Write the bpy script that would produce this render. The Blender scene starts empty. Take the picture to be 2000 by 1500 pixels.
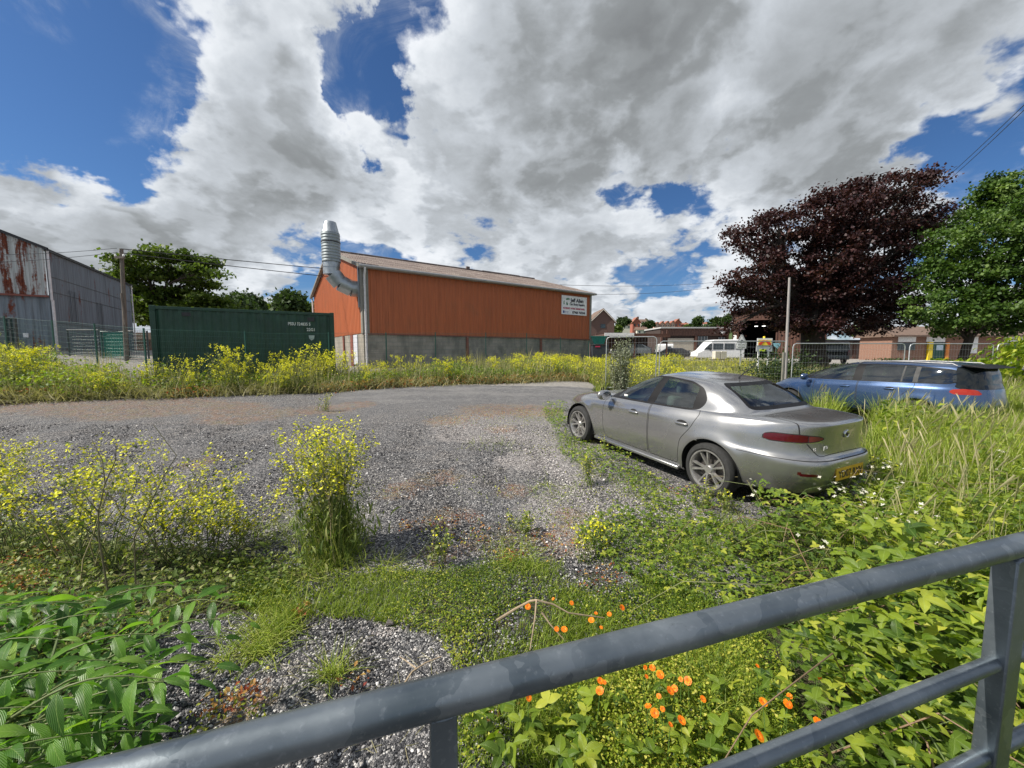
import bpy, bmesh, math, random
import numpy as np
from mathutils import Vector, Matrix
sc = bpy.context.scene
COL = sc.collection
rad = math.radians
# ------------------------------------------------------------ camera
FPX = 760.0                      # focal length in pixels of the 2000 px wide photograph
PITCH = math.atan(64 / FPX)
CAMZ = 1.7
cam_d = bpy.data.cameras.new('camera'); cam_d.sensor_width = 36; cam_d.lens = 36 * FPX / 2000
cam_d.clip_start = 0.05; cam_d.clip_end = 6000
cam = bpy.data.objects.new('camera', cam_d); COL.objects.link(cam)
cam.location = (0, 0, CAMZ); cam.rotation_euler = (rad(90) - PITCH, 0, 0)
sc.camera = cam
# ------------------------------------------------------------ sun, sky, exposure
SUN_EL = 45.0
SUN = Vector((-1.0, -0.20, 0)).normalized() * math.cos(rad(SUN_EL)); SUN.z = math.sin(rad(SUN_EL))
sd = bpy.data.lights.new('sun', 'SUN'); sd.energy = 5.0; sd.angle = rad(0.55); sd.color = (1.0, 0.94, 0.84)
so = bpy.data.objects.new('sun', sd); COL.objects.link(so)
so.rotation_euler = SUN.to_track_quat('Z', 'Y').to_euler()
sc.view_settings.view_transform = 'Standard'; sc.view_settings.look = 'None'
sc.view_settings.exposure = 0.44; sc.view_settings.gamma = 1.0
try: sc.view_settings.use_curve_mapping = False
except Exception: pass

def pxdir(u, v):
    c = Vector(((u - 1000) / FPX, 1, -(v - 750) / FPX))
    s, k = math.sin(-PITCH), math.cos(-PITCH)
    return Vector((c.x, k * c.y - s * c.z, s * c.y + k * c.z))

W = bpy.data.worlds.new('World'); sc.world = W; W.use_nodes = True
nt = W.node_tree; nt.nodes.clear(); L = nt.links.new
def wn(t, **k):
    n = nt.nodes.new(t)
    for a, b in k.items(): setattr(n, a, b)
    return n
def sock(n, i, v):
    if isinstance(v, bpy.types.NodeSocket): L(v, n.inputs[i])
    else: n.inputs[i].default_value = v
def wm(op, a, b=0.0, c=0.0, clamp=False):
    n = wn('ShaderNodeMath', operation=op, use_clamp=clamp); sock(n, 0, a); sock(n, 1, b); sock(n, 2, c); return n.outputs[0]
def wv(op, a, b=(0, 0, 0)):
    n = wn('ShaderNodeVectorMath', operation=op); sock(n, 0, a); sock(n, 1, b)
    return n.outputs['Value'] if op in ('DOT_PRODUCT', 'LENGTH') else n.outputs[0]
def wscale(a, s):
    n = wn('ShaderNodeVectorMath', operation='SCALE'); sock(n, 0, a); sock(n, 'Scale', s); return n.outputs[0]
def wsmooth(x, a, b):
    n = wn('ShaderNodeMapRange', interpolation_type='SMOOTHSTEP'); sock(n, 0, x); sock(n, 1, a); sock(n, 2, b); sock(n, 3, 0.0); sock(n, 4, 1.0)
    return n.outputs[0]
def wnoise(vec, scale, detail, rough=.5, dist=0.0, color=False):
    n = wn('ShaderNodeTexNoise'); sock(n, 'Vector', vec); sock(n, 'Scale', scale); sock(n, 'Detail', detail); sock(n, 'Roughness', rough); sock(n, 'Distortion', dist)
    return n.outputs['Color'] if color else n.outputs[0]
def wmix(f, a, b):
    n = wn('ShaderNodeMix', data_type='RGBA'); sock(n, 0, f); sock(n, 6, a); sock(n, 7, b); return n.outputs[2]
def build_world():
    tc = wn('ShaderNodeTexCoord')
    d = wv('NORMALIZE', tc.outputs['Generated'])
    sep = wn('ShaderNodeSeparateXYZ'); L(d, sep.inputs[0])
    z = wm('MAXIMUM', sep.outputs[2], 0.0)
    inv = wm('DIVIDE', 1.0, wm('ADD', z, 0.36))
    fl = wscale(d, inv)
    cmb = wn('ShaderNodeCombineXYZ'); s2 = wn('ShaderNodeSeparateXYZ'); L(fl, s2.inputs[0])
    L(s2.outputs[0], cmb.inputs[0]); L(s2.outputs[1], cmb.inputs[1]); sock(cmb, 2, 3.7)
    P = cmb.outputs[0]
    w1 = wscale(wv('SUBTRACT', wnoise(d, 2.6, 3, .6, 0, True), (.5, .5, .5)), 0.34)
    w2 = wscale(wv('SUBTRACT', wnoise(d, 11.0, 5, .65, 0, True), (.5, .5, .5)), 0.17)
    wd = wv('NORMALIZE', wv('ADD', d, wv('ADD', w1, w2)))
    wl = wv('NORMALIZE', wv('ADD', d, wscale(w1, .6)))
    def blobs(lst, vec, inner=.1):
        tot = None
        for u, v, r, amp in lst:
            b = pxdir(u, v).normalized()
            k = wsmooth(wv('DOT_PRODUCT', vec, tuple(b)), math.cos(r), math.cos(r * inner))
            k = wm('MULTIPLY', k, amp)
            tot = k if tot is None else wm('ADD', tot, k)
        return tot
    hole = blobs([(20, 60, .36, -.30), (120, 170, .20, -.14), (280, 250, .15, -.17), (160, 310, .10, -.10), (330, 120, .22, .16), (40, 350, .20, .12), (170, 420, .28, .14), (690, 120, .11, -.30), (735, 220, .10, -.30), (800, 10, .13, -.22),
                  (1270, 370, .11, -.19), (1420, 230, .09, -.20), (1380, 430, .10, -.13), (1560, 330, .12, -.16), (1960, 110, .14, -.28), (1900, 210, .14, -.14), (1020, 430, .08, -.12), (1230, 310, .07, -.08),
                  (480, 150, .34, .20), (540, 300, .22, .12), (1080, 200, .38, .24), (1650, 180, .32, .18), (250, 450, .26, .14), (1000, 620, .6, .05), (1050, 520, .22, .12), (1500, 500, .22, .12), (300, 520, .3, .10), (1750, 300, .2, .10), (1500, 30, .36, .14), (80, 380, .14, .12)], wd)
    dark = blobs([(1130, 250, .34, .30), (1230, 150, .26, .12), (1000, 330, .16, .10), (500, 160, .30, .20), (600, 310, .20, .18), (1680, 150, .36, .22), (1420, 60, .3, .10), (130, 430, .28, .20), (380, 470, .22, .10), (900, 520, .2, .08), (1270, 580, .16, .12), (1700, 330, .2, .10)], wl, 0.0)
    dark = wm('MINIMUM', wm('MULTIPLY', dark, .56), .36)
    def wvor(vec, scale, detail, smooth=.6):
        n = wn('ShaderNodeTexVoronoi', feature='F1'); sock(n, 'Vector', vec); sock(n, 'Scale', scale); sock(n, 'Detail', detail); sock(n, 'Roughness', .55); sock(n, 'Lacunarity', 2.1)
        return n.outputs['Distance']
    Pw = wv('ADD', P, wscale(wv('SUBTRACT', wnoise(P, 5.0, 4, .6, 0, True), (.5, .5, .5)), .22))
    off = (-.10, -.02, .04)
    def puff(vec): return wm('SUBTRACT', .5, wvor(vec, 4.4, 2.0))
    p0 = puff(Pw); p1_ = puff(wv('ADD', Pw, off))
    def dens(vec, pf):
        a = wnoise(vec, 1.9, 10, .60, .15)
        a = wm('ADD', wm('MULTIPLY', wm('SUBTRACT', a, .5), 1.45), wm('MULTIPLY', pf, .38))
        return wm('ADD', wm('ADD', a, .70), hole)
    D = dens(P, p0); Ds = dens(wv('ADD', P, off), p1_)
    mask = wsmooth(D, .40, .55)
    wisp = wm('MULTIPLY', wsmooth(wnoise(P, 3.0, 9, .68, 1.2), .47, .80), wm('MULTIPLY', wsmooth(D, .10, .44), .7))
    mask = wm('MAXIMUM', mask, wisp)
    thick = wsmooth(D, .50, 1.15)
    occl = wsmooth(wm('SUBTRACT', D, Ds), -.14, .14)
    b2 = wsmooth(wnoise(P, 5.0, 8, .64, .3), .30, .70)
    inner = wm('SUBTRACT', 1.0, wm('MULTIPLY', wm('MINIMUM', 1.0, wm('ADD', wm('MULTIPLY', thick, .45), wm('MULTIPLY', dark, .9))), .75))
    br = wm('ADD', wm('MULTIPLY', occl, .34), wm('MULTIPLY', b2, .20))
    br = wm('ADD', br, wm('MULTIPLY', wsmooth(p0, -.1, .45), .14))
    br = wm('ADD', wm('MULTIPLY', wm('SUBTRACT', br, .34), inner), .34)
    br = wm('ADD', br, .49)
    br = wm('SUBTRACT', br, wm('MULTIPLY', thick, .22))
    soft = wm('ADD', .70, wm('MULTIPLY', wsmooth(wnoise(P, 2.6, 6, .55, .2), .32, .68), .6))
    br = wm('SUBTRACT', br, wm('MULTIPLY', wm('MULTIPLY', dark, soft), wm('ADD', .45, wm('MULTIPLY', wsmooth(D, .45, .75), .9))))
    ramp = wn('ShaderNodeValToRGB'); L(br, ramp.inputs[0]); e = ramp.color_ramp.elements
    e[0].position = -.0; e[0].color = (.15, .158, .165, 1); e[1].position = 1.0; e[1].color = (.70, .72, .75, 1)
    e2 = e.new(.28); e2.color = (.225, .24, .25, 1)
    e3 = e.new(.60); e3.color = (.43, .46, .495, 1); e4 = e.new(.82); e4.color = (.58, .61, .645, 1)
    cloud = wscale(ramp.outputs[0], 10.0)
    sky = wn('ShaderNodeTexSky', sky_type='NISHITA'); sky.sun_disc = False
    sky.sun_elevation = rad(SUN_EL); sky.sun_rotation = math.atan2(SUN.x, SUN.y); sky.altitude = 50; sky.air_density = 1.0; sky.dust_density = .6; sky.ozone_density = 2.5
    tint = wn('ShaderNodeMix', data_type='RGBA', blend_type='MULTIPLY'); sock(tint, 0, 1.0); L(sky.outputs[0], tint.inputs[6]); sock(tint, 7, (.33, .50, .70, 1))
    col = wmix(mask, tint.outputs[2], cloud)
    haze = wsmooth(sep.outputs[2], .11, -.01)
    col = wmix(wm('MULTIPLY', haze, .40), col, (4.4, 4.9, 5.5, 1))
    bg = wn('ShaderNodeBackground'); L(col, bg.inputs[0]); bg.inputs[1].default_value = 0.1
    out = wn('ShaderNodeOutputWorld'); L(bg.outputs[0], out.inputs[0])
build_world()

# ------------------------------------------------------------ helpers
def sstep(x, a, b):
    t = np.clip((np.asarray(x, float) - a) / (b - a), 0, 1); return t * t * (3 - 2 * t)
def hill(x, y):
    r = np.hypot(x, y)
    a = np.degrees(np.arctan2(x, y))
    h = 26 * sstep(r, 130, 420) * np.exp(-((a - 18) / 22.) ** 2)
    h = h + 9 * sstep(r, 120, 500) * np.exp(-((a + 35) / 25.) ** 2) + 6 * sstep(r, 300, 1200)
    return h
def gh(x, y):
    "height of the ground"
    x = np.asarray(x, float); y = np.asarray(y, float)
    F = 1 - .85 * sstep(x, 1.0, 7.0)
    h = -.1 + .045 * np.clip(y - 4.3, 0, 18) * F
    h = h + .055 * np.clip(-x - 9, 0, 19) * sstep(y, 9, 15)
    h = h + .70 * (1 - F) / .85 * sstep(y, 15, 44)
    h = h + .02 * np.sin(x * 1.3 + .5) * np.sin(y * 1.1) + hill(x, y)
    return h
def ghs(x, y): return float(gh(x, y))
def G(u, v, z=None):
    "the point of the ground (or of the level z) seen at a pixel of the photograph"
    d = pxdir(u, v)
    if z is not None:
        t = (z - CAMZ) / d.z; return Vector((d.x * t, d.y * t, z))
    t = 0.5
    p = None
    for i in range(6000):
        q = d * t
        if CAMZ + q.z < ghs(q.x, q.y): break
        t *= 1.004
    return Vector((q.x, q.y, ghs(q.x, q.y)))
def AT(u, v, Y):
    "the point at depth Y seen at a pixel"
    d = pxdir(u, v); t = Y / d.y; return Vector((d.x * t, Y, CAMZ + d.z * t))

def tag(o, label=None, cat=None, group=None, kind=None):
    if label: o['label'] = label
    if cat: o['category'] = cat
    if group: o['group'] = group
    if kind: o['kind'] = kind
    return o
def empty(name, loc=(0, 0, 0), rz=0.0, rot=None):
    o = bpy.data.objects.new(name, None); o.location = loc; o.rotation_euler = rot if rot else (0, 0, rz); COL.objects.link(o); return o
class MB:
    def __init__(s): s.v = []; s.f = []; s.M = None
    def add(s, vs, fs, M=None):
        n = len(s.v); M = M or s.M
        if M is not None: vs = [M @ Vector(p) for p in vs]
        s.v += [tuple(p) for p in vs]; s.f += [tuple(n + i for i in f) for f in fs]
    def box(s, x0, x1, y0, y1, z0, z1, M=None):
        s.add([(x0, y0, z0), (x1, y0, z0), (x1, y1, z0), (x0, y1, z0), (x0, y0, z1), (x1, y0, z1), (x1, y1, z1), (x0, y1, z1)],
              [(0, 3, 2, 1), (4, 5, 6, 7), (0, 1, 5, 4), (1, 2, 6, 5), (2, 3, 7, 6), (3, 0, 4, 7)], M); return s
    def tube(s, pts, r, n=10, cap=True, M=None):
        pts = [Vector(p) for p in pts]; vs = []; fs = []
        rs = r if isinstance(r, (list, tuple)) else [r] * len(pts)
        up = None
        for i, p in enumerate(pts):
            t = (pts[min(i + 1, len(pts) - 1)] - pts[max(i - 1, 0)]).normalized()
            if up is None: up = Vector((0, 0, 1)) if abs(t.z) < .9 else Vector((1, 0, 0))
            a = t.cross(up).normalized(); b = a.cross(t).normalized(); up = b
            for k in range(n):
                w = 2 * math.pi * k / n; vs.append(p + (a * math.cos(w) + b * math.sin(w)) * rs[i])
        for i in range(len(pts) - 1):
            for k in range(n): fs.append((i * n + k, i * n + (k + 1) % n, (i + 1) * n + (k + 1) % n, (i + 1) * n + k))
        if cap: fs.append(tuple(range(n - 1, -1, -1))); fs.append(tuple((len(pts) - 1) * n + k for k in range(n)))
        s.add(vs, fs, M); return s
    def lathe(s, prof, n=32, M=None, closed=False):
        "profile of (r, z) turned round z"
        vs = []; fs = []; m = len(prof)
        for k in range(n):
            w = 2 * math.pi * k / n
            for r, z in prof: vs.append((r * math.cos(w), r * math.sin(w), z))
        for k in range(n):
            k2 = (k + 1) % n
            for i in range(m if closed else m - 1):
                j = (i + 1) % m; fs.append((k * m + i, k2 * m + i, k2 * m + j, k * m + j))
        s.add(vs, fs, M); return s
    def prism(s, poly, y0, y1, M=None):
        "polygon in x, z pulled from y0 to y1"
        n = len(poly)
        vs = [(a, y0, b) for a, b in poly] + [(a, y1, b) for a, b in poly]
        fs = [tuple(range(n)), tuple(range(2 * n - 1, n - 1, -1))] + [(i, i + n, (i + 1) % n + n, (i + 1) % n) for i in range(n)]
        s.add(vs, fs, M); return s
    def build(s, name, mat, parent=None, bevel=0, smooth=False, seg=2):
        me = bpy.data.meshes.new(name); me.from_pydata(s.v, [], s.f); me.update()
        bm = bmesh.new(); bm.from_mesh(me); bmesh.ops.recalc_face_normals(bm, faces=bm.faces); bm.to_mesh(me); bm.free()
        o = bpy.data.objects.new(name, me); COL.objects.link(o); me.materials.append(mat)
        if parent: o.parent = parent
        if smooth: me.polygons.foreach_set('use_smooth', [True] * len(me.polygons))
        if bevel:
            m = o.modifiers.new('bevel', 'BEVEL'); m.width = bevel; m.segments = seg; m.limit_method = 'ANGLE'
        if smooth:
            try: me.set_sharp_from_angle(angle=rad(38))
            except Exception: pass
        return o
def npmesh(name, V, F, mat, parent=None, attrs=None, smooth=False):
    "V (n,3) and F (m,k) arrays"
    me = bpy.data.meshes.new(name); m, k = F.shape
    me.vertices.add(len(V)); me.vertices.foreach_set('co', np.ascontiguousarray(V, dtype=np.float32).ravel())
    me.loops.add(m * k); me.loops.foreach_set('vertex_index', np.ascontiguousarray(F, dtype=np.int32).ravel())
    me.polygons.add(m); me.polygons.foreach_set('loop_start', np.arange(0, m * k, k, dtype=np.int32))
    try: me.polygons.foreach_set('loop_total', np.full(m, k, dtype=np.int32))
    except Exception: pass
    me.update(calc_edges=True)
    if smooth: me.polygons.foreach_set('use_smooth', np.ones(m, dtype=bool))
    for a, val in (attrs or {}).items():
        if val.ndim == 1:
            at = me.attributes.new(a, 'FLOAT', 'POINT'); at.data.foreach_set('value', np.ascontiguousarray(val, dtype=np.float32))
        else:
            at = me.attributes.new(a, 'FLOAT_VECTOR', 'POINT'); at.data.foreach_set('vector', np.ascontiguousarray(val, dtype=np.float32).ravel())
    me.materials.append(mat)
    o = bpy.data.objects.new(name, me); COL.objects.link(o)
    if parent: o.parent = parent
    return o
def text_mesh(txt, size, mat, parent, M, name='lettering', depth=.004, bold=0.0, align='LEFT', sx=1.0):
    cu = bpy.data.curves.new('t', 'FONT'); cu.body = txt; cu.size = size; cu.extrude = depth; cu.offset = bold; cu.align_x = align; cu.resolution_u = 3
    to = bpy.data.objects.new('t', cu); COL.objects.link(to)
    bpy.context.view_layer.update()
    me = bpy.data.meshes.new_from_object(to.evaluated_get(bpy.context.evaluated_depsgraph_get()))
    bpy.data.objects.remove(to)
    me.transform(Matrix.Scale(sx, 4, (1, 0, 0))); me.transform(M)
    me.materials.clear(); me.materials.append(mat); me.name = name
    o = bpy.data.objects.new(name, me); COL.objects.link(o); o.parent = parent; return o
def face_M(o, ex, n):
    "matrix for flat things: local x along ex, local y up, local z along the outward normal n"
    ex = Vector(ex).normalized(); n = Vector(n).normalized(); ey = n.cross(ex)
    return Matrix(((ex.x, ey.x, n.x, o[0]), (ex.y, ey.y, n.y, o[1]), (ex.z, ey.z, n.z, o[2]), (0, 0, 0, 1)))

# ------------------------------------------------------------ materials
class NT:
    def __init__(s, name):
        s.m = bpy.data.materials.new(name); s.m.use_nodes = True; s.t = s.m.node_tree; s.t.nodes.clear()
        s.out = s.t.nodes.new('ShaderNodeOutputMaterial')
    def n(s, t, ins=None, **k):
        n = s.t.nodes.new(t)
        for a, b in k.items(): setattr(n, a, b)
        for i, v in (ins or {}).items(): s.set(n, i, v)
        return n
    def set(s, n, i, v):
        if isinstance(v, bpy.types.NodeSocket): s.t.links.new(v, n.inputs[i])
        else:
            sk = n.inputs[i]
            if sk.type == 'RGBA' and len(v) == 3: v = (*v, 1)
            sk.default_value = v
    def math(s, op, a, b=0.0, c=0.0, clamp=False):
        return s.n('ShaderNodeMath', {0: a, 1: b, 2: c}, operation=op, use_clamp=clamp).outputs[0]
    def noise(s, vec, scale, detail=4, rough=.55, dist=0, color=False):
        n = s.n('ShaderNodeTexNoise', {'Scale': scale, 'Detail': detail, 'Roughness': rough, 'Distortion': dist})
        if vec is not None: s.set(n, 'Vector', vec)
        return n.outputs['Color' if color else 0]
    def obj(s): return s.n('ShaderNodeTexCoord').outputs['Object']
    def geo(s): return s.n('ShaderNodeNewGeometry').outputs['Position']
    def scale(s, vec, sc):
        return s.n('ShaderNodeVectorMath', {0: vec, 1: sc}, operation='MULTIPLY').outputs[0]
    def ramp(s, f, els, interp='LINEAR'):
        n = s.n('ShaderNodeValToRGB', {0: f}); cr = n.color_ramp; cr.interpolation = interp
        cr.elements[0].position = els[0][0]; cr.elements[0].color = (*els[0][1], 1)
        cr.elements[1].position = els[-1][0]; cr.elements[1].color = (*els[-1][1], 1)
        for p, c in els[1:-1]: e = cr.elements.new(p); e.color = (*c, 1)
        return n.outputs[0]
    def mix(s, f, a, b, blend='MIX'):
        return s.n('ShaderNodeMix', {0: f, 6: a, 7: b}, data_type='RGBA', blend_type=blend).outputs[2]
    def smooth(s, x, a, b, lo=0.0, hi=1.0):
        return s.n('ShaderNodeMapRange', {0: x, 1: a, 2: b, 3: lo, 4: hi}, interpolation_type='SMOOTHSTEP').outputs[0]
    def bump(s, h, strength=.5, dist=.01, normal=None):
        n = s.n('ShaderNodeBump', {'Height': h, 'Strength': strength, 'Distance': dist})
        if normal is not None: s.set(n, 'Normal', normal)
        return n.outputs[0]
    def attr(s, name, vec=False):
        n = s.n('ShaderNodeAttribute', attribute_name=name); return n.outputs['Vector' if vec else 'Fac']
    def pbsdf(s, color, rough=.6, metal=0.0, spec=.5, normal=None, **kw):
        n = s.n('ShaderNodeBsdfPrincipled', {'Base Color': color, 'Roughness': rough, 'Metallic': metal, 'Specular IOR Level': spec})
        if normal is not None: s.set(n, 'Normal', normal)
        for k, v in kw.items(): s.set(n, k.replace('_', ' '), v)
        return n.outputs[0]
    def done(s, sh): s.t.links.new(sh, s.out.inputs[0]); return s.m
def M_plain(name, col, rough=.6, metal=0.0, var=.15, scale=6.0, spec=.5, bump=0.0, stretch=(1, 1, 1)):
    t = NT(name); o = t.scale(t.obj(), stretch); a = t.noise(o, scale, 5, .6)
    lo = tuple(c * (1 - var) for c in col); hi = tuple(min(1, c * (1 + var)) for c in col)
    c = t.ramp(a, [(.3, lo), (.7, hi)])
    r = t.smooth(t.noise(o, scale * 2.3, 3), .3, .7, max(0, rough - .08), min(1, rough + .08))
    nm = t.bump(t.noise(o, scale * 8, 3), bump, .01) if bump else None
    return t.done(t.pbsdf(c, r, metal, spec, nm))
def M_leaf(name, cols, trans=.35, rough=.55, vein=False, spec=.3):
    "foliage: colour by plant through the attribute rnd"
    t = NT(name); r = t.attr('rnd')
    c = t.ramp(r, [(i / (len(cols) - 1), k) for i, k in enumerate(cols)])
    nm = None
    if vein:
        uv = t.attr('luv', True); sp = t.n('ShaderNodeSeparateXYZ', {0: uv})
        sa = t.math('SUBTRACT', sp.outputs[1], t.math('MULTIPLY', t.math('ABSOLUTE', sp.outputs[0]), .55))
        w = t.math('ABSOLUTE', t.math('SINE', t.math('MULTIPLY', sa, 30.0)))
        rib = t.smooth(t.math('ABSOLUTE', sp.outputs[0]), .0, .10, 1.0, 0.0)
        v = t.math('MAXIMUM', t.smooth(w, .0, .30, .55, 0.0), rib)
        c = t.mix(t.math('MULTIPLY', v, .38), c, (.35, .48, .14))
        nm = t.bump(w, .5, .004)
    n2 = t.noise(t.geo(), 30.0, 2); c = t.mix(.25, c, t.mix(1.0, c, t.ramp(n2, [(.3, (.6, .6, .5)), (.7, (1.5, 1.4, 1.2))]), 'MULTIPLY'))
    d = t.pbsdf(c, rough, 0, spec, nm)
    tr = t.n('ShaderNodeBsdfTranslucent', {0: t.mix(1.0, c, (1.35, 1.45, .7), 'MULTIPLY')})
    m = t.n('ShaderNodeMixShader', {0: trans, 1: d, 2: tr.outputs[0]})
    return t.done(m.outputs[0])
MAT = {}
# ------------------------------------------------------------ regions of the plot (world polygons)
def pip(poly, X, Y):
    X = np.asarray(X); Y = np.asarray(Y); ins = np.zeros(X.shape, bool); n = len(poly)
    for i in range(n):
        x0, y0 = poly[i]; x1, y1 = poly[(i + 1) % n]
        c = ((y0 > Y) != (y1 > Y)) & (X < (x1 - x0) * (Y - y0) / (y1 - y0 + 1e-12) + x0); ins ^= c
    return ins
def gpoly(pts): return [(G(u, v).x, G(u, v).y) for u, v in pts]
def vnoise(X, Y, s, seed=0):
    "cheap smooth noise -1..1"
    r = np.random.RandomState(seed); t = 0
    for k in range(6):
        a = r.uniform(0, 6.28); f = s * r.uniform(.6, 1.7); t = t + np.sin((X * math.cos(a) + Y * math.sin(a)) * f + r.uniform(0, 6.28))
    return t / 3.2
def edge_mask(poly, X, Y, jit=.25, s=2.2, seed=1):
    return pip(poly, X + jit * vnoise(X, Y, s, seed), Y + jit * vnoise(X, Y, s, seed + 5))
BANK_FRONT = [(-260, 800), (-100, 792), (0, 787), (300, 778), (520, 770), (650, 765), (800, 755), (1000, 749), (1150, 746)]
F0, F1 = (-13.1, 11.2), (5.3, 27.0)                       # line of the green mesh fence
bf = gpoly(BANK_FRONT)
P_BANK = bf + [(6.5, 27.6), (3.6, 25.2), (-3.6, 18.0), (-7.6, 15.4), (-12.1, 12.7), (-17.5, 14.9), (-24, 16.5)]
P_FIELD = gpoly([(1150, 746), (1170, 768), (1240, 770), (1290, 800)]) + [(3.4, 7.3), (6.5, 8.4), (9.0, 12.6), (14, 13.6), (22, 14.2), (20, 34), (7.0, 34), (5.8, 27)]
P_RIGHT = gpoly([(1720, 880), (1730, 965), (1600, 1010), (1470, 1010), (1400, 1060), (1480, 1150), (1380, 1200), (1200, 1170), (1060, 1150), (940, 1160), (880, 1210), (890, 1300), (870, 1420), (900, 1600)]) + [(0.0, .3), (9, .3), (16, 6), (20, 14), (11, 13.4), (9.6, 12.8), (7.3, 8.2), (4.3, 6.8)]
P_LOWC = gpoly([(480, 1085), (600, 1150), (700, 1130), (840, 1120), (980, 1092), (1180, 1108), (1330, 1160), (1500, 1250), (1500, 1560), (900, 1560), (860, 1430), (880, 1330), (840, 1240), (700, 1215), (560, 1215), (470, 1180)])
P_LEFT = gpoly([(-420, 1020), (-50, 1010), (120, 1040), (300, 1065), (470, 1085), (600, 1090), (620, 1130), (560, 1190), (380, 1200), (230, 1290), (240, 1500), (-700, 1500)])
P_CARW = gpoly([(1060, 800), (1105, 800), (1110, 850), (1200, 885), (1310, 940), (1340, 985), (1400, 1010), (1330, 1060), (1240, 985), (1150, 930), (1085, 880)])
CHIPS = [(930, 826, 1.0), (1010, 840, .9), (1060, 812, .8), (1100, 880, .6), (1060, 900, .45), (1150, 945, .5), (1260, 985, .5), (1380, 1015, .45), (1210, 1010, .4), (1120, 985, .35), (1320, 1060, .4), (1230, 1060, .35), (1400, 1080, .25), (1140, 1060, .3), (1050, 1000, .3), (1180, 870, .3), (1010, 900, .35), (900, 850, .5), (600, 1040, .12), (700, 1005, .2), (760, 1225, .1)]
MOSS = [(40, 792, 1.2), (200, 796, 1.2), (330, 800, .9), (480, 812, 1.0), (455, 795, .8), (640, 800, .7), (250, 812, .6), (960, 800, .9), (1050, 803, .7), (870, 822, .5), (980, 838, .35), (860, 930, .35), (880, 1010, .3), (1000, 960, .25), (780, 960, .3), (980, 1060, .3), (1100, 1060, .3), (860, 1080, .2), (1120, 1010, .25), (610, 1110, .15), (590, 1200, .1), (480, 1380, .15), (690, 1180, .15), (340, 790, 1.0), (700, 790, .5), (1280, 1040, .25), (390, 905, .3)]
def bumps(lst, X, Y, k=1.0):
    t = np.zeros(np.shape(X))
    for u, v, r in lst:
        g = G(u, v); t = t + np.exp(-(((X - g.x) ** 2 + (Y - g.y) ** 2) / (r * r * k)))
    return np.clip(t, 0, 1)
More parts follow.
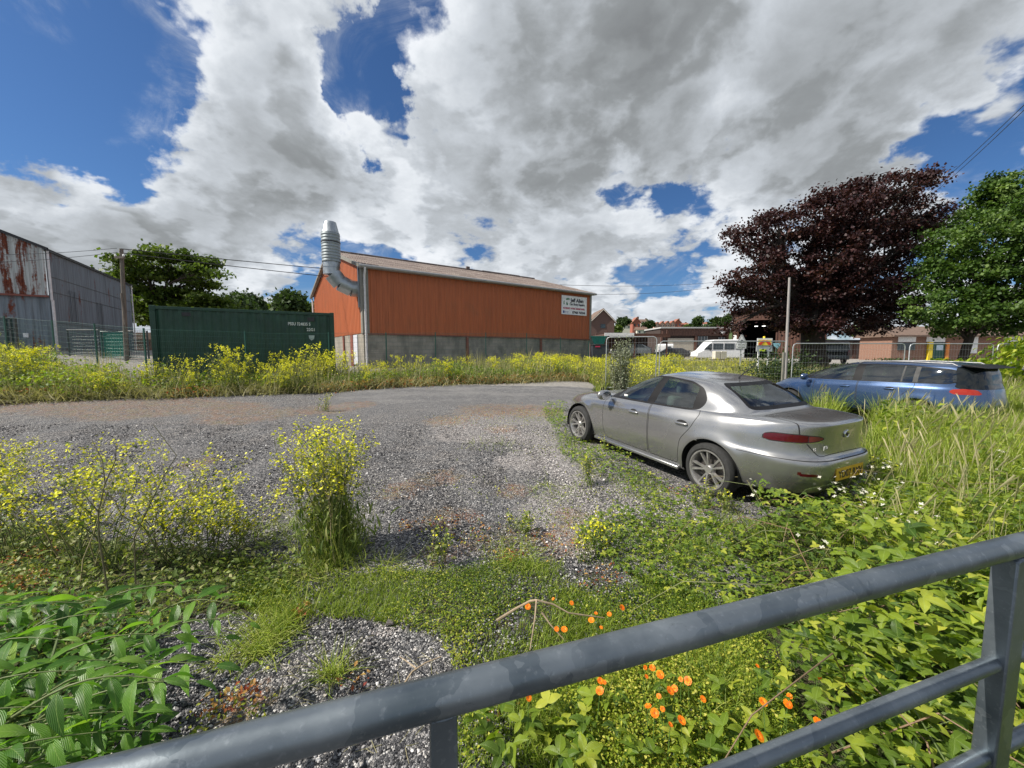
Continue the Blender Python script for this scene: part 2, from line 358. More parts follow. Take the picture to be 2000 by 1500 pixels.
def make_ground():
    def axis(lo, hi, st, far):
        a = list(np.arange(lo, hi, st)); s = st; x = hi
        while x < far: a.append(x); s *= 1.12; x += s
        s = st; x = lo - st; b = []
        while x > -far: b.append(x); s *= 1.12; x -= s
        return np.array(b[::-1] + a)
    xs = axis(-16, 13, .16, 2600); ys = axis(0, 26, .16, 2600); ys = ys[ys > -120]
    X, Y = np.meshgrid(xs, ys); Z = gh(X, Y)
    near = (Y < 30) & (np.abs(X) < 30)
    Z = Z + np.where(near, .012 * vnoise(X, Y, 5, 3) + .006 * vnoise(X, Y, 14, 4), 0)
    V = np.stack([X, Y, Z], -1).reshape(-1, 3); nx, ny = len(xs), len(ys)
    i = np.arange(nx * ny).reshape(ny, nx)
    F = np.stack([i[:-1, :-1], i[:-1, 1:], i[1:, 1:], i[1:, :-1]], -1).reshape(-1, 4)
    veg = np.zeros(X.shape)
    for p in (P_BANK, P_FIELD, P_RIGHT, P_LEFT): veg = np.maximum(veg, edge_mask(p, X, Y, .12) * 1.0)
    veg = np.maximum(veg, .5 * edge_mask(P_LOWC, X, Y, .1))
    yard = ((Y > 15) & (Y < 120)) * (1 - np.clip(veg, 0, 1))
    asph = sstep(Y, 7.5, 13) * (X > -5.5 - .3 * (Y - 12)) * (1 - sstep(X, 3.5, 5)) * (Y < 30)
    far = sstep(np.hypot(X, Y), 90, 125)
    veg = np.maximum(veg, far)
    A = np.stack([veg, bumps(CHIPS, X, Y), bumps(MOSS, X, Y)], -1).reshape(-1, 3)
    B = np.stack([asph, yard, far], -1).reshape(-1, 3)
    t = NT('gravel_ground'); p = t.geo(); a = t.n('ShaderNodeSeparateXYZ', {0: t.attr('ga', True)}).outputs; b = t.n('ShaderNodeSeparateXYZ', {0: t.attr('gb', True)}).outputs
    v1 = t.n('ShaderNodeTexVoronoi', {'Vector': p, 'Scale': 105.0}); v2 = t.n('ShaderNodeTexVoronoi', {'Vector': p, 'Scale': 55.0})
    cs = t.n('ShaderNodeSeparateColor', {0: v1.outputs['Color']}).outputs; cs2 = t.n('ShaderNodeSeparateColor', {0: v2.outputs['Color']}).outputs
    n1 = t.noise(p, 1.3, 5, .6); n2 = t.noise(p, 7, 6, .65); n3 = t.noise(p, .35, 3, .5)
    g = t.ramp(cs[0], [(0, (.022, .022, .025)), (.42, (.065, .065, .070)), (.72, (.13, .13, .135)), (.86, (.27, .265, .265)), (1, (.58, .57, .55))])
    g = t.mix(t.smooth(cs2[1], .86, .93, 0, .8), g, t.ramp(cs2[0], [(0, (.20, .19, .18)), (1, (.40, .38, .36))]))
    cl_ = t.noise(p, 17, 5, .7); g = t.mix(1.0, g, t.ramp(cl_, [(.30, (.50, .50, .52)), (.52, (1.0, 1.0, 1.0)), (.70, (1.6, 1.55, 1.5))]), 'MULTIPLY')
    g = t.mix(t.smooth(n1, .40, .66, 0, .55), g, t.mix(1.0, g, (1.12, 1.05, .98), 'MULTIPLY'))
    ch = t.smooth(t.math('ADD', a[1], t.math('MULTIPLY', t.math('SUBTRACT', n2, .5), .9)), .25, .62)
    ch = t.math('MULTIPLY', ch, t.smooth(cs[2], .34, .48))
    ch = t.math('MULTIPLY', ch, t.smooth(t.noise(p, 21, 5, .75), .40, .56, .25, 1.0))
    white = t.ramp(cs[1], [(0, (.10, .09, .088)), (.45, (.30, .27, .26)), (1, (.68, .64, .61))])
    g = t.mix(ch, g, white)
    # smooth worn asphalt further out
    asf = t.mix(t.smooth(n2, .35, .7), (.105, .105, .11), (.19, .188, .188)); tk = t.noise(t.scale(p, (.35, 1.6, 1)), 1.0, 4, .6); asf = t.mix(t.smooth(tk, .45, .62, 0, .45), asf, (.27, .26, .25))
    asf = t.mix(t.smooth(t.noise(p, 90, 2), .45, .75, 0, .5), asf, (.30, .29, .28))
    g = t.mix(t.math('MULTIPLY', b[0], t.smooth(n1, .25, .55, .45, .95)), g, asf)
    mo = t.smooth(t.math('ADD', a[2], t.math('MULTIPLY', t.math('SUBTRACT', n2, .5), 1.3)), .28, .62)
    mo = t.math('MULTIPLY', mo, t.math('MULTIPLY', t.smooth(t.noise(p, 60, 2), .44, .54), t.smooth(t.noise(p, 9, 4, .7), .40, .52)))
    mc = t.ramp(t.noise(p, 3.1, 5, .7), [(.28, (.13, .13, .045)), (.45, (.25, .18, .09)), (.56, (.24, .115, .07)), (.72, (.38, .29, .17))])
    g = t.mix(t.math('MULTIPLY', mo, .85), g, mc)
    yc = t.mix(t.smooth(n2, .3, .7), (.24, .225, .21), (.34, .32, .29)); g = t.mix(b[1], g, yc)
    soil = t.mix(t.smooth(n2, .35, .65), (.028, .032, .014), (.075, .062, .034)); soil = t.mix(t.smooth(t.noise(p, 26, 3), .45, .6), soil, (.07, .11, .02))
    vg = t.smooth(t.math('ADD', a[0], t.math('MULTIPLY', t.math('SUBTRACT', n2, .5), .8)), .3, .65)
    g = t.mix(vg, g, soil)
    fg = t.ramp(t.noise(p, .03, 5, .6), [(.3, (.035, .06, .018)), (.6, (.07, .11, .03))]); g = t.mix(b[2], g, fg)
    dist = t.n('ShaderNodeVectorMath', {0: p}, operation='LENGTH').outputs['Value']
    h = t.math('MULTIPLY', v1.outputs['Distance'], -1.0); h2 = t.math('MULTIPLY', v2.outputs['Distance'], -.6)
    nm = t.bump(t.math('ADD', h, t.math('ADD', h2, t.math('MULTIPLY', n2, .5))), .85, .016)
    m = t.done(t.pbsdf(g, .85, 0, .25, nm))
    o = npmesh('ground', V, F, m, None, {'ga': A, 'gb': B}, True); tag(o, kind='structure')
make_ground()

# ------------------------------------------------------------ building materials
def M_clad(name, base, dirt=(.20, .10, .05), rough=.5):
    t = NT(name); o = t.obj()
    s = t.noise(t.scale(o, (5, 5, .35)), 1.0, 5, .65); f = t.noise(o, .8, 4)
    c = t.mix(t.smooth(s, .35, .72, 0, .8), base, tuple(b * .72 for b in base))
    c = t.mix(t.smooth(f, .5, .8, 0, .3), c, dirt)
    return t.done(t.pbsdf(c, rough, 0, .35))
def M_block(name):
    t = NT(name); o = t.obj()
    sp = t.n('ShaderNodeSeparateXYZ', {0: o}).outputs; cb = t.n('ShaderNodeCombineXYZ', {0: t.math('ADD', sp[0], sp[1]), 1: sp[2], 2: 0.0}).outputs[0]
    br = t.n('ShaderNodeTexBrick', {'Vector': cb, 'Color1': (.27, .245, .205, 1), 'Color2': (.33, .30, .255, 1), 'Mortar': (.22, .21, .19, 1), 'Scale': 1.0, 'Mortar Size': .009, 'Brick Width': .45, 'Row Height': .225})
    st = t.noise(t.scale(o, (.9, .9, .4)), 1.6, 6, .65)
    c = t.mix(t.smooth(st, .40, .68, 0, .75), br.outputs[0], (.13, .125, .11))
    return t.done(t.pbsdf(c, .9, 0, .2, t.bump(br.outputs['Fac'], -.4, .01)))
def M_roof(name, c1, c2, lich):
    t = NT(name); o = t.obj(); n = t.noise(o, .7, 6, .7)
    c = t.mix(t.smooth(n, .35, .65), c1, c2)
    c = t.mix(t.smooth(t.noise(o, 5.5, 5, .7), .56, .66, 0, .85), c, lich)
    return t.done(t.pbsdf(c, .9, 0, .2))
def M_rust(name, amount=.5, base=(.33, .35, .36)):
    t = NT(name); o = t.obj()
    n = t.noise(t.scale(o, (1.7, 1.7, .28)), 1.25, 6, .62, .4); n2 = t.noise(o, 9, 4, .6); n3 = t.noise(t.scale(o, (9, 9, .3)), 1.0, 4)
    k = t.math('ADD', n, t.math('MULTIPLY', t.math('SUBTRACT', n2, .5), .18))
    r = t.smooth(k, .60 - .13 * amount, .70 - .13 * amount)
    rc = t.ramp(n2, [(.3, (.085, .022, .014)), (.6, (.17, .045, .022)), (.8, (.26, .10, .05))])
    gb = t.mix(t.smooth(n3, .35, .7), base, tuple(b * .62 for b in base))
    return t.done(t.pbsdf(t.mix(r, gb, rc), .75, .1, .3))
m_orange = M_clad('orange_cladding', (.42, .118, .044))
m_block = M_block('concrete_block')
m_roof = M_roof('fibre_cement_roof', (.115, .09, .082), (.19, .155, .14), (.34, .31, .26))
m_trim = M_plain('grey_brown_trim', (.20, .19, .16), .6)
m_gutter = M_plain('grey_gutter', (.30, .30, .30), .5)
m_pipe = M_plain('pale_downpipe', (.62, .60, .60), .45)
m_galv = M_plain('galvanised_duct', (.36, .39, .41), .40, .75, .2, 3.0)
m_redsteel = M_plain('red_oxide_steel', (.20, .06, .04), .6)
m_white = M_plain('white_paint', (.78, .78, .77), .45)
m_black = M_plain('black_paint', (.02, .02, .022), .5)
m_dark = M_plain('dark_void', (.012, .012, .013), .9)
m_green = M_plain('green_fence_paint', (.012, .075, .058), .5)
m_glass = M_plain('dark_window_glass', (.03, .04, .045), .12, 0, .2, 1, .8)
m_rustwall = M_rust('rusty_corrugated_sheet', 1.0, (.52, .54, .53)); m_greywall = M_rust('weathered_grey_sheet', .05, (.215, .25, .28))
m_wood = M_plain('weathered_wood', (.15, .13, .11), .85, 0, .35, 4, .2, .3, (6, 6, .6))
m_brick = M_plain('brown_brick', (.11, .068, .055), .9, 0, .2, 12)
m_tile = M_plain('brown_roof_tiles', (.15, .10, .075), .85, 0, .25, 5)
m_brown = M_clad('brown_cladding', (.115, .058, .042), (.07, .05, .04))
m_shutter = M_plain('beige_shutter', (.42, .38, .31), .6)
m_pinkwall = M_plain('rendered_wall', (.55, .36, .30), .9)
m_cream = M_plain('cream_wall', (.62, .58, .50), .9)

def corrug(mb, Lx, z0, ztop, pitch=.33, dep=.035, y=0.0, prof=((0, 0), (.30, 0), (.40, 1), (.70, 1), (.80, 0))):
    "vertical sheeting along x, ribs pushed to -y; ztop(x)"
    xs = []; k = 0
    while k * pitch < Lx:
        for a, b in prof:
            x = (k + a) * pitch
            if x <= Lx: xs.append((x, b))
        k += 1
    xs.append((Lx, 0)); vs = []; fs = []
    for x, b in xs: vs += [(x, y - b * dep, z0(x) if callable(z0) else z0), (x, y - b * dep, ztop(x) if callable(ztop) else ztop)]
    for i in range(len(xs) - 1): fs.append((2 * i, 2 * i + 2, 2 * i + 3, 2 * i + 1))
    mb.add(vs, fs)
def roof_sheet(mb, Lx, y0, z0, y1, z1, pitch=.146, amp=.028, over=.25, rows=1):
    n = int((Lx + 2 * over) / pitch * 6); vs = []; fs = []
    xs = [-over + (Lx + 2 * over) * i / n for i in range(n + 1)]
    for r in range(rows):
        a, b = r / rows, (r + 1) / rows; o = len(vs)
        for x in xs:
            h = amp * math.sin(x / pitch * 2 * math.pi)
            for q, lift in ((a, .018 if rows > 1 else 0), (b, 0)): vs.append((x, y0 + (y1 - y0) * q, z0 + (z1 - z0) * q + h + lift))
        for i in range(n): fs.append((o + 2 * i, o + 2 * i + 2, o + 2 * i + 3, o + 2 * i + 1))
    mb.add(vs, fs)

# ------------------------------------------------------------ the orange warehouse
WX, WY, WA, WL, WW = -8.42, 22.26, .622, 18.47, 15.6
WE, WR, WB = 6.53, 8.84, 2.73
wh = empty('warehouse', (WX, WY, 0), WA)
tag(wh, 'orange ribbed metal warehouse on a grey blockwork base with a corrugated roof', 'warehouse')
gb0 = .45
m = MB(); corrug(m, WL, WB, WE - .12); m.build('long_wall', m_orange, wh)
m = MB(); corrug(m, WL, WB, WE, y=0); m.v = [(x, WW - y, z) for x, y, z in m.v]; m.build('rear_wall', m_orange, wh)
def gz(y): return WE + (WR - WE) * (1 - abs(y - WW / 2) / (WW / 2)) - .03
for xx, nm in ((0, 'gable_wall'), (WL, 'gable_wall')):
    m = MB(); corrug(m, WW, WB, gz); s = -1 if xx == 0 else 1
    m.v = [(xx + (y if xx == 0 else -y), x, z) for x, y, z in m.v]; m.build(nm, m_orange, wh)
m = MB(); t_ = .06
m.box(.0, WL, .06, .3, gb0 - .6, WB - .02); m.box(0, .24, .3, WW, gb0 - .6, WB - .02); m.box(WL - .24, WL, .3, WW, gb0 - .6, WB - .02)
m.build('block_base', m_block, wh)
m = MB(); roof_sheet(m, WL, -.32, WE - .06, WW / 2, WR, rows=4); roof_sheet(m, WL, WW + .32, WE - .06, WW / 2, WR, rows=2); m.build('roof', m_roof, wh)
m = MB(); m.tube([(-.2, WW / 2, WR + .03), (WL + .2, WW / 2, WR + .03)], .11, 8); m.build('ridge_cap', m_roof, wh, smooth=True)
m = MB(); m.box(WL - .17, WL + .05, -.06, .05, WB - .02, WE - .1); m.build('corner_flashing', m_trim, wh)
m = MB(); m.box(-.062, .32, -.062, .0, WB - .02, WE - .1); m.box(-.062, -.04, 0.0, .3, WB - .02, WE - .1); m.build('corner_flashing', m_trim, wh)
m = MB(); m.box(0, WL, -.05, .05, WB - .07, WB + .0); m.build('base_flashing', m_redsteel, wh)
m = MB(); m.tube([(-.25, -.36, WE - .12), (WL + .25, -.36, WE - .12)], .085, 10); m.box(-.2, WL + .2, -.3, -.04, WE - .2, WE - .12); m.build('gutter', m_gutter, wh, smooth=True)
m = MB(); m.tube([(.08, -.36, WE - .15), (.08, -.36, WE - .35), (.10, -.14, WE - .62), (.10, -.14, .3)], .06, 10)
for z in (5.4, 4.0, 2.6, 1.3): m.tube([(.10, -.14, z), (.10, -.14, z + .06)], .075, 10)
m.build('downpipe', m_pipe, wh, smooth=True)
m = MB(); m.tube([(-.12, WW + .3, WE - .1), (-.12, WW + .1, WE - .6), (-.12, WW + .1, .4)], .06, 8); m.build('downpipe', m_pipe, wh, smooth=True)
m = MB()
for a in (-1, 1):                                               # verge boards
    y0, y1 = (WW / 2 - .0, -.35) if a < 0 else (WW / 2, WW + .35)
    m.add([(-.30, y0, WR + .05), (-.30, y1, WE - .03), (-.30, y1, WE - .20), (-.30, y0, WR - .12), (-.10, y0, WR + .05), (-.10, y1, WE - .03), (-.10, y1, WE - .20), (-.10, y0, WR - .12)],
          [(0, 1, 2, 3), (4, 7, 6, 5), (0, 4, 5, 1), (2, 6, 7, 3), (1, 5, 6, 2), (0, 3, 7, 4)])
m.build('verge_board', m_trim, wh)
for x in (6.6, 13.0):
    m = MB(); m.box(x, x + .16, -.06, .07, .1, WB - .03); m.build('column', m_redsteel, wh)
for q in ((-.06, .0, 2.3, 2.9), (-.08, -.0, 4.6, 4.9)): m = MB(); m.box(*q, gb0 - .3, WB - .03); m.build('column', m_redsteel, wh)
m = MB(); m.box(-.05, .0, 1.3, 2.2, .9, WB - .05); m.build('door', M_plain('pale_door', (.55, .56, .60), .5), wh)
# the duct: comes out of the gable near the corner, turns up past the eaves
dk = []
ex = -1.05; ey = .9
p0, p1, p2, p3 = Vector((0.05, ey, 5.15)), Vector((-.45, ey, 5.15)), Vector((ex - .02, ey, 5.55)), Vector((ex - .1, ey, 6.2))
duct = MB(); R0 = .455
duct.tube([(0.1, ey, 5.30), (-.42, ey, 5.30)], R0, 28); duct.tube([(-.38, ey, 5.30), (-.98, ey, 5.56)], R0, 28); duct.tube([(-.95, ey, 5.53), (-1.36, ey, 6.02)], R0, 28); duct.tube([(-1.38, ey, 5.96), (-1.38, ey, 6.68)], R0 - .01, 28)
duct.tube([(-1.38, ey, 6.34), (-1.38, ey, 6.37)], R0 + .012, 28)
dobj = duct.build('exhaust_duct', m_galv, wh, smooth=True)
prof = []
z = 6.62
while z < 8.20:
    prof += [(R0 + .022, z), (R0 + .036, z + .03), (R0 + .036, z + .085), (R0 + .022, z + .115), (R0 + .018, z + .15)]; z += .158
st = MB(); st.lathe(prof, 40, Matrix.Translation((-1.38, ey, 0))); st.build('ribbed_stack', M_plain('ribbed_duct_metal', (.27, .30, .31), .5, .55, .2, 3), dobj, smooth=True)
bd_ = MB(); bd_.tube([(-1.38, ey, 7.68), (-1.38, ey, 7.72)], R0 + .05, 36); bd_.build('clamp_band', m_black, dobj, smooth=True)
cn = MB(); cn.lathe([(R0 + .025, z), (R0 - .01, z + .03), (R0 - .14, z + .60), (R0 - .16, z + .60), (R0 - .12, z + .1)], 36, Matrix.Translation((-1.38, ey, 0)))
cn.build('cone_cap', m_galv, dobj, smooth=True)
m = MB(); m.box(-.12, -.04, .35, .52, 4.2, 6.7); m.build('duct_bracket', m_galv, wh)
m = MB(); m.box(11, 11.3, WW / 2 - .1, WW / 2 + .1, WR, WR + .3); m.box(12.8, 17, WW / 2 + .2, WW / 2 + 2, WR - .2, WR + .22); m.build('ridge_vent', m_roof, wh)
# sign
sgx0, sgx1, sgz0, sgz1 = 15.10, 17.90, 4.62, 6.10
Rz = Matrix.Rotation(WA, 4, 'Z')
sg = empty('sign_board', tuple(Matrix.Translation((WX, WY, 0)) @ Rz @ Vector((sgx0, -.06, sgz0))), WA)
tag(sg, 'white rectangular business sign with black and red lettering high on the orange wall', 'sign')
sw, sh = sgx1 - sgx0, sgz1 - sgz0
m = MB(); m.box(0, sw, -.03, .0, 0, sh); m.build('panel', M_plain('sign_white', (.80, .80, .82), .4), sg)
m_ink = M_plain('sign_black', (.015, .016, .03), .5); m_sred = M_plain('sign_red', (.42, .02, .07), .5); m_sblue = M_plain('sign_blue', (.05, .09, .28), .5); m_sgreen = M_plain('sign_green', (.02, .16, .07), .5)
FM = face_M((0, -.032, 0), (1, 0, 0), (0, -1, 0))
def stxt(s, x, z, size, mt, bold=.0, al='LEFT', sx=1.0, par=sg): text_mesh(s, size, mt, par, FM @ Matrix.Translation((x, z, 0)), bold=bold, align=al, sx=sx)
stxt('Jeff Allen', .98, 1.02, .40, m_ink, .016); stxt('Car Body Repairs', .86, .76, .255, m_ink, .011, sx=.93)
stxt('ACCIDENT WORK UNDERTAKEN', .14, .43, .185, m_sred, .009, sx=.86); stxt('07968 765544', 1.16, .11, .26, m_ink, .012, sx=.97)
stxt('find us on', .36, .20, .10, m_sblue); stxt('our page', .36, .10, .10, m_sblue)
m = MB(); m.box(.14, .31, -.036, -.03, .09, .29); m.build('logo', m_sblue, sg)
m = MB(); m.prism([(.42, 1.22), (.66, 1.30), (.92, 1.24), (.80, 1.18), (.50, 1.13)], -.036, -.03); m.prism([(.20, .98), (.30, 1.10), (.28, .86), (.34, .80), (.20, .78)], -.036, -.03); m.prism([(.50, .93), (.56, 1.0), (.68, .80), (.62, .72), (.50, .78)], -.036, -.03); m.build('logo', m_sgreen, sg)

# ------------------------------------------------------------ grey barn on the left
BX, BY = -27.3, 23.3; BA = math.atan2(.866, -.5)
# local frame: x along the long side wall away from the camera, y to the left of it
bn = empty('barn', (BX, BY, 0), BA); tag(bn, 'tall grey corrugated metal barn with a rust streaked gable at the left edge', 'barn')
bz0, bze, bzr, BLn, BWd = 1.1, 7.65, 11.0, 14.3, 15.0
m = MB(); corrug(m, BLn, bz0, bze, .15, .022); m.build('side_wall', m_greywall, bn)
def bgz(y): return bze + (bzr - bze) * (1 - abs(y - BWd / 2) / (BWd / 2)) - .02
m = MB(); corrug(m, BWd, 4.95, bgz, .15, .03); m.v = [(y - .12, x, z) for x, y, z in m.v]; m.build('gable_sheeting', m_rustwall, bn)
m = MB(); corrug(m, 2.35, bz0, 5.0, .3, .02); m.v = [(y + .02, x, z) for x, y, z in m.v]; m.build('gable_wall', m_greywall, bn)
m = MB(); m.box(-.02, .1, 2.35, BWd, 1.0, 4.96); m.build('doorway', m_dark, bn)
m = MB(); m.box(-.16, -.03, 2.45, 5.2, 4.35, 4.95); m.box(-.12, -.03, 2.5, 5.2, 2.9, 4.3); m.build('door', M_plain('pale_roller_door', (.42, .46, .50), .5), bn)
m = MB(); m.box(-.19, .0, 0, BWd, 4.86, 4.96); m.build('lintel', m_redsteel, bn)
m = MB(); m.box(-.3, BLn + .3, -.2, BWd / 2, 0, .08)
rf = MB(); roof_sheet(rf, BLn, -.18, bze, BWd / 2, bzr + .06, .15, .02); roof_sheet(rf, BLn, BWd + .2, bze, BWd / 2, bzr + .06, .15, .02); rf.build('roof', m_black, bn)
m = MB(); m.box(-.2, BLn + .2, -.14, -.03, bze - .1, bze + .02)
m.add([(-.24, -.2, bze - .1), (-.24, BWd / 2, bzr - .05), (-.24, BWd / 2, bzr + .10), (-.24, -.2, bze + .06), (-.12, -.2, bze - .1), (-.12, BWd / 2, bzr - .05), (-.12, BWd / 2, bzr + .10), (-.12, -.2, bze + .06)],
      [(0, 1, 2, 3), (7, 6, 5, 4), (0, 4, 5, 1), (3, 2, 6, 7)]); m.build('barge_board', m_black, bn)
m = MB(); m.tube([(.0, -.1, bze - .1), (.0, -.1, 4.7)], .06, 8); m.tube([(.03, -.12, 4.7), (.03, -.12, 1.6)], .065, 8); m.build('downpipe', m_pipe, bn, smooth=True)
m = MB(); m.tube([(BLn - .03, -.1, bze), (BLn - .03, -.1, 1.6)], .05, 8); m.build('downpipe', m_pipe, bn, smooth=True)
m = MB()
for z in (3.4, 5.2, 6.1): m.box(0, BLn, -.03, -.02, z, z + .03)
m.build('sheet_joint', m_black, bn)
for x0, z0_ in ((2.4, 3.5), (6.6, 3.2)):
    m = MB()
    for k in range(6): m.box(x0 + .2 * k, x0 + .025 + .2 * k, -.036, -.03, z0_, z0_ + 2.1)
    m.build('missing_sheet_strips', m_black, bn)
m = MB(); m.box(-.1, -.02, .95, 1.15, 2.5, 2.75); m.build('notice', m_white, bn)

# ------------------------------------------------------------ shipping container
T_ = 1.63
cR = AT(652, 612, 16.75); cL = AT(290, 597, 13.92); zt = CAMZ + T_
cd = Vector((cR.x - cL.x, cR.y - cL.y, 0)); cl = cd.length; ca = math.atan2(cd.y, cd.x)
cz = zt - 2.59
ct = empty('shipping_container', (cL.x, cL.y, cz), ca); tag(ct, 'dark green corrugated shipping container with white serial lettering', 'container')
m_cont = M_plain('container_green', (.009, .044, .025), .5, 0, .3, 1.5)
m = MB(); corrug(m, cl - .24, .16, 2.47, .28, .036, 0.07, ((0, 0), (.25, 0), (.5, 1), (.75, 1))); m.v = [(x + .12, y, z) for x, y, z in m.v]; m.build('side_panel', m_cont, ct)
m = MB(); m.box(.1, cl - .1, .09, 2.35, .15, 2.54); m.build('inner_box', m_cont, ct)
for x in (0, cl - .16):
    for y in (0, 2.28): m = MB(); m.box(x, x + .16, y, y + .16, 0.18, 2.41); m.build('corner_post', m_cont, ct, bevel=.01)
for q in ((.16, cl - .16, .01, .13, 2.46, 2.57), (.16, cl - .16, .01, .13, .02, .17), (.01, .13, .16, 2.28, 2.46, 2.57), (cl - .13, cl - .01, .16, 2.28, 2.46, 2.57)): m = MB(); m.box(*q); m.build('rail', m_cont, ct, bevel=.008)
for x in (0, cl - .17):
    for y in (0, 2.27):
        for z in (0, 2.412): m = MB(); m.box(x, x + .17, y, y + .17, z, z + .178); m.build('corner_casting', m_cont, ct, bevel=.012)
for q in ((.9, 1.15, .02, .05, 2.25, 2.38), (cl - 1.0, cl - .75, .02, .05, 2.2, 2.36)): m = MB(); m.box(*q); m.build('vent', m_black, ct)
CM = face_M((0, .03, 0), (1, 0, 0), (0, -1, 0)); m_wt = M_plain('stencil_white', (.62, .66, .62), .7)
text_mesh('PSSU 324835 5', .17, m_wt, ct, CM @ Matrix.Translation((cl - 1.72, 2.02, 0)), bold=.003, sx=.78)
text_mesh('22G1', .17, m_wt, ct, CM @ Matrix.Translation((cl - 1.05, 1.80, 0)), bold=.003, sx=.85)
m = MB(); m.prism([(cl - .99, 1.62), (cl - .77, 1.62), (cl - .79, 1.48), (cl - .88, 1.40), (cl - .97, 1.48)], .02, .032); m.build('emblem', M_plain('emblem_grey', (.35, .42, .40), .7), ct)

# ------------------------------------------------------------ fences
def mesh_fence(name, label, pts, H, mat, cat='fence', step=.05, post_r=.02, pitch=None, infill=None, group=None):
    o = empty(name, (pts[0][0], pts[0][1], ghs(*pts[0]))); tag(o, label, cat, group)
    base = o.location
    wires = MB()
    for (x0, y0), (x1, y1) in zip(pts[:-1], pts[1:]):
        d = math.hypot(x1 - x0, y1 - y0); n = max(1, round(d / 3.0))
        for i in range(n + (1 if (x1, y1) == pts[-1] else 0)):
            f = i / n; x, y = x0 + (x1 - x0) * f, y0 + (y1 - y0) * f; g = ghs(x, y)
            p = MB(); p.box(x - post_r, x + post_r, y - post_r, y + post_r, g - .1, g + H + .04); p.v = [(a - base.x, b - base.y, c - base.z) for a, b, c in p.v]; p.build('post', mat, o)
        for i in range(int(d / step)):
            f = i * step / d; x, y = x0 + (x1 - x0) * f, y0 + (y1 - y0) * f; g = ghs(x, y); wires.tube([(x, y, g + .05), (x, y, g + H)], .0022, 3, False)
        k = 0
        while k <= 10:
            z = .05 + (H - .05) * k / 10; g0, g1 = ghs(x0, y0), ghs(x1, y1); m_ = 8
            wires.tube([(x0 + (x1 - x0) * j / m_, y0 + (y1 - y0) * j / m_, ghs(x0 + (x1 - x0) * j / m_, y0 + (y1 - y0) * j / m_) + z) for j in range(m_ + 1)], 0.0028 if k < 10 else .005, 3, False); k += 1
    wires.v = [(a - base.x, b - base.y, c - base.z) for a, b, c in wires.v]; wires.build('mesh_panel', infill or mat, o)
    return o
mesh_fence('mesh_fence', 'green welded mesh fence running past the container and orange warehouse', [(-29, 18.2), (-17.8, 15.2), (-12.3, 13.1), (-7.4, 15.8), (-3.6, 18.4), (5.3, 27.0)], 2.0, m_green)
# heras panels
m_gal = M_plain('galvanised_tube', (.44, .46, .47), .42, .6, .15, 8)
HF = []
def heras(x0, y0, x1, y1, label):
    g = ghs(x0, y0); d = math.hypot(x1 - x0, y1 - y0); o = empty('barrier_panel', (x0, y0, g), math.atan2(y1 - y0, x1 - x0)); tag(o, label, 'fence panel', 'temporary wire fence panels behind the cars')
    m = MB(); r = .017; m.tube([(.03, 0, 0), (.03, 0, 1.88), (.06, 0, 1.96), (.14, 0, 2.0), (d - .14, 0, 2.0), (d - .06, 0, 1.96), (d - .03, 0, 1.88), (d - .03, 0, 0)], r, 8); m.tube([(.03, 0, .15), (d - .03, 0, .15)], r, 6); m.build('frame', m_gal, o, smooth=True)
    m = MB(); n = int(d / .1)
    for i in range(1, n): m.tube([(d * i / n, 0, .15), (d * i / n, 0, 2.0)], .0014, 3, False)
    for k in range(1, 8): m.tube([(0.03, 0, .15 + .235 * k), (d - .03, 0, .15 + .235 * k)], .0022, 3, False)
    m.build('wire_infill', m_gal, o)
    m = MB(); m.box(-.12, .12, -.3, .3, 0, .12); m.build('foot', m_black, o, bevel=.02)
hy = 13.8
def hx(u): return (u - 1000) / FPX * hy * 1.0
heras(hx(1190), hy + .6, hx(1284), hy + .05, 'short temporary wire panel nearest the orange warehouse')
heras(hx(1286), hy, hx(1536), hy, 'temporary wire panel in front of the white minibus')
heras(hx(1545), hy, hx(1766), hy, 'temporary wire panel behind the front half of the blue estate car')
heras(hx(1772), hy, hx(1938), hy, 'temporary wire panel behind the rear half of the blue estate car')
heras(hx(1943), hy, hx(2160), hy + .2, 'temporary wire panel at the far right under the leafy creeper')

# ------------------------------------------------------------ poles and wires
def pole(name, label, x, y, top, r0, r1, mat, lean=(0, 0), cat='pole'):
    g = ghs(x, y); o = empty(name, (x, y, g - .2)); tag(o, label, cat)
    m = MB(); m.tube([(lean[0] * k, lean[1] * k, (top - g + .2) * k) for k in (0, .25, .5, .75, 1)], [r0 + (r1 - r0) * k for k in (0, .25, .5, .75, 1)], 12); m.build('shaft', mat, o, smooth=True); return o
tp = AT(233, 486, 20.0); bp = AT(246, 690, 20.0)
po = pole('utility_pole', 'brown wooden utility pole in front of the grey barn', bp.x, bp.y, tp.z, .10, .08, m_wood, (tp.x - bp.x + .1, 0))
m = MB(); hgt = tp.z - ghs(bp.x, bp.y) + .2; dx = tp.x - bp.x + .1
m.box(dx - .25, dx + .25, -.16, -.08, hgt - .5, hgt - .4); m.tube([(dx * .4 + .12, -.12, hgt * .35), (dx * .4 + .05, -.12, hgt * .62)], .04, 6); m.build('crossarm', m_wood, po)
m = MB()
for s in (-.2, .2): m.lathe([(0, 0), (.04, 0), (.05, .05), (.03, .1), (0, .12)], 8, Matrix.Translation((dx + s, -.12, hgt - .4)))
m.build('insulator', m_white, po)
tp2 = AT(1542, 545, 13.3)
bp2 = AT(1536, 712, 13.3)
po2 = pole('utility_pole', 'slim pale grey pole standing in front of the copper coloured tree', bp2.x, bp2.y, tp2.z + .05, .055, .035, M_plain('pale_weathered_pole', (.30, .28, .27), .8, 0, .3, 5, .2, .2, (6, 6, .5)), (tp2.x - bp2.x, 0))
m = MB(); m.box(-.14, -.08, -.03, .03, 0, 1.9); m.build('stub_post', m_trim, po2)
